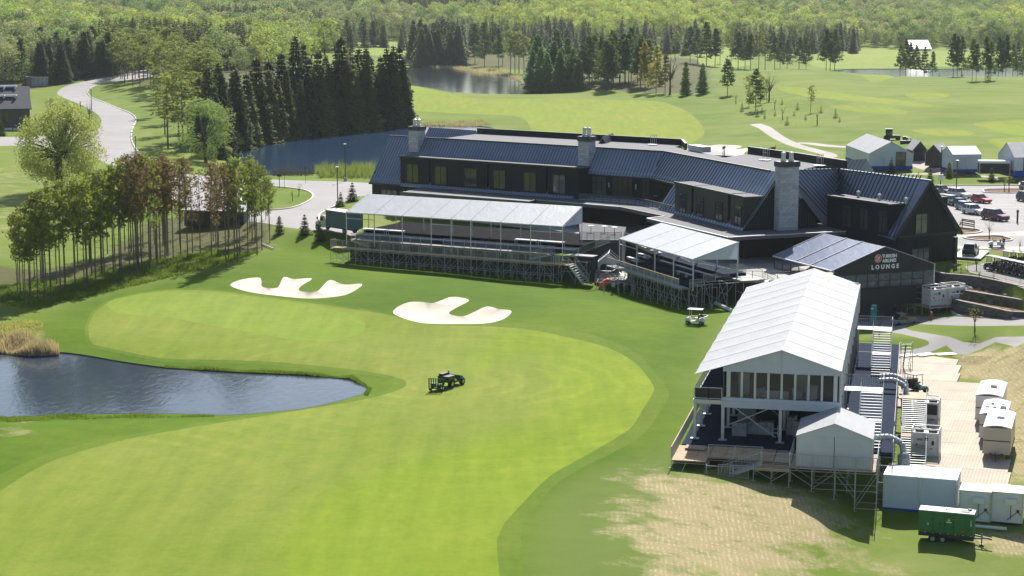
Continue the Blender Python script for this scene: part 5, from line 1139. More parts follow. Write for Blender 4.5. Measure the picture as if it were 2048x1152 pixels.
# white steel stairs from the upper floor to the deck
for y1, lab, x0 in ((38.6, 'upper', 11.2), (6.4, 'lower', 10.9)):
    t = thing('steel_staircase', 'galvanised steel staircase at the rear end of the big marquee' if lab == 'upper' else 'galvanised steel staircase at the front right corner of the big marquee', 'staircase', F4.w(x0, y1, .56))
    deckb(t, F4, x0 - .7, x0 + 3.0, y1, y1 + 1.8, FU, 2, 1, m_alu, .08, 'landing')
    rail(t, F4.w(x0 - .7, y1 + 1.8, FU), F4.w(x0 + 3.0, y1 + 1.8, FU), 1.15, mat=m_alu, gap=.2); rail(t, F4.w(x0 + 3.0, y1, FU), F4.w(x0 + 3.0, y1 + 1.8, FU), 1.15, mat=m_alu, gap=.2); rail(t, F4.w(x0 - .7, y1, FU), F4.w(x0 + 1.0, y1, FU), 1.15, mat=m_alu, gap=.2)
    for x in (x0 - .6, x0 + 1.0, x0 + 2.9):
        for y in (y1, y1 + 1.7): lrod('post', t, F4.w(x, y, .6), F4.w(x, y, FU), .06, m_alu, True)
    stairs(t, F4, x0 + 1.0, x0 + 3.0, y1, FU, y1 - 3.0, 2.5, 9, m_alu); deckb(t, F4, x0 + 1.0, x0 + 3.0, y1 - 3.9, y1 - 3.0, 2.45, 1, 1, m_alu, .08, 'landing'); stairs(t, F4, x0 + 1.0, x0 + 3.0, y1 - 3.9, 2.45, y1 - 7.0, .65, 9, m_alu)
    for z in (1.8, 3.0): lrod('brace', t, F4.w(x0 - .6, y1, z), F4.w(x0 + 1, y1, z), .03, m_alu)
# long flight on the outer side from the deck to the service yard
t = thing('long_staircase', 'long grey staircase with landing running down beside the air conditioners', 'staircase', F4.w(16, 14, 0))
sx0, sx1 = 15.6, 17.9
s_a, s_b = F4.l(P(1792, 796, .56)).y, F4.l(P(1790, 938, -3.0)).y
print('stairs y', s_a, s_b)
deckb(t, F4, sx0 - .4, sx1, s_a, s_a + 3.2, .56, 1, 1, m_plank, .1, 'landing'); ym = s_a + (s_b - s_a) * .47
stairs(t, F4, sx0, sx1, s_a, .5, ym, -1.3, 17, m_galv, tw=.16); deckb(t, F4, sx0, sx1, ym - 1.5, ym, -1.35, 1, 1, m_plank, .1, 'landing'); stairs(t, F4, sx0, sx1, ym - 1.5, -1.4, s_b, -3.1, 14, m_galv, tw=.16)
for x in (sx0, sx1):
    for k in range(5):
        y = s_a - (s_a - s_b) * k / 4; zz = .5 - 3.5 * k / 4; lrod('standard', t, F4.w(x, y, -3.2), F4.w(x, y, zz + 1.0), .035)
# small marquee at the front of the deck
def small_tent(name, label, F, x0, x1, y0, y1, zb, ze, zr, mat=None, ridge='y', skirt=0.0, panels=2, doors=None, cat='tent', over=.12, wallm=None, smat=None):
    mat = mat or m_white; wallm = wallm or m_whitew; r = thing(name, label, cat, F.w((x0 + x1) / 2, (y0 + y1) / 2, zb)); L_ = -r.location; xm_, ym_ = (x0 + x1) / 2, (y0 + y1) / 2
    for i in range(panels):
        if ridge == 'y':
            a, b = y0 - over + (y1 - y0 + 2 * over) * i / panels, y0 - over + (y1 - y0 + 2 * over) * (i + 1) / panels
            for xe in (x0 - over, x1 + over): MB().slab([F.w(xe, a + .015, ze), F.w(xe, b - .015, ze), F.w(xm_, b - .015, zr), F.w(xm_, a + .015, zr)], .07).build('roof_panel', mat, r, loc=L_)
        else:
            a, b = x0 - over + (x1 - x0 + 2 * over) * i / panels, x0 - over + (x1 - x0 + 2 * over) * (i + 1) / panels
            for ye in (y0 - over, y1 + over): MB().slab([F.w(a + .015, ye, ze), F.w(b - .015, ye, ze), F.w(b - .015, ym_, zr), F.w(a + .015, ym_, zr)], .07).build('roof_panel', mat, r, loc=L_)
    zs = zb + skirt
    for (ax_, ay_, bx_, by_) in ((x0, y0, x1, y0), (x1, y0, x1, y1), (x1, y1, x0, y1), (x0, y1, x0, y0)):
        n_ = max(1, round(math.hypot(bx_ - ax_, by_ - ay_) / 3.2))
        for i in range(n_):
            p, q = F.w(ax_ + (bx_ - ax_) * i / n_, ay_ + (by_ - ay_) * i / n_, 0), F.w(ax_ + (bx_ - ax_) * (i + 1) / n_, ay_ + (by_ - ay_) * (i + 1) / n_, 0); d_ = (q - p).normalized() * .03
            MB().beam(p + d_ + V(0, 0, (zs + ze) / 2), q - d_ + V(0, 0, (zs + ze) / 2), .07, ze - zs - .02).build('wall_panel', wallm, r, loc=L_)
            if skirt: MB().beam(p + V(0, 0, zb + skirt / 2 - .25), q + V(0, 0, zb + skirt / 2 - .25), .25, skirt + .5).build('skirt', smat or m_blue, r, loc=L_)
        MB().beam(F.w(ax_, ay_, zb), F.w(ax_, ay_, ze), .12, .12).build('post', m_post, r, loc=L_)
    if ridge == 'y': ends = [[(x0, y0), (x1, y0), (xm_, y0)], [(x0, y1), (x1, y1), (xm_, y1)]]
    else: ends = [[(x0, y0), (x0, y1), (x0, ym_)], [(x1, y0), (x1, y1), (x1, ym_)]]
    for e_ in ends:
        n_ = F.n * .04 if ridge == 'y' else F.u * .04; g = MB(); pts = [F.w(*e_[0], ze), F.w(*e_[1], ze), F.w(*e_[2], zr - .04)]
        g.v = [tuple(p - n_) for p in pts] + [tuple(p + n_) for p in pts]; g.f = [[0, 1, 2], [3, 5, 4], [0, 3, 4, 1], [1, 4, 5, 2], [2, 5, 3, 0]]; g.m = [0] * 5; g.build('gable_cloth', wallm, r, loc=L_)
    for dx0, dx1, dz in (doors or []): window(r, F, dx0, dx1, y0 - .06, zb + skirt + .05, zb + dz, 2, 1, m_glass, fr=.1)
    return r
ta, tb_ = F4.l(P(1596, 931, .6)), F4.l(P(1740, 941, .6)); tx0, tx1, ty = ta.x, tb_.x, (ta.y + tb_.y) / 2
print('small tent', ta, tb_)
small_tent('small_marquee', 'small white gabled tent on the scaffold deck in front of the big marquee', F4, 7.1, 13.3, -7.9, -1.4, .6, 3.25, 4.45, panels=1)
# ducts
def duct(lab, pts, r=.32, mat=None, loc=None):
    t = thing('air_duct', lab, 'duct', pts[0]); seg = MB(); P_ = []
    sm = smooth([(p[0], p[1]) for p in pts], 4, False); zz = [p[2] for p in pts]; n_ = len(sm)
    for i, q in enumerate(sm): k = min(len(zz) - 1.001, i / 4); j = int(k); P_.append(V(q[0], q[1], zz[j] + (zz[j + 1] - zz[j]) * (k - j) if j + 1 < len(zz) else zz[-1]))
    for a, b in zip(P_, P_[1:]): seg.tube(a - pts[0], b - pts[0], r, 10); m_ = (a + b) / 2 - pts[0]
    seg.build('duct_hose', mat or m_alu, t, sm=True)
    rg = MB()
    for a, b in zip(P_, P_[1:]):
        d = (b - a).normalized()
        for k in (.25, .75): c = a.lerp(b, k) - pts[0]; rg.tube(c - d * .03, c + d * .03, r * 1.07, 10)
    rg.build('duct_ribs', mat or m_alu, t)['kind'] = 'stuff'; return t
W = F4.w
for y, lab in ((26.5, 'shiny duct elbow beside the rear deck, upper one of the pair'), (24.3, 'shiny duct elbow beside the rear deck, lower one of the pair'), (-.5, 'shiny duct elbow beside the small white tent')):
    duct(lab, [W(13.2, y, 1.6), W(14.6, y, 1.75), W(15.7, y - .3, 1.3), W(15.9, y - .9, .2), W(15.9, y - 1.5, -1.2)], .27)
for y, lab in ((22.0, 'white sleeve duct hanging beside the rear deck'), (-3.0, 'white sleeve duct hanging beside the small tent')):
    duct(lab, [W(15.9, y + 1.6, .4), W(16.0, y + .4, -.6), W(16.0, y - .8, -2.0)], .5, m_white)
# timber platform of the service yard
pf = thing('timber_platform', 'large pale timber plank platform in the service yard beside the trailers', 'platform', P(1900, 850, -2.8))
pfp = [P(*q, -2.8) for q in ((1790, 716), (1850, 711), (1905, 709), (1917, 711), (1918, 762), (1953, 761), (1990, 850), (2031, 967), (1905, 957), (1872, 957), (1830, 880), (1795, 800))]
FP_ = Frame(V(pfp[7].x, pfp[7].y, 0), math.atan2(pfp[7].y - pfp[8].y, pfp[7].x - pfp[8].x))
pl = [tuple(FP_.l(p)[:2]) for p in pfp]; yb = min(p[1] for p in pl); nm = 0
rows = np.arange(math.floor(yb), max(p[1] for p in pl), 4.9)
m_mat = M('platform_timber', (.46, .385, .29), .85, var=.14, sc=.5, rv=.07)
for r0 in rows:
    for k in range(7):
        x1 = 0 - k * 2.44; mb = MB()
        for b in range(8):
            xb = x1 - b * .305; yy = np.array([r0 + .3, r0 + 2.4, r0 + 4.5]); ok = inside(np.full(3, xb - .15), yy, pl)
            if ok.sum() < 2: continue
            mb.prism([tuple(FP_.w(x, y, 0)[:2]) for x, y in ((xb - .297, r0 + .02), (xb - .004, r0 + .02), (xb - .004, r0 + 4.88), (xb - .297, r0 + 4.88))], -2.95, -2.8 + random.uniform(0, .008))
        if mb.v: o = mb.build('plank_mat', m_mat, pf, loc=-pf.location); nm += 1
for i in range(7): q = FP_.w(-.6 - i * 2.2, -.15 + yb * 0, -3.0); MB().box((0, 0, 0), (.5, .6, .25), FP_.a).build('sleeper', m_base, pf, loc=q - pf.location)
print('mats', nm)
# white sheets at the far end of the platform
for i, (a, b) in enumerate((((1802, 712), (1830, 709)), ((1835, 711), (1866, 707)), ((1872, 709), (1910, 707)))):
    q0, q1 = P(*a, -2.7), P(*b, -2.7); o = MB().beam(q0 - q0, q1 - q0, 1.3, .08).build('white_board', M('white_sheet', (.7, .68, .62), .7), None, loc=q0)
    tag(o, ['white sheet lying at the far left end of the timber platform', 'white sheet lying in the middle of the far platform edge', 'long white sheet lying at the far right end of the timber platform'][i], 'board', 'white sheets on the platform edge')
# ---- trailers
m_tr_w = M('trailer_white', (.68, .67, .65), .4, var=.08); m_tr_b = M('trailer_beige', (.50, .43, .35), .5, var=.1); m_tyre = M('tyre', (.02, .02, .02), .85); m_rim = M('wheel_rim', (.35, .35, .35), .4, .6); m_dark = M('dark_plastic', (.025, .025, .027), .6)
def trailer(lab, F, L_, z, body, units, w=2.5, h=2.7):
    t = thing('trailer', lab, 'trailer', F.w(0, 0, z), F.a)
    b = MB(); b.prism([(-w / 2, 0), (w / 2, 0), (w / 2, L_), (-w / 2, L_)], .45, .45 + h - .2); bd = b.build('body', body, t)
    rf = MB(); n_ = 6
    for i in range(n_):
        xa_, xb_ = -w / 2 - .04 + (w + .08) * i / n_, -w / 2 - .04 + (w + .08) * (i + 1) / n_; za_, zb_ = .22 * math.sin(PI * i / n_), .22 * math.sin(PI * (i + 1) / n_)
        rf.slab([(xa_, -.04, .45 + h - .14 + za_), (xb_, -.04, .45 + h - .14 + zb_), (xb_, L_ + .04, .45 + h - .14 + zb_), (xa_, L_ + .04, .45 + h - .14 + za_)], .1)
    rf.build('roof', m_tr_w, t)
    MB().box((0, -.02, 1.72), (w * .98, .04, .08)).build('stripe', m_dark, t)
    for s_ in (-1, 1):
        MB().box((s_ * (w / 2 + .02), L_ / 2, .55), (.05, L_ * .98, .16)).build('side_skirt', m_dark, t)
        for y in (L_ * .42, L_ * .58): MB().wheel((s_ * (w / 2 - .12), y, .34), .34, .22, 'x').build('wheel', m_tyre, t)
    for y, sx, sy, sz, xx in units: MB().box((xx, y, .45 + h + .17), (sx, sy, sz), taper=.8).build('roof_vent', m_tr_w if sz < .3 else m_alu, t)
    MB().beam((-.6, 0, .5), (0, -1.1, .5), .09).beam((.6, 0, .5), (0, -1.1, .5), .09).tube((0, -1.0, 0), (0, -1.0, .8), .05).build('drawbar', m_dark, t)
    for s_ in (-1,):
        for y in (L_ * .25, L_ * .75): MB().box((s_ * (w / 2 + .02), y, 1.5), (.05, .8, 1.9)).build('door', m_tr_w, t)
    return t
fa, fb = P(1968, 914, -2.72), P(2024, 914, -2.72); FTa = FP_.a
def tr_frame(px, py): q = P(px, py, -2.75); return Frame(V(q.x, q.y, 0), FTa)
trailer('beige trailer with white roof nearest the generator on the timber platform', tr_frame(1992, 918), 7.0, -2.75, m_tr_b, [(3.2, .75, .6, .25, .1)])
trailer('white trailer with several small roof vents, middle of the row of three', tr_frame(1984, 886), 6.4, -2.75, m_tr_w, [(.6, .5, .5, .2, .2), (2.2, .35, .35, .15, -.7), (2.2, .35, .35, .15, 0), (3.6, .35, .35, .15, .7), (3.8, .35, .35, .15, -.3), (2.2, .6, .4, .35, .8)], 2.5, 2.5)
trailer('white trailer with one square roof vent at the far end of the row', tr_frame(1976, 850), 7.2, -2.75, m_tr_w, [(3.4, .7, .6, .35, .2)], 2.6, 2.7)
# ---- air conditioners
def chiller(lab, px, py, z, rz, h=2.4, fans=2, face='panel', w=2.5, d=1.9, roof=True):
    q = P(px, py, z); t = thing('air_conditioner', lab, 'air conditioner', q, rz)
    MB().box((0, d / 2, h / 2), (w - .12, d - .12, h - .1)).build('casing', m_tr_w, t)
    for x in (-w / 2, w / 2):
        for y in (0, d): MB().beam((x, y, 0), (x, y, h + .35), .1).build('corner_post', m_tr_w, t)
    for a, b in (((-w / 2, 0), (w / 2, 0)), ((-w / 2, d), (w / 2, d)), ((-w / 2, 0), (-w / 2, d)), ((w / 2, 0), (w / 2, d))): MB().beam((*a, h + .35), (*b, h + .35), .09).beam((*a, h), (*b, h), .07).build('top_frame', m_tr_w, t)
    for i in range(fans): MB().lathe([(.42, 0), (.46, .16), (.40, .16), (.36, .06), (.1, .06), (.1, .14)], 14, (-w / 4 + i * w / 2, d * .5, h)).build('fan', m_dark, t)
    if face == 'mesh':
        for x in (-w / 4, w / 4): MB().box((x, -.01, h * .74), (w * .4, .05, h * .38)).build('intake_grille', m_dark, t)
    else:
        MB().box((-.5, .0, h * .72), (.5, .14, .12)).build('label_plate', m_boardg, t); MB().box((.1, .02, h * .74), (.26, .1, .3)).build('control_panel', m_dark, t); MB().box((-.75, .02, h * .5), (.14, .1, .14)).box((.72, .02, h * .6), (.2, .1, .4)).build('socket_panel', m_dark, t)
        for x in (-.55, .1, .6): MB().box((x, .02, h * .36), (.12, .08, .1)).build('latch', m_red, t)
    return t
chiller('white air conditioner with dark intake grilles beside the long staircase', 1850, 858, -2.9, FTa, face='mesh', h=2.7); chiller('white air conditioner with control panel, nearest behind the box tent', 1849, 914, -2.9, FTa, h=2.3)
duct('thick white hose looping out of the middle air conditioner', [P(1872, 838, -2), P(1865, 846, -2.2), P(1850, 850, -2.2), P(1828, 848, -2.2), P(1812, 850, -2.3)], .36, m_white)
duct('thin white hose lying between stairs and air conditioner', [P(1817, 806, -2.6), P(1821, 830, -2.6)], .22, m_white)
# ---- box tent, cold rooms, generator
q = P(1766, 1025, -3.6); q2 = P(1906, 1040, -3.6); FBt = Frame(V(q.x, q.y, 0), FTa); w_ = 6.0
bt = thing('box_tent', 'large white flat topped box tent in two bays with blue base', 'tent', FBt.w(0, 0, -3.6)); dpt = 3.9
for i in range(2):
    g = MB(); a, b = w_ * i / 2, w_ * (i + 1) / 2; n_ = 6; grid = [[(a + (b - a) * u / n_, dpt * v / n_, 3.35 + .55 * v / n_ * 0 + .18 * math.sin(PI * u / n_) * math.sin(PI * v / n_)) for v in range(n_ + 1)] for u in range(n_ + 1)]
    for u in range(n_):
        for v in range(n_): g.face([FBt.w(*grid[u][v]) + V(0, 0, -3.6), FBt.w(*grid[u + 1][v]) + V(0, 0, -3.6), FBt.w(*grid[u + 1][v + 1]) + V(0, 0, -3.6), FBt.w(*grid[u][v + 1]) + V(0, 0, -3.6)])
    g.build('roof_cloth', m_white, bt, sm=True, loc=-bt.location)
    for y in (0, dpt): MB().box((0, 0, 0), (w_ / 2 - .04, .07, 2.85), FBt.a).build('wall_cloth', m_whitew, bt, loc=FBt.w((a + b) / 2, y, -1.68) - bt.location)
for x in (0, w_): MB().box((0, 0, 0), (.07, dpt, 2.85), FBt.a).build('wall_cloth', m_whitew, bt, loc=FBt.w(x, dpt / 2, -1.68) - bt.location)
for x in (0, w_ / 2, w_):
    MB().beam(FBt.w(x, -.03, -3.6), FBt.w(x, -.03, -.25), .12).beam(FBt.w(x, 0, -.25), FBt.w(x, dpt, -.25), .1, .08).build('frame_post', m_post, bt, loc=-bt.location)
MB().prism([tuple(FBt.w(x, y, 0)[:2]) for x, y in ((-.1, -.1), (w_ + .1, -.1), (w_ + .1, dpt), (-.1, dpt))], -3.9, -3.1).build('base', m_blue, bt, loc=-bt.location)
for i, (px, lab) in enumerate(((1917, 'left one of the two joined cold rooms behind the generator'), (1981, 'right one of the two joined cold rooms behind the generator'))):
    q = P(px, 1044 + i * 3, -3.6); t = thing('cold_room', lab, 'cold room', q, FTa, 'cold rooms')
    w = 2.55; MB().box((w / 2, 1.25, 1.45), (w, 2.5, 2.5)).build('cabin', m_tr_w, t); MB().box((w / 2, 1.25, 2.74), (w + .06, 2.56, .09)).build('roof', M('cold_room_roof', (.6, .57, .52), .6, var=.2), t)
    for x in (.03, w - .03): MB().beam((x, -.02, .2), (x, -.02, 2.7), .09).build('corner_trim', M('cream_trim', (.55, .52, .40), .6), t)
    MB().box((w * .62, -.17, 2.05), (.95, .3, .5)).build('cooling_unit', m_tr_w, t); mb = MB(); mb.path([(w * .62, -.1, 1.8), (w * .62, -.1, .5)], .025).path([(w * .5, -.05, .4), (w * .85, -.05, 1.2), (w * .95, -.05, .9)], .025); mb.build('cable', m_dark, t); MB().box((w * .85, -.06, 1.25), (.2, .1, .2)).build('socket', m_dark, t)
    MB().box((w / 2, .4, .1), (w, .12, .2)).box((w / 2, 2.1, .1), (w, .12, .2)).build('skid', m_dark, t)
q = P(1916, 1052, -3.6); o = MB().tube((0, 0, .12), (6.3 * math.cos(FTa) * .62, 6.3 * math.sin(FTa) * .62, .12), .14, 8).build('white_pipe', m_tr_w, None, loc=q); tag(o, 'white pipe lying along the foot of the cold rooms', 'pipe')
gq = P(1836, 1082, -3.75); gen = thing('generator', 'green towable diesel generator on a black two-axle trailer', 'generator', gq, FTa - .02); GL, GW = 4.35, 1.35
m_green_p = M('generator_green', (.018, .14, .045), .4, var=.12); m_greyp = M('grey_paint', (.45, .46, .47), .5)
MB().box((GL / 2, GW / 2, 1.7), (GL, GW, 1.75)).build('enclosure', m_green_p, gen); MB().box((GL / 2, GW / 2, 2.61), (GL + .04, GW + .04, .07)).build('roof', m_greyp, gen)
MB().box((GL * .83, GW * .5, 2.66), (.7, .8, .05)).build('roof_grille', m_dark, gen); MB().lathe([(.16, 0), (.16, .12)], 10, (GL * .9, GW * .75, 2.65)).build('exhaust', m_dark, gen); MB().box((GL * .48, GW * .5, 2.68), (.06, .5, .1)).build('lifting_eye', m_dark, gen)
for x in (GL * .26, GL * .47, GL * .64, GL * .86): MB().box((x, -.012, 1.7), (.02, .02, 1.6)).build('door_gap', m_dark, gen)
for x, z in ((GL * .25, 1.45), (GL * .25, 1.9), (GL * .63, 1.45), (GL * .63, 1.9), (GL * .92, 1.3)): MB().box((x, -.03, z), (.07, .04, .1)).build('hinge', m_dark, gen)
for x in (GL * .39, GL * .48): MB().box((x, -.03, 1.62), (.13, .04, .09)).build('latch', m_dark, gen)
MB().box((GL * .17, -.02, 1.52), (.16, .02, .16)).build('data_plate', m_greyp, gen); MB().box((GL * .95, -.02, 1.85), (.1, .02, .55)).build('vent_strip', m_greyp, gen); MB().box((GL * .79, -.02, 1.12), (.22, .02, .16)).build('warning_plate', m_red, gen)
MB().tube((GL * .55, -.02, 1.98), (GL * .55, -.05, 1.98), .1, 12).build('sun_emblem', M('emblem_yellow', (.75, .6, .03), .5), gen)
MB().box((GL * .55, -.02, 1.8), (.42, .02, .07)).build('name_strip', m_let, gen)
for i in range(14): MB().box((.25 + i * .3, -.03, .80), (.14, .03, .05)).build('reflector', m_let if i % 2 else m_red, gen)
MB().box((GL / 2, GW / 2, .66), (GL, GW + .1, .28)).box((GL * .6, GW / 2, .46), (GL * .8, GW * .8, .2)).build('chassis', m_dark, gen)
for x in (GL * .27, GL * .45):
    for y in (-.08, GW + .08):
        w = MB().wheel((x, y, .36), .36, .24, 'y', 16).build('wheel', m_tyre, gen); MB().wheel((x, y - .13 if y < 0 else y + .13, .36), .17, .03, 'y', 10).build('rim', m_rim, w)
MB().box((GL * .36, -.06, .76), (1.5, .3, .08)).build('mudguard', m_dark, gen)
MB().beam((GL, .2, .6), (GL + 1.15, GW / 2, .58), .1).beam((GL, GW - .2, .6), (GL + 1.15, GW / 2, .58), .1).beam((GL + .9, GW / 2, .6), (GL + 1.4, GW / 2, .5), .12).build('drawbar', m_dark, gen); MB().tube((GL + .6, GW / 2, 0), (GL + .6, GW / 2, .9), .05).box((GL + .6, GW / 2, .03), (.35, .35, .06)).build('jack', m_dark, gen)
# ---- retaining walls, beds
m_block = M('retaining_block', (.135, .115, .105), .9, var=.3, sc=1.5, bump=.6, rv=.22)
def line3(pts, z): return [Vector((a, b, z)) for a, b in smooth([tuple(P(x, y, z)[:2]) for x, y in pts], 4, False)]
w1 = line3([(1866, 541), (1886, 547), (1930, 551), (1967, 556), (2048, 574), (2120, 594), (2200, 616)], 3.0)
w2 = line3([(1885, 570), (1916, 579), (1935, 582), (1985, 590.5), (2048, 601), (2120, 616), (2200, 634)], 1.6)
w3 = line3([(1896, 592), (1917, 601), (1958, 610), (2000, 619), (2024, 624), (2060, 626), (2200, 641)], .6)
w4 = [V(p.x, p.y, zlow(p.x) + .12) for p in [P(1900,618,-.9), P(1904,624,-.9), P(1915,628,-.8), P(1960,631,-.4), P(2024,634,0), P(2060,635,.2), P(2200,642,1)]]
def rwall(line, z0, z1, lab):
    t = thing('retaining_wall', lab, 'wall', line[0] * 1.0); bl_ = {}; L_ = [0]
    for a, b in zip(line, line[1:]): L_.append(L_[-1] + (b - a).length)
    def at(s):
        for i in range(len(line) - 1):
            if s <= L_[i + 1]: k = (s - L_[i]) / (L_[i + 1] - L_[i] + 1e-9); return line[i].lerp(line[i + 1], k), line[i + 1] - line[i]
        return line[-1], line[-1] - line[-2]
    core = MB()
    for a, b in zip(line, line[1:]): core.beam(V(a.x, a.y, (z0 + z1) / 2) + V(0, .15, 0), V(b.x, b.y, (z0 + z1) / 2) + V(0, .15, 0), .3, z1 - z0 - .1)
    core.build('wall_core', m_block, t, loc=-t.location)
    n_ = max(2, round((z1 - z0) / .42)); hh = (z1 - z0) / n_; tot = L_[-1]
    me = MB().box((0, 0, 0), (1.12, .36, hh - .035)).mesh('stone_block', m_block)
    cap = MB().box((0, 0, 0), (1.12, .46, .1)).mesh('coping_stone', M('coping_stone', (.30, .27, .24), .85, rv=.12))
    for k in range(n_):
        s = .58 * (k % 2) + .1
        while s < tot - .5:
            p, d = at(s); ob('stone_block', me, t, V(p.x + random.uniform(-.02, .02), p.y - .06 + k * .03, z0 + hh * (k + .5)) - t.location, math.atan2(d.y, d.x)); s += 1.16
    s = .5
    while s < tot: p, d = at(s); ob('coping_stone', cap, t, V(p.x, p.y + .05, z1 + .05) - t.location, math.atan2(d.y, d.x)); s += 1.16
    return t
rwall(w1, 1.5, 3.0, 'topmost curved stone retaining wall below the golf cart lot'); rwall(w2, .5, 1.6, 'middle curved stone retaining wall between the two planted terraces'); rwall(w3, -1.2, .6, 'lowest short stone retaining wall above the service path')
def bed(a, b, z, nm='planting_bed'):
    poly = [(p.x, p.y) for p in a] + [(p.x, p.y) for p in b[::-1]]
    from mathutils.geometry import tessellate_polygon
    v3 = [Vector((x, y, z if z is not None else (float(zlow(x)) + .1))) for x, y in poly]; tr = tessellate_polygon([v3]); me = bpy.data.meshes.new(nm); me.from_pydata([tuple(v) for v in v3], [], [tuple(f) for f in tr]); me.materials.append(m_mulch); o = ob(nm, me); o['kind'] = 'structure'
bed(w1, w2, 1.5); bed(w2, w3, .52); bed(w3, w4, None)
kerb([(p.x, p.y) for p in w4], closed=False)
for i in range(46):
    k = random.random(); n_ = int(k * (len(w1) - 8)); s_ = random.random(); p = w1[n_ + 3].lerp(w2[min(len(w2) - 1, n_ + 3)], .15 + .7 * s_)
    if p.x > 80: continue
    r_ = random.uniform(.18, .38); mb = MB(); mb.lathe([(r_, 0), (r_ * 1.1, r_ * .4), (r_ * .7, r_ * .9), (.03, r_ * 1.05)], 7); mb.v = [(x * random.uniform(.8, 1.2), y * random.uniform(.8, 1.2), z) for x, y, z in mb.v]
    o = mb.build('boulder', M('tan_boulder', (.36, .27, .17), .9, var=.3, rv=.2), None, loc=V(p.x, p.y, 1.45)); tag(o, 'small tan boulder set in the bark of the upper planted terrace', 'boulder', 'boulders on the upper terrace')
# small plants on the middle terrace
m_leafy = M('fresh_leaves', (.14, .19, .03), .6, var=.4, sc=3, rv=.25)
pm = MB()
for i in range(34):
    a = random.uniform(0, 2 * PI); r_ = random.uniform(.05, .38); h = random.uniform(.2, .75); pm.face([(r_ * math.cos(a), r_ * math.sin(a), h), (r_ * math.cos(a) + .14 * math.cos(a + 1), r_ * math.sin(a) + .14 * math.sin(a + 1), h + .05), (r_ * math.cos(a) + .05, r_ * math.sin(a), h + .18)])
pm = pm.mesh('leaves', m_leafy); k = 0
for i in range(12):
    n_ = 3 + i * 2
    if n_ >= len(w2) - 1 or w2[n_].x > 78: break
    p = w2[n_].lerp(w3[min(n_, len(w3) - 1)], .45); t = thing('young_shrub', 'small yellow green shrub on the middle planted terrace', 'shrub', V(p.x, p.y, .5), group='young shrubs on the middle terrace'); ob('leaves', pm, t); MB().tube((0, 0, 0), (0, 0, .5), .03, 5).build('stem', m_base, t)
# fence along the cart lot
fp = [P(x, y, 3) for x, y in ((1893, 543), (1906, 541), (1935, 542.5), (1960, 548), (1986, 554.5), (2012, 560.5), (2040, 567), (2075, 577), (2110, 587))]
fn = thing('fence', 'black metal fence with upright bars along the edge of the golf cart lot', 'fence', fp[0])
for a, b in zip(fp, fp[1:]): rail(fn, a, b, 1.25, name='fence_panel', mat=m_trim, gap=.22, bar=.022)
pv = MB(); bd_ = [(1890, 540), (1935, 547), (1985, 557), (2048, 574), (2110, 592)]
# ---------------------------------------------------------------- vehicles
def paint(name, col, metal=.3):
    if name in MATS: return MATS[name]
    m, nt, b = new_mat(name); t = NT(nt); p = t.n('TexCoord').outputs['Object']; c = Vector(col)
    t.l(t.mix(t.noise(p, 2.5, 4), tuple(c * .85), tuple(c * 1.1)), b.inputs['Base Color']); b.inputs['Roughness'].default_value = .28; b.inputs['Metallic'].default_value = metal; b.inputs['Coat Weight'].default_value = .6; return m
m_cglass = glass_mat('car_glass', (.012, .014, .016), .04); m_lamp = M('headlight', (.7, .7, .68), .2, var=.02); m_tail = M('tail_light', (.35, .01, .01), .3, var=.02)
def loft(st, z_scale=1.0):
    """st: list of (x, [(halfwidth, z) from bottom to top])"""
    g = MB(); n = len(st[0][1]); rings = []
    for x, pr in st:
        ring = [(x, w, z) for w, z in pr] + [(x, -w, z) for w, z in pr[::-1]]; k = len(g.v); g.v += ring; rings.append(k)
    m = 2 * n
    for a, b in zip(rings, rings[1:]):
        for i in range(m): j = (i + 1) % m; g.f.append([a + i, b + i, b + j, a + j]); g.m.append(0)
    g.f.append([rings[0] + i for i in range(m)]); g.m.append(0); g.f.append([rings[-1] + i for i in range(m)][::-1]); g.m.append(0); return g
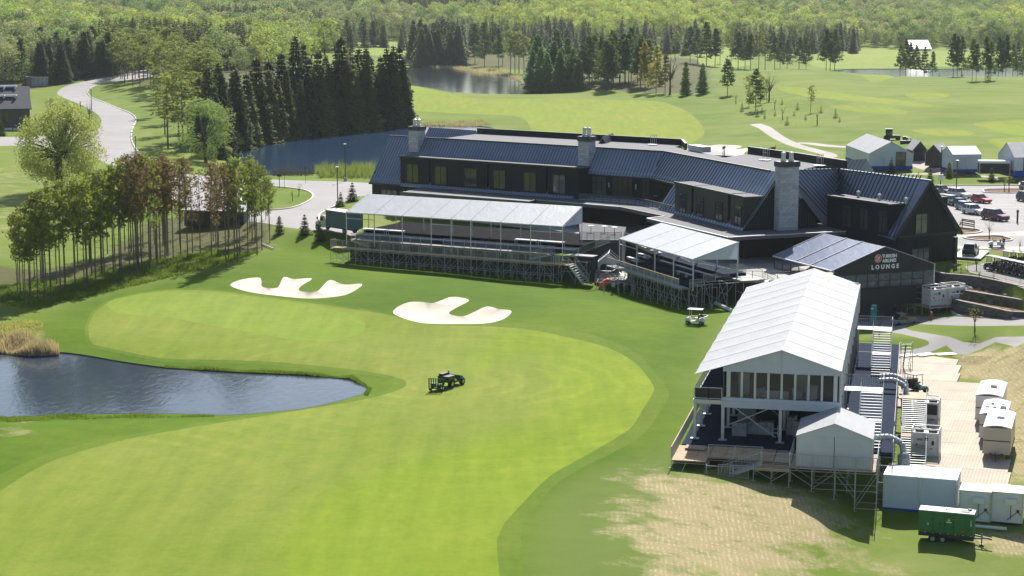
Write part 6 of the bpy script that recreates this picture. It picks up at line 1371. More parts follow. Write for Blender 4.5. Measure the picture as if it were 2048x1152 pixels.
def car(lab, loc, rz, mat, kind='suv', L_=4.6, Wd=1.88, Hh=1.65, group='cars in the parking lot', name='parked_car'):
    t = thing(name, lab, 'car', loc, rz, group); h = L_ / 2; w = Wd / 2; bl = Hh * .60; sl = .32
    hood = bl * (.98 if kind != 'sedan' else .9)
    sts = [(-h, [(w * .75, sl + .1), (w * .86, bl * .72), (w * .8, bl * .92)]), (-h + .12, [(w * .9, sl), (w * .97, bl * .72), (w * .9, bl)]), (-h + .9, [(w * .95, sl), (w, bl * .75), (w * .93, bl * 1.0)]),
         (h - 1.45, [(w * .95, sl), (w, bl * .75), (w * .93, bl * 1.0)]), (h - 1.2, [(w * .95, sl), (w, bl * .72), (w * .92, hood)]), (h - .35, [(w * .93, sl), (w * .96, bl * .66), (w * .86, hood * .9)]), (h - .05, [(w * .85, sl + .05), (w * .88, bl * .6), (w * .76, hood * .8)]), (h, [(w * .7, sl + .12), (w * .78, bl * .55), (w * .7, hood * .7)])]
    b = loft(sts).build('body', mat, t, sm=False); tail = {'suv': .22, 'sedan': .95, 'hatch': .4, 'van': .12}[kind]; fr = h - 1.35
    cab = loft([(-h + tail, [(w * .88, bl - .03), (w * .86, bl + .02), (w * .84, bl + .04)]), (-h + tail + .45, [(w * .90, bl - .03), (w * .82, (bl + Hh) / 2), (w * .74, Hh - .04)]), (-h + tail + 1.2, [(w * .9, bl - .03), (w * .82, (bl + Hh) / 2), (w * .75, Hh)]), (fr - .75, [(w * .9, bl - .03), (w * .82, (bl + Hh) / 2), (w * .74, Hh - .03)]), (fr, [(w * .9, bl - .03), (w * .87, bl + .02), (w * .84, bl + .03)])]).build('windows', m_cglass, t)
    loft([(-h + tail + .38, [(w * .70, Hh - .05), (w * .72, Hh - .01), (w * .5, Hh + .02)]), (fr - .78, [(w * .70, Hh - .04), (w * .71, Hh), (w * .5, Hh + .01)])]).build('roof', mat, t)
    for x in (-h + tail + 1.25, (fr - .75 + -h + tail + 1.2) / 2 + .25):
        for s_ in (-1, 1): MB().beam((x, s_ * w * .925, bl), (x, s_ * w * .77, Hh - .02), .09, .03).build('pillar', mat, t)
    for s_ in (-1, 1):
        for x in (-h + .85, h - .85):
            wh = MB().wheel((x, s_ * (w - .1), .35), .35, .22, 'y', 14).build('wheel', m_tyre, t); MB().wheel((x, s_ * (w + .005), .35), .22, .03, 'y', 10).build('rim', m_rim, wh)
        MB().box((h - .16, s_ * w * .68, bl * .72), (.2, .3, .13)).build('headlight', m_lamp, t); MB().box((-h + .06, s_ * w * .72, bl * .85), (.12, .26, .16)).build('tail_light', m_tail, t)
        MB().box((fr - .05, s_ * (w + .06), bl + .08), (.14, .16, .12)).build('mirror', mat, t)
    MB().box((0, 0, sl), (L_ - .5, Wd * .9, .18)).build('underbody', m_dark, t); return t
def dirp(a, b, z=3.0): p, q = P(*a, z), P(*b, z); return math.atan2(q.y - p.y, q.x - p.x)
C3 = lambda x, y: P(x, y, 3.02)
hd = dirp((1955, 430), (2022, 440))
car('dark maroon large SUV nearest the bench in the parking lot', C3(1990, 440), hd, paint('maroon_paint', (.10, .012, .028)), 'van', 5.2, 1.98, 1.85)
car('white crossover with black roof pillars beside the maroon SUV', C3(1947, 428), hd, paint('white_paint', (.72, .73, .75), 0), 'suv', 4.6)
car('pale silver blue crossover, second in the row behind the white crossover', C3(1933, 420), hd, paint('silverblue_paint', (.28, .33, .40)), 'hatch', 4.6, 1.86, 1.5)
car('dark blue sedan between two silver cars in the front row', C3(1922, 413), hd, paint('navy_paint', (.02, .03, .07)), 'sedan', 4.6, 1.85, 1.48)
car('silver SUV at the left end of the front row beside the building', C3(1906, 409), hd, paint('silver_paint', (.40, .41, .44)), 'suv', 4.6)
car('bright red small SUV behind the silver and blue cars', C3(1962, 405), hd, paint('red_paint', (.42, .015, .03)), 'suv', 4.2, 1.8, 1.5)
car('white minivan in the second row beside the lamp post', C3(1918, 395), hd, paint('pearl_paint', (.66, .66, .66), 0), 'van', 4.9, 1.9, 1.7)
car('dark slate sedan with pale roof reflections behind the white minivan', C3(1884, 386), hd, paint('slate_paint', (.05, .06, .08)), 'sedan', 4.7, 1.86, 1.48)
car('black car half hidden by the clubhouse gable', C3(1872, 394), hd, paint('black_paint', (.012, .012, .015)), 'sedan', 4.7, 1.86, 1.5)
car('dark pickup-sized SUV at the right edge of the parking lot', C3(2056, 403), hd - .1, paint('charcoal_paint', (.03, .03, .035)), 'van', 5.0, 1.95, 1.8)
car('pale blue car at the right edge beside the upper planted island', C3(2060, 381), hd, paint('iceblue_paint', (.3, .35, .42)), 'suv', 4.5)
# display car on its low platform
dp = [P(*q, 3.3) for q in ((1904, 514), (1923, 499), (1979, 502), (1961, 518))]
pd = thing('display_platform', 'low pale display platform on the lawn below the parking lot', 'platform', dp[0]); MB().prism([(p.x, p.y) for p in dp], 3.22, 3.36).build('deck_panel', M('white_deck', (.34, .35, .39), .3), pd, loc=-pd.location); MB().prism([(p.x, p.y) for p in [dp[0].lerp((dp[0] + dp[2]) / 2, .03), dp[1].lerp((dp[0] + dp[2]) / 2, .03), dp[2].lerp((dp[0] + dp[2]) / 2, .03), dp[3].lerp((dp[0] + dp[2]) / 2, .03)]], 2.9, 3.22).build('frame', m_dark, pd, loc=-pd.location)
car('dark green SUV seen from behind on the low display platform', P(1941, 508, 3.38), R(68), paint('darkgreen_paint', (.018, .028, .028)), 'suv', 4.6, 1.9, 1.62, 'cars on show', 'display_car')
# ---- golf carts
m_cartw = M('cart_white', (.70, .70, .68), .35, var=.05); m_cartb = M('cart_black', (.015, .015, .017), .4); m_seat = M('seat_vinyl', (.10, .09, .08), .6); m_croof = M('cart_roof_grey', (.15, .15, .15), .6); m_clear2 = m_clear
def cart(lab, loc, rz, body, roof, bags=True, group=None, cargo=False, seat=None, name='golf_cart'):
    t = thing(name, lab, 'golf cart', loc, rz, group)
    loft([(-1.15, [(.48, .35), (.52, .55), (.48, .72)]), (-.55, [(.56, .3), (.6, .55), (.55, .78)]), (-.05, [(.56, .3), (.58, .42), (.55, .46)]), (.45, [(.5, .28), (.52, .34), (.5, .37)]), (.62, [(.52, .28), (.55, .6), (.48, .85)]), (1.0, [(.5, .3), (.52, .6), (.4, .78)]), (1.2, [(.38, .36), (.42, .5), (.3, .62)])]).build('body', body, t)
    MB().box((-.25, 0, .74), (.5, 1.0, .14)).build('seat', seat or m_seat, t); MB().box((-.52, 0, 1.0), (.12, 1.0, .38)).build('backrest', seat or m_seat, t)
    MB().box((-.05, 0, 1.86), (1.85, 1.12, .07)).build('roof', roof, t)
    for x, xt in ((.62, .55), (-.85, -.75)):
        for y in (-.48, .48): MB().beam((x, y, .7), (xt, y, 1.84), .045).build('roof_post', body if x > 0 else m_dark, t)
    for x in (-.82, .82):
        for y in (-.5, .5): w = MB().wheel((x, y, .23), .23, .2, 'y', 12).build('wheel', m_tyre, t); MB().wheel((x, y + (.105 if y > 0 else -.105), .23), .12, .02, 'y', 8).build('rim', m_rim, w)
    MB().tube((.5, .2, .85), (.3, .2, 1.05), .02, 5).lathe([(.16, 0), (.18, .02), (.16, .04)], 12, (.28, .2, 1.05)).build('steering_wheel', m_dark, t)
    if bags and not cargo: MB().tube((-.95, -.22, .55), (-1.1, -.22, 1.35), .13, 8).build('golf_bag', m_seat, t); MB().tube((-.95, .22, .55), (-1.1, .22, 1.35), .13, 8).build('golf_bag', m_dark, t)
    if cargo: MB().slab([(-.7, -.58, 1.0), (-1.55, -.58, 1.08), (-1.55, .58, 1.08), (-.7, .58, 1.0)], .06).build('cargo_bed', body, t); MB().box((-1.0, .2, 1.14), (.4, .5, .2)).build('cargo', m_dark, t); MB().box((-1.25, -.25, 1.12), (.25, .3, .12)).build('cargo', m_cap, t)
    if not cargo: MB().slab([(.62, -.46, .9), (.62, .46, .9), (.56, .46, 1.8), (.56, -.46, 1.8)], .01).build('windscreen', m_clear2, t)
    return t
q = G(1390, 648); cart('white golf cart with cargo bed parked at the shadow edge below the short stand', q, R(160), m_cartw, M('cart_roof_pale', (.42, .41, .38), .5), cargo=True)
q = P(1993, 494, 3.02); cart('white golf cart crossing on the lane beside the planted island', q, R(172), m_cartw, m_cartw)
ct0 = None; n_ = 0
for r_, (y0, x0, dx, dy, cnt, lab) in enumerate(((541, 1984, 15.5, 3.4, 6, 'front'), (531, 2017, 15.5, 1.5, 4, 'rear'))):
    for i in range(cnt):
        p = P(x0 + dx * i, y0 + dy * i - 2, 3.02); nm_ = ['leftmost', 'second', 'third', 'fourth', 'fifth', 'sixth'][i]; lb_ = f'{nm_} black golf cart with grey roof in the {lab} row of the cart lot'
        if ct0 is None: ct0 = cart(lb_, p, R(122), m_cartb, m_croof, group='golf carts lined up in the cart lot')
        else: copy_tree(ct0, p, R(122 + random.uniform(-3, 3)), lb_)
# ---- utility vehicle on the platform
uq = P(1829, 783, -2.75); ut = thing('utility_vehicle', 'muddy green utility vehicle with grey roof and ladder rack on the timber platform', 'utility vehicle', uq, R(-62))
m_ugreen = M('faded_green', (.06, .14, .09), .6, var=.3, sc=3); m_mud = M('muddy_metal', (.10, .09, .075), .8, var=.4, sc=3)
loft([(-1.4, [(.68, .5), (.72, .75), (.7, .95)]), (-.3, [(.68, .45), (.72, .7), (.7, .92)]), (-.25, [(.68, .4), (.7, .5), (.68, .6)]), (.5, [(.66, .4), (.7, .5), (.68, .62)]), (.6, [(.66, .4), (.7, .8), (.64, 1.0)]), (1.35, [(.6, .42), (.66, .7), (.5, .86)]), (1.5, [(.5, .5), (.55, .62), (.4, .72)])]).build('body', m_ugreen, ut)
MB().box((-.2, 0, 1.95), (1.6, 1.35, .08)).build('roof', m_boardg, ut); MB().box((0, 0, .98), (.5, 1.2, .16)).box((-.25, 0, 1.2), (.12, 1.2, .4)).build('seat', M('yellow_green_seat', (.12, .11, .04), .8), ut); MB().box((-1.05, 0, 1.15), (1.0, 1.35, .35)).build('cargo_box', m_mud, ut)
for x, xt in ((.6, .4), (-.45, -.45), (-1.0, -.95)):
    for y in (-.62, .62): MB().beam((x, y, .9), (xt, y, 1.93), .05).build('cage_post', m_dark, ut)
for x in (-.95, 1.0):
    for y in (-.68, .68): w = MB().wheel((x, y, .36), .36, .28, 'y', 14).build('wheel', m_tyre, ut); MB().wheel((x, y + (.145 if y > 0 else -.145), .36), .17, .02, 'y', 8).build('rim', M('tan_rim', (.4, .32, .2), .6), w)
for y in (-.5, .5): MB().tube((-1.4, y, 1.3), (-1.4, y, 2.9), .03, 5).build('rack_pole', m_dark, ut)
MB().box((1.42, .3, .78), (.08, .2, .12)).box((1.42, -.3, .78), (.08, .2, .12)).build('headlight', m_lamp, ut)
# ladder frame (step ladders) behind it
lq = P(1810, 735, -2.75); ld = thing('tool_trolley', 'tall grey step ladder frame standing behind the utility vehicle', 'ladder', lq, R(10))
for x in (-.7, .7): MB().beam((x, -.5, 0), (x, -.3, 3.0), .06).beam((x, .7, 0), (x, -.2, 3.0), .06).build('side_rail', m_galv, ld)
for i in range(7): MB().box((0, -.5 + .03 * i, .4 + i * .4), (1.4, .1, .05)).build('rung', m_galv, ld)
MB().beam((0, .6, 0), (-.1, -.3, 2.8), .12).build('mast', m_dark, ld)
q = G(432, 450); sh = thing('shelter', 'low dark shelter with pale roof edge half hidden behind the bare grove pines', 'shelter', q, R(-4)); mb = MB()
mb.slab([(-5.2, -2, 2.7), (5.4, -2, 2.5), (5.4, 3, 3.5), (-5.2, 3, 3.4)], .15).build('roof', m_boardg, sh); MB().prism([(-4.9, -1.6), (5, -1.6), (5, 2.6), (-4.9, 2.6)], .0, 2.4).build('wall', m_dark, sh)
# ---- small works truck at the lounge, portable toilet, debris
q = P(1806, 652, -2.15); wk = thing('utility_truck', 'small silver flatbed utility truck parked beside the lounge base', 'utility truck', q, R(200))
loft([(-1.9, [(.72, .55), (.75, .75), (.74, .85)]), (-.1, [(.72, .5), (.75, .75), (.74, .85)]), (0, [(.7, .45), (.74, .9), (.7, 1.0)]), (1.4, [(.68, .45), (.72, .8), (.6, .95)]), (1.7, [(.6, .5), (.62, .7), (.5, .8)])]).build('body', m_boardg, wk)
loft([(0, [(.68, .95), (.64, 1.3), (.6, 1.62)]), (.7, [(.68, .95), (.64, 1.3), (.58, 1.6)]), (1.25, [(.66, .93), (.62, .96), (.6, .98)])]).build('cab_windows', m_cglass, wk); MB().box((.3, 0, 1.66), (.95, 1.2, .06)).build('roof', m_boardg, wk)
MB().box((-1, .2, .98), (1.2, .8, .22)).build('cargo', m_ply, wk); MB().box((-1.4, -.3, 1.0), (.4, .4, .2)).build('cargo', m_red, wk)
for x in (-1.2, 1.05):
    for y in (-.68, .68): MB().wheel((x, y, .32), .32, .2, 'y', 12).build('wheel', m_tyre, wk)
q = P(1744, 641, -2.15); tl = thing('portable_toilet', 'turquoise portable toilet against the black lounge base', 'portable toilet', q, F4.a)
m_teal = M('teal_plastic', (.04, .34, .34), .5, var=.12); MB().box((0, 0, 1.05), (1.15, 1.15, 2.0)).build('cabin', m_teal, tl); MB().box((0, 0, 2.12), (1.2, 1.2, .16), taper=.8).build('roof', M('pale_teal', (.25, .5, .48), .5), tl); MB().box((0, -.6, 1.05), (.8, .04, 1.7)).build('door', M('door_teal', (.03, .27, .28), .5), tl); MB().box((0, -.63, 1.7), (.3, .02, .2)).build('sign', m_let, tl)
cl = thing('site_clutter', 'jumble of pale pipes, crates and frames under the open side of the lounge', 'building materials', FL.w(WL * .8, 3, -2.2), FL.a)
for i in range(46): x, y = random.uniform(-5, 2.6), random.uniform(-2.5, 5); a = random.uniform(0, PI); l_ = random.uniform(.5, 2); MB().beam((x, y, random.uniform(.2, 1.6)), (x + l_ * math.cos(a), y + l_ * math.sin(a) * .5, random.uniform(.1, 1.7)), .05).build('pipe', m_alu, cl)
for i in range(7): MB().box((random.uniform(-4.5, 2.2), random.uniform(-2.5, 2), .4), (random.uniform(.7, 1.6), .8, random.uniform(.5, .9))).build('crate', m_boardg, cl)
q = P(1862, 648, -2.1); o = MB().tube((0, 0, 0), (0, 0, 1.6), .14, 8).lathe([(.2, 0), (.2, .08), (.14, .1)], 8).build('bollard', M('rust_orange', (.45, .08, .03), .6), None, loc=q); tag(o, 'orange red post at the corner of the lounge base', 'bollard')
# ---- air conditioner tower on scaffold behind the lounge
q = P(1893, 640, -2.1); tw = thing('plant_tower', 'scaffold platform with timber deck beside the black lounge base', 'scaffold', q, FL.a)
for x in (-2.6, 0, 2.6, 3.8):
    for y in (0, 1.8, 3.4): rod('standard', (x, y, 0), (x, y, 4.2), .035, m_galv, tw)
for z in (1.75, 2.6, 3.4, 4.15):
    for y in (0, 3.4): rod('ledger', (-2.6, y, z), (3.8, y, z), .03, m_galv, tw)
    for x in (-2.6, 3.8): rod('ledger', (x, 0, z), (x, 3.4, z), .03, m_galv, tw)
MB().box((.6, 1.7, 1.7), (6.4, 3.4, .1)).build('deck', m_plank, tw)
chiller('white air conditioner standing on the scaffold beside the lounge', 1893, 640, -2.1, FL.a, h=2.4).location = q + V(0, 0, 1.78) + FL.u * 1.9 + FL.n * .6
chiller('second white air conditioner half hidden behind the lounge corner', 1893, 640, -2.1, FL.a, h=2.2).location = q + V(0, 0, 1.78) - FL.u * .7 + FL.n * .9
# ---- people
m_skin = M('skin', (.42, .24, .17), .6, var=.05); m_navy = M('navy_cloth', (.012, .018, .035), .9); m_blk = M('black_cloth', (.012, .012, .014), .9); m_grn = M('pale_green_vest', (.30, .45, .38), .8); m_cap2 = M('white_cap', (.7, .7, .7), .8); m_bluec = M('blue_shirt', (.02, .08, .35), .9)
def person(lab, loc, rz, pose, top, legs, extra=None):
    t = thing('person', lab, 'person', loc, rz); J, E, Rr = pose
    me = bpy.data.meshes.new('body'); me.from_pydata(J, E, []); o = bpy.data.objects.new('body', me); COL.objects.link(o)
    sk = o.modifiers.new('s', 'SKIN'); lay = me.skin_vertices[0].data
    for i, r_ in enumerate(Rr): lay[i].radius = (r_, r_ * .85)
    lay[0].use_root = True; o.modifiers.new('u', 'SUBSURF').levels = 1; dg = bpy.context.evaluated_depsgraph_get(); m2 = bpy.data.meshes.new_from_object(o.evaluated_get(dg)); bpy.data.objects.remove(o)
    m2.materials.clear(); m2.materials.append(legs); m2.materials.append(top); m2.materials.append(m_skin); hip = J[0][2]
    for p in m2.polygons: z = p.center.z; p.material_index = 2 if z > J[3][2] - .03 else (1 if z > hip + .02 else 0); p.use_smooth = True
    m2.name = 'body'; ob('body', m2, t); h = J[4]; MB().lathe([(.105, -.02), (.11, .04), (.08, .1), (.02, .13)], 10, (h[0], h[1], h[2] + .02)).build('cap', extra or m_blk, t); MB().box((h[0] + .1, h[1], h[2] + .02), (.1, .12, .02)).build('cap_peak', extra or m_blk, t)
    return t
def stand(a=0.0, b=.15): # x forward
    J = [(0, 0, .95), (0, 0, 1.2), (0, 0, 1.42), (0, 0, 1.52), (.02, 0, 1.68), (0, .1, .9), (.04 + b * .3, .12, .5), (b * .4, .13, .08), (b * .4 + .14, .14, .04), (0, -.1, .9), (0, -.12, .5), (-b * .5, -.13, .08), (-b * .5 + .14, -.14, .04),
         (0, .2, 1.4), (.03, .27, 1.13), (.14 + a, .24, .92), (.18 + a, .23, .83), (0, -.2, 1.4), (.03, -.27, 1.13), (.12, -.25, .92), (.15, -.24, .83)]
    E = [(0, 1), (1, 2), (2, 3), (3, 4), (0, 5), (5, 6), (6, 7), (7, 8), (0, 9), (9, 10), (10, 11), (11, 12), (2, 13), (13, 14), (14, 15), (15, 16), (2, 17), (17, 18), (18, 19), (19, 20)]
    return J, E, [.15, .14, .16, .06, .105, .1, .07, .05, .045, .1, .07, .05, .045, .07, .05, .038, .04, .07, .05, .038, .04]
def sit():
    J = [(0, 0, .1), (0, 0, .35), (.02, 0, .56), (.03, 0, .66), (.05, 0, .82), (.05, .1, .1), (.45, .13, .14), (.5, .14, -.3), (.64, .14, -.34), (.05, -.1, .1), (.45, -.13, .14), (.5, -.14, -.3), (.64, -.14, -.34),
         (.02, .2, .54), (.15, .26, .34), (.38, .2, .36), (.46, .18, .38), (.02, -.2, .54), (.15, -.26, .34), (.38, -.2, .36), (.46, -.18, .38)]
    return (J,) + stand()[1:]
person('person in black with pale green vest standing left of the scaffold stand', G(1226.5, 588), R(80), stand(.05, .2), m_grn, m_blk); person('person in dark clothes and cap watching beside the scaffold uprights', G(1242, 588), R(100), stand(-.05, .3), m_navy, m_blk)
# ---- turf vehicle with transporter
m_jd = M('implement_green', (.012, .085, .022), .4, var=.2, sc=2); m_yel = M('rim_yellow', (.6, .48, .05), .5)
d0 = G(903, 771); d1 = G(875, 781); ang = R(58)
tv = thing('turf_vehicle', 'dark green turf work vehicle driving across the fairway', 'utility vehicle', d0, ang)
loft([(-1.5, [(.66, .6), (.7, .85), (.7, 1.15)]), (-.35, [(.66, .6), (.7, .85), (.7, 1.15)]), (-.3, [(.6, .4), (.62, .5), (.6, .6)]), (.55, [(.6, .4), (.62, .5), (.6, .62)]), (.65, [(.6, .42), (.66, .8), (.6, 1.05)]), (1.35, [(.55, .45), (.6, .7), (.5, .88)]), (1.55, [(.45, .5), (.5, .62), (.4, .7)])]).build('body', m_jd, tv)
MB().box((-.95, 0, 1.2), (1.2, 1.4, .08)).box((-1.0, .35, 1.33), (.9, .5, .25)).build('cargo_box', m_dark, tv); MB().box((-.2, .0, .72), (.45, 1.1, .12)).build('seat', m_yel, tv)
MB().tube((.55, .2, .9), (.42, .2, 1.15), .02, 5).lathe([(.17, 0), (.19, .02), (.17, .04)], 12, (.4, .2, 1.15)).build('steering_wheel', m_dark, tv)
for s_ in (-1, 1): MB().box((1.5, s_ * .35, .72), (.1, .2, .12)).build('headlight', m_lamp, tv)
for x, r_ in ((-.95, .42), (1.05, .36)):
    for y in (-.62, .62): w = MB().wheel((x, y, r_), r_, .32, 'y', 16).build('wheel', m_tyre, tv); MB().wheel((x, y + (.165 if y > 0 else -.165), r_), r_ * .52, .02, 'y', 10).build('rim', m_yel, w)
dv = person('person in blue shirt and white cap driving the green turf vehicle', d0 + V(math.cos(ang) * -.25 - math.sin(ang) * .2, math.sin(ang) * -.25 + math.cos(ang) * .2, .72), ang, sit(), m_bluec, m_navy, m_cap2)
tr = thing('mower_trailer', 'green slatted mower transport trailer towed behind the turf vehicle', 'trailer', d1, R(78)); tr.scale = (.68,) * 3
for i in range(7): MB().box((-1.0, -1.05 + i * .35, 1.25), (.07, .16 if i != 1 else .08, 1.6)).build('ramp_slat', m_jd, tr)
for z in (.5, 1.2, 2.0): MB().box((-1.0, 0, z), (.06, 2.3, .1)).build('ramp_bar', m_jd, tr)
MB().box((-.1, 0, .5), (1.9, 2.2, .1)).build('bed', m_jd, tr); MB().box((-.1, .6, .85), (1.2, .6, .5)).box((-.1, -.4, .8), (1.2, .7, .45)).build('mower', m_jd, tr); MB().beam((.8, 0, .5), (2.3, 0, .55), .1).build('drawbar', m_dark, tr)
for y in (-1.0, 1.0): MB().wheel((-.3, y, .3), .3, .34, 'y', 14).build('wheel', m_tyre, tr)
for y in (-1.15, 1.15): MB().box((-1.05, y, .5), (.1, .12, .1)).build('lamp', m_lamp, tr)
# ---- box truck beside the long stand
q = P(672, 461, 3.0); F_ = dirp((655, 459), (700, 466)); bk = thing('box_truck', 'white cab box truck with blue grey body half behind the long stand', 'truck', P(657, 461, 3.0), F_ + PI)
m_bbox = M('box_bluegrey', (.10, .16, .20), .5, var=.1)
loft([(-.9, [(1.0, .7), (1.05, 1.4), (1.0, 1.7)]), (-.1, [(1.0, .6), (1.05, 1.5), (.95, 2.5)]), (.7, [(1.0, .6), (1.05, 1.5), (.93, 2.45)]), (1.15, [(1.0, .6), (1.02, 1.3), (.95, 1.55)]), (2.2, [(.9, .6), (.95, 1.1), (.75, 1.4)]), (2.5, [(.7, .6), (.75, .9), (.6, 1.1)])]).build('cab', m_tr_w, bk)
for s_ in (-1, 1): MB().box((.45, s_ * 1.02, 1.95), (.7, .06, .6)).build('side_window', m_cglass, bk); MB().box((1.25, s_ * 1.25, 2.0), (.12, .25, .4)).build('mirror', m_dark, bk)
MB().slab([(1.0, -.85, 1.65), (1.0, .85, 1.65), (.72, .8, 2.4), (.72, -.8, 2.4)], .03).build('windscreen', m_cglass, bk); MB().box((-4.2, 0, 2.15), (6.4, 2.5, 2.6)).build('cargo_box', m_bbox, bk); MB().box((-4.2, 0, 3.48), (6.5, 2.55, .08)).build('cargo_roof', M('truck_roof', (.5, .5, .5), .5), bk); MB().box((-.75, 0, 3.2), (.5, 1.6, .7)).build('cooling_unit', m_tr_w, bk)
MB().box((-3, 0, .75), (8.5, 1.0, .25)).build('chassis', m_dark, bk)
for x in (1.5, -5.6):
    for s_ in (-1, 1): w = MB().wheel((x, s_ * .98, .48), .48, .3, 'y', 16).build('wheel', m_tyre, bk); MB().wheel((x, s_ * 1.14, .48), .24, .02, 'y', 10).build('rim', m_rim, w)
# ---- lamp posts
m_pole = M('lamp_post_dark', (.03, .022, .02), .6)
def lamp(px, yt, yb, z, lab, box=False, foot=True):
    q = P(px, yb, z) if z is not None else G(px, yb); h = top_z(yt, q) - q.z; t = thing('lamp_post', lab, 'lamp post', q)
    MB().beam((0, 0, .5 if foot else 0), (0, 0, h - .1), .16).build('pole', m_pole, t)
    MB().box((0, -.1, h), (.5, .8, .14)).build('lamp_head', m_alu, t)
    if foot: MB().lathe([(.34, 0), (.34, .9)], 10).build('base', m_conc, t)
    if box: MB().box((0, 0, 1.6), (.9, .6, 1.2)).build('control_box', m_tr_w, t)
    return t
lamp(691, 288, 363, 2.9, 'tall dark lamp post on a concrete base beside the pond road'); lamp(675.5, 334, 412, 3, 'dark lamp post between two small spruces beside the box truck', foot=True)
lamp(1881, 293, 371, 3, 'dark lamp post with a white box on it behind the clubhouse gable', True, False); lamp(1912, 321, 394, 3, 'lamp post rising beside the white minivan', foot=False)
lamp(184, 177, 238, None, 'thin lamp post by the bare tree on the left road bend', foot=False); lamp(163, 203, 266, None, 'thin lamp post left of the drive beside the willow crown', foot=False); lamp(170, 225, 288, None, 'thin lamp post right above the drive entrance', foot=False)
lamp(138, 218, 238, None, 'short lamp post beside the grey parking pad', foot=False); lamp(272, 271, 320, None, 'thin lamp post on the right kerb of the curving road', foot=False)
for px, yt, yb, lab in ((559, 348, 376, 'black double headed post on the road verge by the pond'), (569, 346, 378, 'thin grey post beside the black road sign'), (611.5, 334, 366, 'thin pole standing at the pond side kerb')):
    q = P(px, yb, 3); h = top_z(yt, q) - 3; t = thing('sign_post', lab, 'post', q); MB().beam((0, 0, 0), (0, 0, h), .12 if px < 565 else .06).build('pole', m_pole, t); MB().box((0, 0, h - .25), (.9 if px < 560 else .3, .12, .5)).build('sign_panel', m_dark, t)
q = P(2034.5, 446, 3); t = thing('bollard_light', 'short dark post in the parking lot near the right edge', 'post', q); MB().box((0, 0, 1.1), (.24, .24, 2.2)).build('pole', m_pole, t); MB().box((0, 0, 1.9), (.34, .34, .3)).build('lamp_head', m_dark, t)
def bench(px, py, lab, w=2.6, rz=0.0):
    q = P(px, py, 3.05); t = thing('sign_board' if w > 3 else 'bench', lab, 'bench', q, hd + rz)
    for x in (-w / 2 + .1, w / 2 - .1): MB().box((x, 0, .7), (.1, .1, 1.4)).build('leg', m_trim, t)
    for z in (.55, .8, 1.15, 1.38): MB().box((0, -.03, z), (w, .06, .18 if z > .7 else .12)).build('slat', m_trim, t)
    MB().box((0, -.3, .5), (w, .5, .07)).build('seat', m_trim, t); return t
bench(1936, 457, 'black slatted bench on the bark island below the maroon SUV', 3.0)
bench(1899, 503, 'black bench at the clubhouse corner beside the porch post', 1.6)
# ---- marquees and huts at the practice range
def tframe(pa, pb, z): a, b = P(*pa, z), P(*pb, z); return Frame(V(a.x, a.y, 0), math.atan2(b.y - a.y, b.x - a.x)), math.hypot(b.x - a.x, b.y - a.y)
zt_ = 3.9; Fm, wm = tframe((1738, 334.6), (1824, 334.3), zt_); dm = Fm.l(P(1688, 316, zt_)).y; print('M1', wm, dm)
def eh(py, pt): return top_z(py, pt)
ze = eh(307, Fm.w(0, 0, 0)); zr = eh(283, Fm.w(wm / 2, 0, 0))
small_tent('marquee', 'large white gabled marquee with glazed door at the practice range', Fm, 0, wm, 0, max(dm, 9), zt_, ze, zr, panels=3, skirt=.25, doors=[(wm * .62, wm * .84, 3.2)])
Fm, wm = tframe((1905, 340), (1961, 339.4), 4.2); ze, zr = eh(309, Fm.w(0, 0, 0)), eh(294, Fm.w(0, 3.5, 0)) 
small_tent('marquee', 'small white marquee between the dark hut and the equipment cage', Fm, 0, wm, 0, 7, 4.2, ze, zr + .2, ridge='x', panels=2, skirt=.1)
Fm, wm = tframe((2028, 350.5), (2078, 350), 4.2); ze, zr = eh(315, Fm.w(0, 0, 0)), eh(287, Fm.w(0, 3.5, 0))
small_tent('marquee', 'white marquee on a deep blue skirt at the right edge of the range', Fm, 0, wm, 0, 9, 4.2, ze, zr + .2, ridge='x', panels=2, skirt=.9, doors=[(1.9, 4.6, 3.6)])
m_hut = M('dark_timber', (.065, .055, .045), .85, var=.2, sc=1); m_hroof = M('hut_roof', (.33, .32, .31), .7)
for pa, pb, yt, ye, yb_, lab in (((1826, 322), (1852, 322), 282, 301, 322, 'small dark timber hut with blue door beside the large marquee'), ((1850, 331.5), (1883, 333), 289, 308, 333, 'dark timber hut with grey roof in front of its smaller twin')):
    Fh, wh = tframe(pa, pb, 4.1); ze, zr = eh(ye, Fh.w(0, 0, 0)), eh(yt, Fh.w(wh / 2, 0, 0)); h_ = small_tent('timber_hut', lab, Fh, 0, wh, 0, 6.5, 4.1, ze, zr, mat=m_hroof, wallm=m_hut, panels=1, cat='hut', over=.3)
    if 'blue' in lab: MB().box((0, 0, 0), (1.6, .1, 2.6), Fh.a).build('door', M('navy_door', (.01, .012, .03), .5), h_, loc=Fh.w(wh * .42, -.08, 5.4) - h_.location)
q = P(1987, 348, 4.2); t = thing('equipment_cage', 'low equipment cage with pale roof behind a small spruce', 'cage', q, R(-4))
MB().box((0, 0, 2.5), (6.2, 2.6, .5)).build('roof', m_tr_w, t); MB().box((0, 0, 1.2), (5.9, 2.2, 2.1)).build('mesh_body', m_dark, t)
for x in (-3, 3):
    for y in (-1.2, 1.2): MB().box((x, y, 1.25), (.14, .14, 2.5)).build('post', m_alu, t)
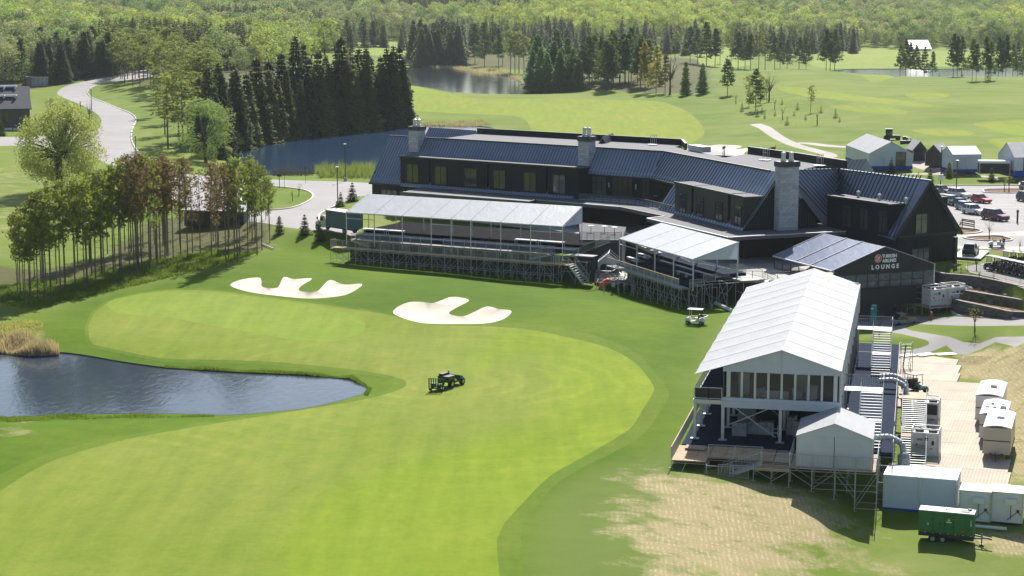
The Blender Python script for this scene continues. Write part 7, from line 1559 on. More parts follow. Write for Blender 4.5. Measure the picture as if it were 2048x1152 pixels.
# tractors beyond the marquee
q = P(1780, 283, 4.6); t = thing('tractor', 'green tractor with glass cab behind the large marquee', 'tractor', q, R(-10))
MB().box((0, 0, 1.2), (2.6, 1.4, .8)).box((1.7, 0, 1.2), (1.6, .9, .7)).build('body', m_jd, t); MB().box((-.3, 0, 2.3), (1.7, 1.5, 1.4)).build('cab_glass', m_cglass, t); MB().box((-.3, 0, 3.05), (1.9, 1.7, .14)).build('cab_roof', m_jd, t)
for x, r_ in ((-.8, .8), (1.9, .55)):
    for y in (-.85, .85): MB().wheel((x, y, r_), r_, .4, 'y', 14).build('wheel', m_tyre, t)
MB().box((3.6, 0, .9), (1.2, 2.0, .8)).build('front_loader', m_dark, t)
q = P(1812, 291, 4.5); t = thing('turf_roller', 'low dark towed mower behind the large marquee', 'mower', q, R(-5)); MB().box((0, 0, .9), (2.8, 1.6, .6)).build('deck', m_dark, t); MB().box((.6, 0, 1.9), (1.2, 1.2, .1)).build('canopy', m_dark, t)
for x in (0.1, 1.1):
    for y in (-.5, .5): MB().beam((x, y, 1.2), (x, y, 1.9), .06).build('post', m_dark, t)
for y in (-.8, .8): MB().wheel((-.8, y, .45), .45, .3, 'y').build('wheel', m_tyre, t)
# flag
q = P(1573, 330, 12.0); t = thing('flag', 'red and white maple leaf flag flying behind the chimney nearest the gable', 'flag', P(1571, 303, 14.0) + V(0, 12, -11))
fb_ = t.location; ht = top_z(294, fb_) - fb_.z; hb = top_z(307, fb_) - fb_.z; MB().tube((0, 0, 0), (0, 0, ht + .4), .06, 6).build('flagpole', m_alu, t); m_fr = M('flag_red', (.5, .01, .02), .8, var=.05); m_fw = M('flag_white', (.75, .75, .75), .8, var=.05)
fw = 2.9; fh = (ht - hb) * .8
def fpt(u, v): return (-fw * u, .18 * math.sin(u * 7), ht - fh * v - .5 * u + .1 * math.sin(u * 6))
for k, (u0, u1, mt) in enumerate(((0, .25, m_fr), (.25, .75, m_fw), (.75, 1, m_fr))):
    g = MB(); n_ = 5
    for i in range(n_): a, b = u0 + (u1 - u0) * i / n_, u0 + (u1 - u0) * (i + 1) / n_; g.face([fpt(a, 0), fpt(b, 0), fpt(b, 1), fpt(a, 1)])
    g.build('flag_band', mt, t)
leaf = [(0, .5), (.09, .3), (.22, .36), (.18, .1), (.38, .14), (.34, .0), (.46, -.06), (.22, -.26), (.25, -.34), (.03, -.3), (.03, -.5)]; leaf = leaf + [(-x, y) for x, y in leaf[::-1][:-1]]
g = MB(); g.face([(fpt(.5 + x * .42, .5 - y * .7)[0], -.02 + fpt(.5 + x * .42, .5)[1], fpt(.5 + x * .42, .5 - y * .7)[2]) for x, y in leaf]); g.build('maple_leaf', m_fr, t)
# ---- houses on the left, shed, far barn
q = P(-4, 268, 3.2); q2 = P(64, 262, 3.2); Fh = Frame(q2 - V(math.cos(.25), math.sin(.25), 0) * (q2 - q).length - V(0, 0, q2.z), .25); wh = (q2 - q).length; m_shing = M('dark_shingle', (.035, .033, .05), .9, var=.2, sc=2); m_hw = M('taupe_wall', (.085, .075, .065), .85, var=.12)
hs_ = thing('house', 'dark grey house with two white roof lights at the left edge', 'house', Fh.w(0, 0, 3)); hl = -hs_.location; ze = eh(217, Fh.w(wh, 0, 0)); za_ = eh(191, Fh.w(wh, 8, 0)); zb_2 = eh(172, Fh.w(wh, 14, 0))
print('house', wh, ze, za_, zb_2)
MB().prism([tuple(Fh.w(x, y, 0)[:2]) for x, y in ((-12, 0), (wh - .4, 0), (wh - .4, 20), (-12, 20))], 2.4, ze).build('wall', m_hw, hs_, loc=hl)
MB().slab([Fh.w(-12, -.4, ze), Fh.w(wh + .2, -.4, ze), Fh.w(wh - .2, 7, za_), Fh.w(-12, 7, za_)], .25).build('roof', m_shing, hs_, loc=hl); MB().slab([Fh.w(-12, 7.2, za_ - .3), Fh.w(wh - .2, 7.2, za_ - .3), Fh.w(wh - .2, 13.5, zb_2), Fh.w(-12, 13.5, zb_2)], .25).build('roof', m_shing, hs_, loc=hl)
MB().prism([tuple(Fh.w(x, y, 0)[:2]) for x, y in ((-12, 7.1), (wh - .5, 7.1), (wh - .5, 20), (-12, 20))], ze - .2, za_ - .5).build('wall', m_hw, hs_, loc=hl); MB().slab([Fh.w(-12, 13.6, zb_2), Fh.w(wh - .2, 13.6, zb_2), Fh.w(wh - .2, 21, ze), Fh.w(-12, 21, ze)], .2).build('roof', m_shing, hs_, loc=hl)
m_wstrip = M('white_roof_light', (.72, .72, .74), .4)
for y, z in ((6.4, za_ + .1), (12.8, zb_2 + .1)): MB().beam(Fh.w(-12, y, z), Fh.w(wh * .72, y, z), 1.3, .5).build('roof_light', m_wstrip, hs_, loc=hl)
for k in range(3):
    for y, z in ((5.0, za_ - .6), (11.6, zb_2 - .9)): c = Fh.w(wh * (.2 + .24 * k), y, z); MB().lathe([(.3, 0), (.3, .7), (.42, .75), (.2, 1.0)], 8, tuple(c)).build('roof_vent', m_alu, hs_, loc=hl)
for px in (1, 11): x = xat(Fh, px, 0, 7); window(hs_, Fh, x - .7, x + .7, -.06, ze - 3.6, ze - 1.2, 1, 1)
for px in (17, 34): x = xat(Fh, px, 0, 4); MB().box((0, 0, .6), (2.0, .8, 1.2), Fh.a).build('heat_pump', m_tr_w, hs_, loc=Fh.w(x, -.8, 3.0) + hl)
def shed(lab, pa, pb, yt, z, dep, wm, rm, name='shed', slope=.3):
    Fs, w_ = tframe(pa, pb, z); zt = eh(yt, Fs.w(0, 0, 0)); t = thing(name, lab, 'shed', Fs.w(0, 0, z)); MB().prism([tuple(Fs.w(x, y, 0)[:2]) for x, y in ((0, 0), (w_, 0), (w_, dep), (0, dep))], z - 1, zt).build('wall', wm, t, loc=-t.location)
    MB().slab([Fs.w(-.3, -.3, zt + .12), Fs.w(w_ + .3, -.3, zt + .12), Fs.w(w_ + .3, dep, zt + slope), Fs.w(-.3, dep, zt + slope)], .12).build('roof', rm, t, loc=-t.location)
    for k in range(1, 4): MB().box((0, 0, 0), (.08, .06, zt - z), Fs.a).build('wall_rib', rm, t, loc=Fs.w(w_ * k / 4, -.05, (zt + z) / 2) - t.location)
    return t, Fs, w_
zz = G(80, 172).z
shed('pale grey container shed standing before the dark spruces', (64, 173), (97, 172), 155, zz, 6, M('shed_grey', (.30, .34, .38), .6), m_tr_w)
zz = 3.0; t, Fs, w_ = shed('far white roofed barn beyond the right-hand pond', (1822, 104), (1862, 104), 98, zz, 12, M('barn_wall', (.35, .33, .3), .8), M('barn_roof', (.72, .70, .68), .5), 'barn', slope=5.5)
# workshop of scaffold parts between the two stands
o_ = G(1228, 583); wp = thing('scaffold_platform', 'low half built scaffold platform with steel parts and an orange cover', 'scaffold', o_, F2s.a + PI / 2 + .1)
for x in (-1.5, .5, 2.5, 4.5):
    for y in (-3.5, -1.5, .5): rod('standard', (x, y, -.3), (x, y, 1.4 if y == .5 else 1.0), .035, m_galv, wp)
FW = Frame(G(1192, 579), dirp((1192, 579), (1285, 587), .4) + 0)
for k in range(5): a, b = G(1193 + 18 * k, 578 + 1.5 * k), G(1193 + 18 * k + 6, 566 + k); rod('ledger', a - o_ + V(0, 0, .9), b - o_ + V(0, 0, .9), .03, m_galv, wp); wp.rotation_euler = (0, 0, 0); rod('standard', a - o_ + V(0, 0, -.1), a - o_ + V(0, 0, 1.5), .03, m_galv, wp)
a, b = G(1193, 578), G(1275, 584); rod('ledger', a - o_ + V(0, 0, 1), b - o_ + V(0, 0, 1), .03, m_galv, wp); MB().slab([G(1210, 580) - o_ + V(0, 0, .9), G(1275, 583) - o_ + V(0, 0, .9), G(1280, 570) - o_ + V(0, 0, .9), G(1215, 566) - o_ + V(0, 0, .9)], .08).build('deck', m_boardg, wp)
for i in range(40): p = G(random.uniform(1215, 1285), random.uniform(564, 580)) - o_ + V(0, 0, random.uniform(.9, 1.7)); a = random.uniform(0, PI); MB().beam(p, p + V(1.2 * math.cos(a), .8 * math.sin(a), random.uniform(-.3, .4)), .06).build('steel_part', m_alu, wp)
oc = MB(); pts = [(0, 0, 1.5), (-.3, 0, 1.35), (-.75, -.1, .8), (-.9, -.2, .1), (-.35, -.3, 0), (-.25, -.2, .7), (.6, 0, 1.45)]; oc.v = [(x * 1.3, y - .35, z) for x, y, z in pts] + [(x * 1.3, y + .35, z) for x, y, z in pts]; n7 = 7
oc.f = [list(range(7)), list(range(13, 6, -1))] + [[i, 7 + i, 7 + (i + 1) % 7, (i + 1) % 7] for i in range(7)]; oc.m = [0] * 9; o = oc.build('orange_cover', M('orange_sheet', (.75, .10, .02), .6, var=.1), None, loc=G(1213, 579)); tag(o, 'bright orange cover draped over the low scaffold platform', 'cover')
m_wood2 = M('trestle_wood', (.16, .06, .04), .8)
for i, (px, lab) in enumerate(((1174, 'long grey topped trestle table on the patio'), (1208, 'second trestle table close to the low scaffold platform'))):
    q = P(px, 556, .25); t = thing('trestle_table', lab, 'table', q, hd * 0 - .15); MB().box((0, 0, 1.0), (2.1, .9, .08)).build('tabletop', m_boardg, t)
    for x in (-.8, .8): MB().beam((x - .05, -.4, 0), (x, 0, .95), .09).beam((x - .05, .4, 0), (x, 0, .95), .09).build('trestle', m_wood2, t)
    MB().box((0, 0, .5), (1.6, .06, .08)).build('stretcher', m_wood2, t)
# small white canopy frame between the stands
q = P(1196, 556, .25); gz = thing('gable_tent_frame', 'half covered small gabled tent frame beside the short stand', 'tent frame', q)
Fg = Frame(q, -.1); wg = 2.9
for y in (0, 2.2, 4.4, 6.6):
    for x in (0, wg): MB().beam(Fg.w(x, y, 0) - q, Fg.w(x, y, 2.3) - q, .07).build('post', m_post, gz)
    MB().beam(Fg.w(0, y, 2.3) - q, Fg.w(wg / 2, y, 3.5) - q, .07).beam(Fg.w(wg, y, 2.3) - q, Fg.w(wg / 2, y, 3.5) - q, .07).build('rafter', m_post, gz)
for x, z in ((0, 2.3), (wg / 2, 3.5), (wg, 2.3)): MB().beam(Fg.w(x, 0, z) - q, Fg.w(x, 6.6, z) - q, .06).build('purlin', m_post, gz)
g = MB(); pts = [(0, 1.5), (wg * .2, 2.0), (wg * .5, 2.15), (wg * .8, 2.0), (wg, 1.5), (wg, 2.35), (wg / 2, 3.55), (0, 2.35)]; g.v = [tuple(Fg.w(x, y, z) - q) for y in (-.05, .02) for x, z in pts]; n8 = 8; g.f = [list(range(8)), list(range(15, 7, -1))] + [[i, (i + 1) % 8, 8 + (i + 1) % 8, 8 + i] for i in range(8)]; g.m = [0] * 10; g.build('gable_cloth', m_grey, gz)
g = MB(); g.v = [tuple(Fg.w(x, 6.65, z) - q) for x, z in ((0, 1.2), (wg, 1.2), (wg, 2.35), (wg / 2, 3.55), (0, 2.35))]; g.f = [[0, 1, 2, 3, 4]]; g.m = [0]; g.slab([Fg.w(0, 0, 2.33) - q, Fg.w(0, 2.2, 2.33) - q, Fg.w(wg / 2, 2.2, 3.53) - q, Fg.w(wg / 2, 0, 3.53) - q], .03); g.build('roof_cloth', m_grey, gz)
for a, b, lab, r_ in (((1111, 542), (1129, 560), 'white pipe leaning out below the right end of the long stand', .22), ((1431, 610), (1463, 624), 'white duct pipe lying under the short stand near the marquee', .25), ((523, 490), (547, 500), 'white pole lying on the grass at the edge of the pine grove', .12)):
    p, q = G(*a), G(*b); o = MB().tube((0, 0, .25), q - p + V(0, 0, .2), r_, 8).build('white_pipe', m_tr_w, None, loc=p); tag(o, lab, 'pipe')
# tables on terraces seen as pale discs
for px, py, z in ((1182, 451, 6.05), (1209, 452, 6.05), (1229, 454, 6.05), (1313, 391, 8.0), (1341, 397, 8.0)):
    q = P(px, py, z); t = thing('round_table', {1182: 'round pale table at the left end of the shaded lower terrace', 1209: 'round pale table in the middle of the shaded lower terrace', 1229: 'round pale table at the right of the shaded lower terrace', 1313: 'round pale table on the upper terrace beside the wall light', 1341: 'round pale table in the far corner of the upper terrace'}[px], 'table', q - V(0, 0, 1.05)); MB().lathe([(.48, 0), (.48, .05)], 14, (0, 0, 1.0)).build('tabletop', m_tr_w, t); MB().tube((0, 0, 0), (0, 0, 1.0), .05).build('pedestal', m_dark, t)
# ---------------------------------------------------------------- trees
def leaf_mat(name, a, b, tr=.3, hv=.25, rough=.6):
    m, nt, bs = new_mat(name); t = NT(nt); oi = t.n('ObjectInfo'); p = t.n('TexCoord').outputs['Object']; at_ = t.n('Attribute', attribute_name='r', attribute_type='INSTANCER').outputs['Fac']; rnd = t.math('FRACT', t.math('ADD', oi.outputs['Random'], t.math('MULTIPLY', at_, 3.17)))
    c = t.mix(rnd, a, b); c = t.mix(t.ramp(t.noise(p, .5, 3), [(.35, 0.), (.65, 1.)]), c, t.mix(1.0, c, (1.3, 1.22, 1.1), 'MULTIPLY'))
    c = t.mix(t.noise(p, 4, 2), c, t.mix(1.0, c, (.62, .68, .6), 'MULTIPLY'))
    br = t.math('ADD', t.math('MULTIPLY', t.math('FRACT', t.math('MULTIPLY', rnd, 7.31)), hv * 2), 1 - hv); cc = t.n('CombineColor'); [t.l(br, cc.inputs[i]) for i in range(3)]
    c = t.mix(1.0, c, cc.outputs[0], 'MULTIPLY'); t.l(c, bs.inputs['Base Color']); bs.inputs['Roughness'].default_value = rough; bs.inputs['Specular IOR Level'].default_value = .15
    tl = t.n('BsdfTranslucent'); t.l(t.mix(1.0, c, (1.3, 1.35, .8), 'MULTIPLY'), tl.inputs['Color']); mx = t.n('MixShader'); mx.inputs[0].default_value = tr
    t.l(bs.outputs[0], mx.inputs[1]); t.l(tl.outputs[0], mx.inputs[2]); t.l(mx.outputs[0], nt.nodes['Material Output'].inputs['Surface']); return m
m_spr = leaf_mat('spruce_needles', (.055, .085, .03), (.15, .16, .05), .42, .38); m_sprg = leaf_mat('fresh_spruce_needles', (.05, .075, .025), (.07, .09, .03), .2)
m_pin = leaf_mat('pine_needles', (.16, .19, .06), (.21, .225, .065), .48, .18); m_pdk = leaf_mat('white_pine_needles', (.07, .115, .045), (.12, .155, .05), .38)
m_prd = leaf_mat('browned_pine_needles', (.20, .125, .08), (.19, .155, .08), .35); m_lar = leaf_mat('larch_needles', (.10, .20, .055), (.14, .25, .065), .55, .12)
m_dec = leaf_mat('spring_leaves', (.26, .34, .10), (.44, .46, .15), .4, .28); m_dec2 = leaf_mat('grey_green_leaves', (.20, .29, .12), (.33, .32, .21), .38, .28)
m_wil = leaf_mat('willow_leaves', (.34, .36, .15), (.37, .39, .16), .5, .05); m_wil2 = leaf_mat('pale_poplar_leaves', (.25, .33, .13), (.26, .34, .14), .45, .05); m_yel2 = leaf_mat('yellow_green_needles', (.21, .20, .05), (.25, .22, .06), .45)
m_bark = M('bark', (.085, .07, .06), .95, var=.3, sc=1.2); m_barkp = M('grey_pine_bark', (.17, .135, .11), .95, var=.3, sc=1.2); m_twig = M('bare_twigs', (.20, .16, .12), .95, var=.2)
def tri_mesh(name, V_, mats, quads=False):
    k = 4 if quads else 3; V_ = np.asarray(V_, float).reshape(-1, 3); n = len(V_) // k; me = bpy.data.meshes.new(name); me.vertices.add(len(V_)); me.vertices.foreach_set('co', V_.ravel())
    me.loops.add(len(V_)); me.loops.foreach_set('vertex_index', np.arange(len(V_), dtype=np.int32)); me.polygons.add(n); me.polygons.foreach_set('loop_start', np.arange(0, len(V_), k, dtype=np.int32)); me.polygons.foreach_set('loop_total', np.full(n, k, dtype=np.int32)); me.update(calc_edges=True); me.materials.append(mats); return me
def spruce_mesh(rs, H_=22.0, R_=3.3, lev=36, mat=None, droop=.35, z0=.04, dens=1.0, power=.8, lw=.34, rag=.15):
    T = []
    for i in range(lev):
        f = z0 + (1 - z0) * (i + rs.uniform(-.3, .3)) / lev; f = min(max(f, z0), .985); r = R_ * (1 - f) ** power * rs.uniform(.95 - rag, 1.0 + rag) + .12; nb = int((5 + 9 * r / R_) * dens); a0 = rs.uniform(0, 6.28)
        for b in range(nb):
            a = a0 + 6.283 * b / nb + rs.uniform(-.25, .25); L = r * rs.uniform(.7, 1.12); dx, dy = math.cos(a), math.sin(a); z = f * H_
            for t_ in (.3, .52, .72, .9):
                bx, by, bz = dx * L * t_, dy * L * t_, z - droop * L * t_ * t_ + rs.uniform(-.12, .12); s = (.55 + .5 * r / R_) * rs.uniform(.7, 1.2) * (H_ / 22)
                for sgn in (-1, 1): px_, py_ = -dy * sgn, dx * sgn; T += [(bx, by, bz), (bx + (dx * .9 + px_ * .7) * s, by + (dy * .9 + py_ * .7) * s, bz - rs.uniform(.1, .5) * s), (bx + dx * s * 1.1, by + dy * s * 1.1, bz + rs.uniform(-.1, .25) * s)]
                T += [(bx - dy * lw * s, by + dx * lw * s, bz), (bx + dy * lw * s, by - dx * lw * s, bz), (bx + dx * s * .5, by + dy * s * .5, bz - s * .9)]
    T += [(.25, 0, H_ * .96), (-.2, .15, H_ * .96), (0, 0, H_ * 1.02), (0, .25, H_ * .95), (0, -.25, H_ * .95), (0, 0, H_ * 1.03)]
    return tri_mesh('crown', T, mat)
def tufts(rs, C, n, size, flat=.6, up=.25, w=.28):
    T = []
    for c in C:
        for _ in range(n):
            d = rs.normal(size=3); d[2] = d[2] * flat + up; d /= np.linalg.norm(d) + 1e-9; s = size * rs.uniform(.6, 1.25); q = np.cross(d, rs.normal(size=3)); q /= np.linalg.norm(q) + 1e-9
            o = np.asarray(c) + d * s * .1; e = o + d * s; T += [o - q * s * w * .4, e - q * s * w, e + q * s * w]
    return T
def pine(rs, H_=15.0, mat=None, n=46, R_=2.3, lo=.45, tuft=8, size=.62, layered=False, bark=None, dead=10, cone=False):
    """bare trunk with stubs, irregular limbs and needle tufts"""
    tk = MB(); lean = rs.uniform(-.15, .15, 2); pts = [V(lean[0] * t_ * t_ * 2, lean[1] * t_ * t_ * 2, H_ * t_) for t_ in (0, .33, .66, 1)]; rr = [.125 * H_ / 15, .105 * H_ / 15, .075 * H_ / 15, .02]
    for i in range(3): tk.tube(pts[i], pts[i + 1], rr[i], 6, rr[i + 1], cap=False)
    C = []
    for i in range(n):
        f = lo + (1 - lo) * (i + rs.uniform(0, 1)) / n
        if layered: f = lo + (1 - lo) * round((f - lo) / (1 - lo) * 9) / 9 + rs.uniform(-.008, .008)
        r = R_ * (math.sin(PI * min(1, .12 + (1 - f) / (1 - lo) * .75)) ** .7) * rs.uniform(.45, 1.15)
        if cone: r = R_ * max(0, 1 - (f - lo) / (1 - lo)) ** .75 * rs.uniform(.45, 1.2) + .25
        a = rs.uniform(0, 6.28); ax_ = pts[2].lerp(pts[3], max(0, (f - .66) / .34)) if f > .66 else pts[1].lerp(pts[2], (f - .33) / .33)
        e = V(ax_.x + r * math.cos(a), ax_.y + r * math.sin(a), f * H_ + r * rs.uniform(.05, .35)); tk.tube(ax_, e, .035, 3, .012, cap=False); C += [tuple(e), tuple(ax_.lerp(e, .62) + V(0, 0, .1))]
        if r > 1.5: C.append(tuple(ax_.lerp(e, .82) + V(rs.uniform(-.4, .4), rs.uniform(-.4, .4), .1)))
    for i in range(dead): f = rs.uniform(.15, lo + .1); a = rs.uniform(0, 6.28); l_ = rs.uniform(.4, 1.5); ax_ = pts[0].lerp(pts[1], f / .33) if f < .33 else pts[1].lerp(pts[2], (f - .33) / .33); tk.tube(ax_, ax_ + V(l_ * math.cos(a), l_ * math.sin(a), l_ * .1), .022, 3, .008, cap=False)
    C += [(pts[3].x, pts[3].y, H_ * .97)] * 2
    return tk.mesh('trunk', bark or m_barkp), tri_mesh('crown', tufts(rs, C, tuft, size * H_ / 15), mat)
def broad(rs, H_=15.0, R_=6.5, mat=None, clumps=60, per=60, ls=.42, lo=.12, droop=.0, cl=1.5, trunks=1, shape=.9):
    tk = MB(); T = []; top = H_
    base = [V(rs.uniform(-.8, .8), rs.uniform(-.8, .8), 0) if trunks > 1 else V(0, 0, 0) for _ in range(trunks)]; forks = []
    for b in base: f = V(b.x * 2 + rs.uniform(-.8, .8) * min(1, H_ / 30), b.y * 2 + rs.uniform(-.8, .8) * min(1, H_ / 30), H_ * rs.uniform(.28, .4)); tk.tube(b, f, .028 * H_, 8, .018 * H_, cap=False); forks.append(f)
    for i in range(clumps):
        u = rs.uniform(-1, 1); a = rs.uniform(0, 6.28); rad = rs.uniform(.45, 1) ** .45; q = math.sqrt(max(0, 1 - u * u)); z = H_ * (lo + (1 - lo) * (.5 + .5 * u * rad)); c = V(R_ * q * math.cos(a) * rad * rs.uniform(.8, 1.08), R_ * q * math.sin(a) * rad * rs.uniform(.8, 1.08), z * shape + H_ * (1 - shape) * rs.uniform(.3, 1))
        if i % 2 == 0: f = forks[i % trunks]; m_ = f.lerp(c, .5) + V(0, 0, .4); tk.tube(f, m_, .011 * H_, 4, .007 * H_, cap=False); tk.tube(m_, c, .007 * H_, 3, .002 * H_, cap=False)
        s = cl * rs.uniform(.6, 1.25); n = int(per * s / cl)
        P_ = rs.normal(size=(n, 3)); P_ /= np.linalg.norm(P_, axis=1)[:, None]; P_ *= (rs.uniform(.3, 1, (n, 1)) ** .5) * s * np.array([1.15, 1.15, .85]); P_[:, 2] -= droop * rs.uniform(0, 1, n) * s * 1.6; P_ += np.array(tuple(c))
        d1 = rs.normal(size=(n, 3)); d1[:, 2] = d1[:, 2] * .6 - droop * 1.5; d1 /= np.linalg.norm(d1, axis=1)[:, None]; d2 = np.cross(d1, rs.normal(size=(n, 3))); d2 /= np.linalg.norm(d2, axis=1)[:, None]; L = ls * rs.uniform(.6, 1.3, (n, 1))
        T.append(np.stack([P_ - d1 * L * .5, P_ + d2 * L * .42, P_ + d1 * L * .6], axis=1).reshape(-1, 3))
    return tk.mesh('trunk', m_bark), tri_mesh('crown', np.concatenate(T), mat)
def trunk_mesh(H_, r, m_=None): return MB().tube((0, 0, 0), (0, 0, H_ * .97), r, 6, .02, cap=False).mesh('trunk', m_ or m_bark)
rs = np.random.RandomState(11)
PR = {}
def proto(k, tm, cm, H_): PR.setdefault(k, []).append((tm, cm, H_))
for i in range(4): proto('spruce', trunk_mesh(22, .28), spruce_mesh(rs, 22, rs.uniform(4.0, 4.9), 38, m_spr, droop=rs.uniform(.25, .5)), 22)
for i in range(2): proto('fspruce', trunk_mesh(18, .22), spruce_mesh(rs, 18, rs.uniform(2.4, 2.9), 22, m_spr, dens=.7, rag=.2), 18)
for i in range(2): proto('small', trunk_mesh(4, .07), spruce_mesh(rs, 4, 1.25, 16, m_spr, dens=1.3, droop=0, lw=.6), 4)
for i in range(2): proto('tiny', trunk_mesh(3, .05), spruce_mesh(rs, 3, .75, 10, m_spr, dens=.8, droop=0), 3)
for i in range(3): proto('larch', trunk_mesh(20, .2), spruce_mesh(rs, 20, rs.uniform(3.4, 4), 42, m_lar, droop=-.1, dens=.85, power=.66, lw=.3, rag=.35), 20)
for i in range(5): proto('pine', *pine(rs, 15, m_pin, n=36, R_=rs.uniform(1.8, 2.3), lo=rs.uniform(.34, .46), tuft=7, size=.56, dead=16), 15)
for i in range(3): proto('redpine', *pine(rs, 15, m_prd, n=54, R_=rs.uniform(1.7, 2.2), lo=rs.uniform(.4, .5), tuft=5, size=.5, dead=30), 15)
for i in range(2): proto('bare', *pine(rs, 15, m_prd, n=60, R_=2.0, lo=.35, tuft=3, size=.42, dead=40), 15)
for i in range(4): proto('wpine', *pine(rs, 20, m_pdk, n=70, R_=rs.uniform(3.2, 4.2), lo=rs.uniform(.14, .30), tuft=9, size=.72, layered=True, bark=m_bark, cone=True), 20)
for i in range(2): proto('ypine', *pine(rs, 18, m_yel2, n=60, R_=3.6, lo=.16, tuft=8, size=.75, layered=True, bark=m_bark, cone=True), 18)
proto('willow', *broad(rs, 18, 7.9, m_wil, clumps=170, per=120, ls=.46, lo=.06, droop=.55, cl=1.75, trunks=2), 18)
proto('poplar', *broad(rs, 15, 5.9, m_wil2, clumps=62, per=150, ls=.42, lo=.03, droop=.2, cl=1.6), 15)
for i in range(3): proto('dec', *broad(rs, 17, 5.2, m_dec, clumps=30, per=56, ls=.95, lo=.12, cl=2.0), 17)
for i in range(3): proto('dec2', *broad(rs, 17, 5.0, m_dec2, clumps=30, per=52, ls=.9, lo=.1, cl=2.0), 17)
for i in range(2): proto('sapling', *broad(rs, 5, 1.1, m_wil, clumps=16, per=10, ls=.22, lo=.35, cl=.45), 5)
for i in range(2): proto('baretree', *broad(rs, 6, 1.5, m_twig, clumps=26, per=12, ls=.14, lo=.25, cl=.5), 6)
NAMES = {'spruce': 'spruce_tree', 'fspruce': 'spruce_tree', 'small': 'spruce_tree', 'tiny': 'spruce_tree', 'larch': 'larch_tree', 'pine': 'pine_tree', 'redpine': 'pine_tree', 'bare': 'pine_tree', 'wpine': 'pine_tree', 'ypine': 'pine_tree', 'willow': 'willow_tree', 'poplar': 'poplar_tree', 'dec': 'broadleaf_tree', 'dec2': 'broadleaf_tree', 'sapling': 'young_tree', 'baretree': 'young_tree'}
CROWN = {}
def tree(k, lab, loc, h, group=None, wx=1.0, idx=None, rz=None):
    v = random.randrange(len(PR[k])) if idx is None else idx; tm, cm, H_ = PR[k][v]; s = h / H_; t = thing(NAMES[k], lab, 'tree', loc - V(0, 0, .12), random.uniform(0, 6.28) if rz is None else rz, group)
    t.scale = (s * wx, s * wx, s); ob('trunk', tm, t); c = ob('crown', cm, t); CROWN.setdefault((k, v), c); return t
def tpx(k, lab, px, top, base, group=None, wx=1.0, **kw):
    p = G(px, base); return tree(k, lab, p, max(1.0, top_z(top, p) - p.z), group, wx, **kw)
interp = lambda x, xs, ys: float(np.interp(x, xs, ys))
# spruces along the middle pond
g_ = 'tall dark spruces crowded on the bank of the middle pond'
for x, tp, bs_ in ((419,134,300),(446,130,312),(432,165,317),(472,140,300),(492,150,294),(513,116,288),(537,122,284),(556,150,280),(575,130,276),(593,76,240),(614,128,270),(634,92,250),(652,96,262),(660,130,264),(676,125,262),(682,78,245),(699,101,255),(712,120,258),(720,101,256),(729,84,248),(740,110,255),(750,86,248),
  (762,100,253),(773,94,250),(788,94,251),(800,97,250),(809,120,251),(545,165,282),(520,180,286),(600,150,273),(630,160,267),(480,185,296),(458,190,303),(565,100,245),(610,90,235),(660,85,235),(640,140,266),(585,170,275),(402,160,290),(500,130,270),(540,110,255),(620,100,240),(705,90,238),(740,95,240),(780,110,245),(470,130,270),(440,120,275)):
    p = G(x, bs_); pw = dist([p.x], [p.y], pond_mid)[0] if inside(np.array([p.x]), np.array([p.y]), pond_mid)[0] else 0
    if pw > 0: p = V(p.x, p.y + pw + 2, 0); p.z = tz(p.x, p.y)
    if bs_ < 250 and random.random() < .3: continue
    tp += random.uniform(-10, 14)
    tree('spruce', 'tall dark green spruce standing in the dense stand on the pond bank' if tp > 99 else 'tall dark spruce whose tip rises above the pond bank stand', p, top_z(tp, p) - p.z, g_, random.uniform(.75, 1.15))
# olive pines beside the curving road
g_ = 'olive pines of the plantation above the curving road'
for i in range(135):
    x = random.uniform(214, 432); f = random.random() ** 1.4; front = interp(x, [210, 250, 300, 340, 380, 430], [150, 172, 184, 205, 225, 250]); b = front - f * (front - 112); tree('pine', 'olive green pine with bare trunk in the plantation above the curving road', G(x, b), random.uniform(15, 18.5), g_, random.uniform(1.2, 1.6))
for x, tp, b in ((336,150,297),(358,140,286),(345,130,245),(376,150,278),(396,145,262),(318,135,232),(366,160,300),(330,170,270)): tpx('pine', 'large olive pine at the front of the plantation beside the pale poplar', x, tp, b, g_, 1.7)
# spruce row behind the shed and dark trees at the left edge
g_ = 'dark spruces in the row behind the pale shed'
for i in range(34): x = random.uniform(78, 222); b = interp(x, [78, 120, 160, 222], [172, 168, 160, 150]) - random.uniform(0, 26); tree('spruce', 'dark spruce in the row behind the pale container shed', G(x, b), random.uniform(14, 20), g_, 1.3)
for i in range(14): x = random.uniform(-20, 88); b = random.uniform(160, 178); tree('dec2' if i % 3 else 'wpine', 'grey green tree behind the dark grey house at the left edge', G(x, b), random.uniform(15, 19), 'grey green trees behind the left house', 1.1)
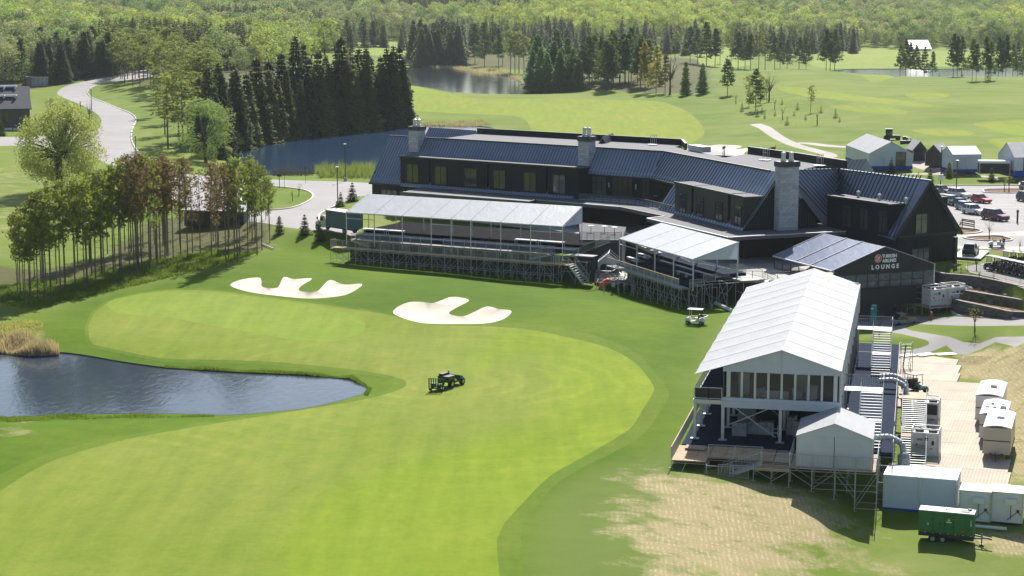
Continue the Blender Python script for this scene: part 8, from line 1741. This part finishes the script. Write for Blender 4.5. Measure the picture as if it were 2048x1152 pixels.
# pine grove beside the green
FXY = ([20, 60, 120, 180, 230, 275, 330, 380, 420, 455, 510, 545], [596, 612, 598, 580, 562, 556, 532, 520, 524, 536, 515, 492]); TXY = ([20, 60, 100, 150, 200, 250, 300, 350, 400, 450, 500, 545], [445, 400, 372, 352, 342, 322, 315, 320, 326, 322, 316, 350])
g_ = 'slim trunked pines of the grove beside the putting green'
def grove(x, b, first):
    tp = interp(x, *TXY) + random.uniform(-8, 16) + (0 if first else random.uniform(-6, 10)); k = 'pine'; u = random.random()
    if 255 < x < 300: k = 'redpine' if u < .6 else 'pine'
    elif 300 <= x < 340: k = 'redpine' if u < .85 else 'bare'
    elif 340 <= x < 440: k = 'bare' if u < .75 else 'redpine'
    elif 440 <= x < 475: k = 'redpine' if u < .7 else 'pine'
    lab = {'pine': 'slim green pine with tall bare trunk in the grove beside the green', 'redpine': 'browned reddish pine with thin crown in the grove beside the green', 'bare': 'nearly leafless bare pine in the thin middle of the grove'}[k]
    t = tpx(k, lab, x, tp, b, g_, random.uniform(.75, .95) if k == 'pine' else .8)
for x in range(30, 545, 15): grove(x + random.uniform(-5, 5), interp(x, *FXY) - random.uniform(2, 16), True)
for i in range(62): x = random.uniform(25, 540); grove(x, interp(x, *FXY) - random.uniform(14, 66), False)
tpx('willow', 'large round pale yellow green willow left of the curving road', 122, 196, 384, rz=1.0); tpx('poplar', 'rounded light green tree on the bank in front of the dark spruces', 412, 191, 326, wx=1.0, rz=.4)
# middle distance: conifers round the far pond
g_ = 'dark spruces left of the far pond bank'
for i in range(30): x = random.uniform(826, 935); b = interp(x, [826, 870, 935], [126, 131, 130]) - random.uniform(0, 24); tree('spruce', 'very dark spruce in the clump at the left end of the far pond', G(x, b), random.uniform(17, 24), g_, 1.25)
for k, x, tp, b, lab in (('wpine',950,50,126,'pine with orange tinted crown left of the far pond shore'),('wpine',969,47,132,'tall green pine beside the orange tinted one'),('wpine',997,59,138,'broad pine standing on the far pond shore'),('wpine',914,75,128,'low dark pine at the edge of the dark spruce clump'),
  ('pine',1021,62,146,'slim trunk pine, left one above the reflected trunks'),('pine',1030,66,147,'slim trunk pine, middle one above the reflected trunks'),('pine',1038,64,148,'slim trunk pine, right one above the reflected trunks'),('pine',1048,70,148,'slim trunk pine beside the bright larches'),('pine',1005,64,130,'thin pine behind the far pond shore'),
  ('ypine',1290,88,186,'yellowish pine among dark pines right of the larches'),('ypine',1312,95,188,'second yellowish pine right of the larches'),('ypine',1330,110,187,'small yellowish pine at the end of the mixed clump'),('baretree',1340,100,190,'thin bare tree beside the yellowish pines'),
  ('larch',1371,122,191,'small dark green conifer, left of two at the fairway corner'),('larch',1405,125,188,'small dark green conifer, right of two at the fairway corner')): tpx(k, lab, x, tp, b, wx=1.0 if k != 'pine' else 1.5)
g_ = 'bright green larches right of the far pond'
for x, tp, b in ((1075,67,176),(1113,56,172),(1108,80,180),(1135,73,178),(1066,100,182),(1082,94,184),(1094,104,186),(1124,94,184),(1070,85,170),(1100,75,168),(1120,100,186),(1146,95,180)): tpx('larch', 'bright fresh green larch in the clump right of the far pond', x, tp, b, g_, 1.1)
tpx('larch', 'single bright larch standing free in front of the larch clump', 1157, 115, 182, None, 1.05)
g_ = 'mixed dark pines behind the far fairway'
for i in range(24): x = random.uniform(1160, 1300); b = random.uniform(160, 182); tpx('wpine', 'dark green pine in the mixed clump behind the far fairway', x, b - random.uniform(80, 105), b, g_, 1.2)
g_ = 'spruces of the far plantation belt'
for i in range(120): x = random.uniform(830, 1400); b = random.uniform(90, 108) + (x - 830) * .008; tpx('fspruce', 'small dark spruce tip in the far plantation belt', x, b - random.uniform(46, 66), b, g_, 1.3)
for i in range(56): x = random.uniform(1464, 1716); b = random.uniform(98, 107); tpx('fspruce', 'dark spruce in the belt behind the right-hand meadow', x, b - random.uniform(44, 60), b, 'spruces behind the right-hand meadow', 1.2)
for i in range(34): x = random.uniform(555, 815); b = random.uniform(86, 100); tree('fspruce' if i % 4 else 'wpine', 'dark conifer on the rise behind the pond bank stand', G(x, b), random.uniform(14, 19), 'conifers on the rise behind the middle pond', 1.3)
g_ = 'tall pines scattered along the right ridge'
for x, tp, b in ((1413,47,131),(1430,60,133),(1455,120,191),(1476,66,139),(1462,75,136),(1490,72,138),(1501,70,140),(1517,60,141),(1530,66,140),(1549,75,140),(1574,80,139),(1560,85,138),(1598,76,138),(1612,76,139),(1652,60,146),(1660,66,146),(1669,60,147),(1395,60,128),(1380,55,126),(1350,60,120),(1440,72,128)):
    tpx('wpine' if random.random() < .6 else 'pine', 'tall pine with clear trunk on the ridge before the right-hand meadow', x, tp, b, g_, 1.0 if x > 1600 else 1.25)
for k, x, tp, b, lab in (('wpine',1511,140,222,'tallest pine on the rough island right of the far fairway'),('pine',1498,150,212,'slim pine left of the tallest one on the rough island'),('pine',1521,150,208,'brownish pine right of the tallest one on the rough island'),('pine',1533,158,204,'short bushy pine on the rough island'),('baretree',1538,142,203,'thin bare trunk behind the rough island pines'),('pine',1621,171,225,'lone pine in the middle of the rough island')): tpx(k, lab, x, tp, b, wx=1.25)
g_ = 'dark pines in front of the right-hand pond'
for x, tp, b in ((1811,79,156),(1800,90,155),(1820,86,156),(1832,92,156),(1848,95,157),(1865,104,158),(1906,70,164),(1914,74,164),(1922,76,164),(1944,79,165),(1952,90,165),(1970,76,165),(1981,85,165),(1996,76,164),(2004,82,164),(2011,73,164),(2025,90,162),(2034,84,161),(2045,100,160)): tpx('wpine', 'tall dark pine against the water of the right-hand pond', x, tp, b, g_, .85)
for x, tp, b in ((1878,146,160),(1924,143,164),(1976,142,165)): tpx('tiny', 'small dark spruce low on the ridge before the right-hand pond', x, tp, b, 'small spruces on the right ridge', 1.3)
g_ = 'little spruces dotted over the rough island'
for i, (x, tp, b) in enumerate(((1484,206,223),(1514.5,217,234),(1524,214,228),(1529.5,224,237),(1550,221,232),(1564,197,209),(1574,232,250),(1588,221,232),(1595,205,219),(1611,228,240),(1642,211,226),(1671,217,236),(1679,233,244))): tpx('tiny', 'little dark spruce on the pale grass of the rough island', x, tp, b, g_, 1.2)
for x, tp, b, lab in ((559,431,468,'small spruce nearest the pine grove on the lawn edge'),(609.6,428,470,'small spruce in the middle of the lawn edge by the road'),(640,442,478,'small spruce right beside the box truck'),(681.6,383,413,'small spruce behind the box truck roof'),(704.6,364,403,'taller thin spruce left of the long canopy'),
  (1860,335,363,'dense small spruce on the verge left of the dark lamp post'),(1898,323,356,'spruce on the verge in front of the small white marquee'),(1983,334,364,'spruce in front of the equipment cage'),(1782,314,347,'thin spruce in front of the large marquee'),(56,240,263,'small spruce at the corner of the grey house'),(4,242,272,'small spruce at the left image edge by the house')): tpx('small', lab, x, tp, b, wx=1.0)
for k, x, tp, b, lab in (('sapling',597.6,362,392,'thin sapling on the right of the grass island in the road'),('sapling',585,372,402,'thin sapling in the middle of the grass island in the road'),('sapling',2018,346,384,'young tree on the upper planted island'),('sapling',2009,350,383,'very thin sapling beside the young tree on the upper island'),('sapling',1837,337,356,'thin sapling behind the right wing ridge'),
  ('sapling',1979,433,478,'young leafy tree between bench and golf cart'),('baretree',1920,432,458,'small bare tree beside the black bench'),('sapling',1949,608,675,'young tree on the grass wedge between the service paths'),('baretree',180,199,243,'bare grey young tree at the bend of the road'),('dec2',102,193,226,'small dark leafed tree on the lawn behind the willow'),('sapling',114,198,228,'pale young tree on the lawn behind the willow'),('dec2',130,198,222,'small round tree beside the grey pad'),
  ('sapling',1922,526,546,'airy shrub at the foot of the fence, left one'),('sapling',1958,534,556,'airy shrub at the foot of the fence, middle one'),('sapling',1988,538,562,'airy shrub at the foot of the fence, right one'),('baretree',1953,505,540,'bare bush between display platform and cart lot'),('baretree',2040,475,500,'bare young tree behind the cart rows'),('baretree',1758,620,672,'bare thin tree beside the works truck'),
  ('sapling',1472,180,208,'thin sapling left of the rough island pines'),('sapling',1565.6,205,240,'thin sapling in the middle of the rough island'),('sapling',1634.6,209,250,'thin pale sapling near the bare patch of the rough island'),('sapling',1549,190,218,'very thin sapling behind the little spruces'),('sapling',755,336,366,'pale bush at the left foot of the clubhouse')): tpx(k, lab, x, tp, b, wx=1.1)
# ---- distant wood: one mass, too many crowns to count
def proj(x, y, z): d = y * CT + (H - z) * ST; return 1024 + FPX * x / d, 576 + FPX * ((H - z) * CT - y * ST) / d
def wood(name, keys, N_, test, smin, smax, dy, label=None):
    pts = []; rr_ = np.random.RandomState(5 + len(name)); y = 560.0
    while y < 3300:
        sp = dy * (1 + max(0, y - 1300) / 2600); n = int(.68 * y / sp); xs_ = (np.arange(n) - n / 2 + rr_.uniform(-.4, .4, n)) * sp; pts.append(np.column_stack([xs_, y + rr_.uniform(-.4, .4, n) * sp])); y += sp * .85
    p = np.concatenate(pts); z = terr(p[:, 0], p[:, 1]); u, v = proj(p[:, 0], p[:, 1], z); k = test(u, v, p, z); p, z = p[k], z[k]; n = len(p)
    kk = rr_.randint(0, len(keys), n); cl_ = np.sin(p[:, 0] * .013 + 1) + np.sin(p[:, 1] * .009 + p[:, 0] * .005) + rr_.normal(size=n) * .6; half = len(keys) // 2
    if half >= 2: kk = np.where(cl_ > 0, rr_.randint(0, half, n), rr_.randint(half, len(keys), n))
    me = bpy.data.meshes.new(name); me.vertices.add(n); me.vertices.foreach_set('co', np.column_stack([p, z - .4]).ravel())
    for nm, tp, dat in (('k', 'INT', kk.astype(np.int32)), ('s', 'FLOAT', rr_.uniform(smin, smax, n).astype(np.float32)), ('r', 'FLOAT', rr_.uniform(0, 6.28, n).astype(np.float32))): me.attributes.new(nm, tp, 'POINT').data.foreach_set('value', dat)
    o = ob(name, me); o['kind'] = 'stuff'; 
    if label: o['label'] = label
    gn = bpy.data.node_groups.new(name, 'GeometryNodeTree'); gn.interface.new_socket('Geometry', in_out='INPUT', socket_type='NodeSocketGeometry'); gn.interface.new_socket('Geometry', in_out='OUTPUT', socket_type='NodeSocketGeometry'); N = gn.nodes; gi, go = N.new('NodeGroupInput'), N.new('NodeGroupOutput'); jn = N.new('GeometryNodeJoinGeometry')
    def attr(nm, ty): a = N.new('GeometryNodeInputNamedAttribute'); a.data_type = ty; a.inputs['Name'].default_value = nm; return a.outputs['Attribute']
    ka, sa, ra = attr('k', 'INT'), attr('s', 'FLOAT'), attr('r', 'FLOAT'); cx_ = N.new('ShaderNodeCombineXYZ'); gn.links.new(ra, cx_.inputs[2])
    for i, key in enumerate(keys):
        cmp_ = N.new('FunctionNodeCompare'); cmp_.data_type = 'INT'; cmp_.operation = 'EQUAL'; gn.links.new(ka, cmp_.inputs[2]); cmp_.inputs[3].default_value = i
        oi = N.new('GeometryNodeObjectInfo'); oi.inputs['Object'].default_value = CROWN[key]; oi.inputs['As Instance'].default_value = True; ip = N.new('GeometryNodeInstanceOnPoints')
        gn.links.new(gi.outputs[0], ip.inputs['Points']); gn.links.new(cmp_.outputs[0], ip.inputs['Selection']); gn.links.new(oi.outputs['Geometry'], ip.inputs['Instance']); gn.links.new(cx_.outputs[0], ip.inputs['Rotation']); gn.links.new(sa, ip.inputs['Scale']); gn.links.new(ip.outputs[0], jn.inputs[0])
    gn.links.new(jn.outputs[0], go.inputs[0]); md = o.modifiers.new('wood', 'NODES'); md.node_group = gn; print(name, n); return o
for k in ('dec', 'dec2'):
    for v in range(3):
        if (k, v) not in CROWN: q = G(585 + 26 * v + (12 if k == 'dec' else 0), 122 - 6 * v); tree(k, 'pale spring green tree at the edge of the far hillside wood', q, 17, 'single trees at the wood edge', idx=v)
LX, LY = [-400, 80, 210, 300, 430, 520, 600, 665, 700, 820, 835, 1400, 1470, 1700, 2300], [160, 160, 142, 138, 150, 142, 125, 100, 84, 82, 82, 88, 94, 95, 96]
lim = lambda u: np.interp(u, LX, LY)
def conif(u, v, p, z):
    n_ = np.sin(p[:, 0] * .006 + 2) * np.sin(p[:, 1] * .0045 + 1.3); a = (v < lim(u)) & (((u > 1520) & (p[:, 1] > 2150)) | ((n_ > .8) & (p[:, 1] > 1500)) | ((u < 260) & (p[:, 1] > 2000)))
    b = (v < lim(u)) & (u > 200) & (u < 830) & (p[:, 1] < 1250) & (np.sin(p[:, 0] * .03) * np.sin(p[:, 1] * .017) > .35); return a | b
def decid(u, v, p, z): return (v < lim(u)) & ~conif(u, v, p, z)
wood('distant_broadleaf_wood', [('dec', 0), ('dec', 1), ('dec', 2), ('dec2', 0), ('dec2', 1), ('dec2', 2)], 0, decid, .62, 1.3, 10.5, 'pale spring green wood covering the far hillside to the top of the picture')
wood('distant_conifer_wood', [('fspruce', 0), ('fspruce', 1)], 0, conif, .8, 1.2, 7.5, 'dark conifer patches inside the far hillside wood')
# ---- reeds, tall grass and bank shrubs
def blades(name, poly_px, n, h0, h1, mat, z=None, lab=None, w=.05, lean=.3):
    pl = Gs(poly_px) ; xs_ = [p[0] for p in pl]; ys_ = [p[1] for p in pl]; rr_ = np.random.RandomState(len(name) + n); Q = []
    while len(Q) < n: x, y = rr_.uniform(min(xs_), max(xs_), 4000), rr_.uniform(min(ys_), max(ys_), 4000); k = inside(x, y, pl); Q += list(zip(x[k], y[k]))
    Q = np.array(Q[:n]); zz = terr(Q[:, 0], Q[:, 1]) - .05; cl_ = .6 + .4 * np.sin(Q[:, 0] * .9) * np.sin(Q[:, 1] * .7); hh = rr_.uniform(h0, h1, n) * cl_; a = rr_.uniform(0, 6.28, n); ln = rr_.uniform(0, lean, n) * hh; a2 = rr_.uniform(0, 6.28, n)
    B = np.column_stack([Q, zz]); d = np.column_stack([np.cos(a) * w, np.sin(a) * w, np.zeros(n)]); tp = B + np.column_stack([np.cos(a2) * ln, np.sin(a2) * ln, hh]); o = ob(name, tri_mesh(name, np.stack([B - d, B + d, tp], axis=1), mat)); o['kind'] = 'stuff'
    if lab: o['label'] = lab
    return o
m_reed = leaf_mat('dry_reed', (.46, .37, .29), (.48, .39, .31), .35, .05); m_fresh = leaf_mat('fresh_willow_shoots', (.23, .27, .10), (.24, .28, .11), .35, .02); m_tuft = leaf_mat('grass_tufts', (.16, .22, .045), (.16, .22, .045), .4, .02); m_tuftp = leaf_mat('pale_tufts', (.30, .38, .14), (.3, .38, .14), .5, .02); m_tuftd = leaf_mat('dry_tufts', (.40, .38, .18), (.4, .38, .18), .4, .05)
blades('reeds', [(-60,690),(0,676),(60,682),(116,700),(118,710),(60,712),(0,706),(-60,706)], 9000, .8, 2.0, m_reed, lab='dry tan reeds at the left end of the near pond', w=.07)
blades('reeds', [(820,130),(905,133),(990,140),(1040,152),(1042,163),(1010,152),(960,149),(905,136),(840,133)], 2600, 1.0, 2.2, m_reed, lab='dry reeds along the back of the far pond', w=.16)
blades('reeds', [(835,240),(960,240),(980,250),(930,253),(840,251)], 1800, .6, 1.4, m_reed, lab='dry reeds behind the left chimney', w=.09)
blades('willow_shoots', [(628,348),(655,345),(745,345),(752,357),(640,357)], 4500, 1.2, 3.8, m_fresh, lab='fresh green willow shoots on the near bank of the middle pond', w=.09, lean=.35)
blades('willow_shoots', [(545,350),(628,352),(628,356),(545,356)], 900, 1.2, 3.6, m_twig, lab='thin bare shoots on the bank of the middle pond', w=.04, lean=.35)
blades('tall_grass', [(0,605),(60,622),(200,588),(300,565),(420,535),(470,520),(520,505),(420,500),(300,520),(150,560),(0,570)], 26000, .25, .75, m_tuft, lab='long grass and low brush under the pine grove', w=.08, lean=.8)
blades('tall_grass', [(-40,660),(40,640),(90,650),(60,690),(0,690),(-40,690)], 6000, .25, .7, m_tuftd, lab='dry long grass at the left edge above the near pond', w=.06, lean=.8)
blades('tall_grass', [(-20,834),(160,829),(430,831),(430,834),(200,838),(-20,846)], 5000, .15, .45, m_tuft, lab='grass fringe on the near bank of the left pond', w=.05, lean=.6)
blades('tall_grass', [(330,735),(480,744),(600,749),(700,757),(736,775),(728,790),(736,792),(745,776),(705,752),(600,744),(480,739),(330,731)], 6000, .15, .5, m_tuft, lab='grass fringe on the far bank of the left pond', w=.05, lean=.6)
blades('tall_grass', [(1470,205),(1560,196),(1640,215),(1690,236),(1650,252),(1580,255),(1510,240)], 9000, .08, .3, m_tuftp, lab='long pale grass on the rough island', w=.1, lean=.8)
g_ = 'shrubs at the foot of the pond bank stand'
for x, b in ((452,322),(470,305),(500,292),(540,284),(578,276),(600,272),(640,266),(668,263),(735,256),(760,255),(815,252)): p = G(x, b - 3); tree('dec2' if x % 2 else 'dec', 'low grey green shrub at the water edge below the dark spruces', p, random.uniform(3, 5.5), g_, 1.3)
# ---------------------------------------------------------------- air
hm = bpy.data.materials.new('haze_air'); hm.use_nodes = True; hn = hm.node_tree; hn.nodes.remove(hn.nodes['Principled BSDF'])
pv_ = hn.nodes.new('ShaderNodeVolumePrincipled'); pv_.inputs['Color'].default_value = (.86, .92, 1, 1); pv_.inputs['Density'].default_value = .000045; pv_.inputs['Anisotropy'].default_value = .2; hn.links.new(pv_.outputs[0], hn.nodes['Material Output'].inputs['Volume'])
hz = MB().box((0, 2750, 97), (9000, 6100, 216)).build('haze', hm); hz['kind'] = 'stuff'; hz['label'] = 'thin pale blue haze over the far hills'
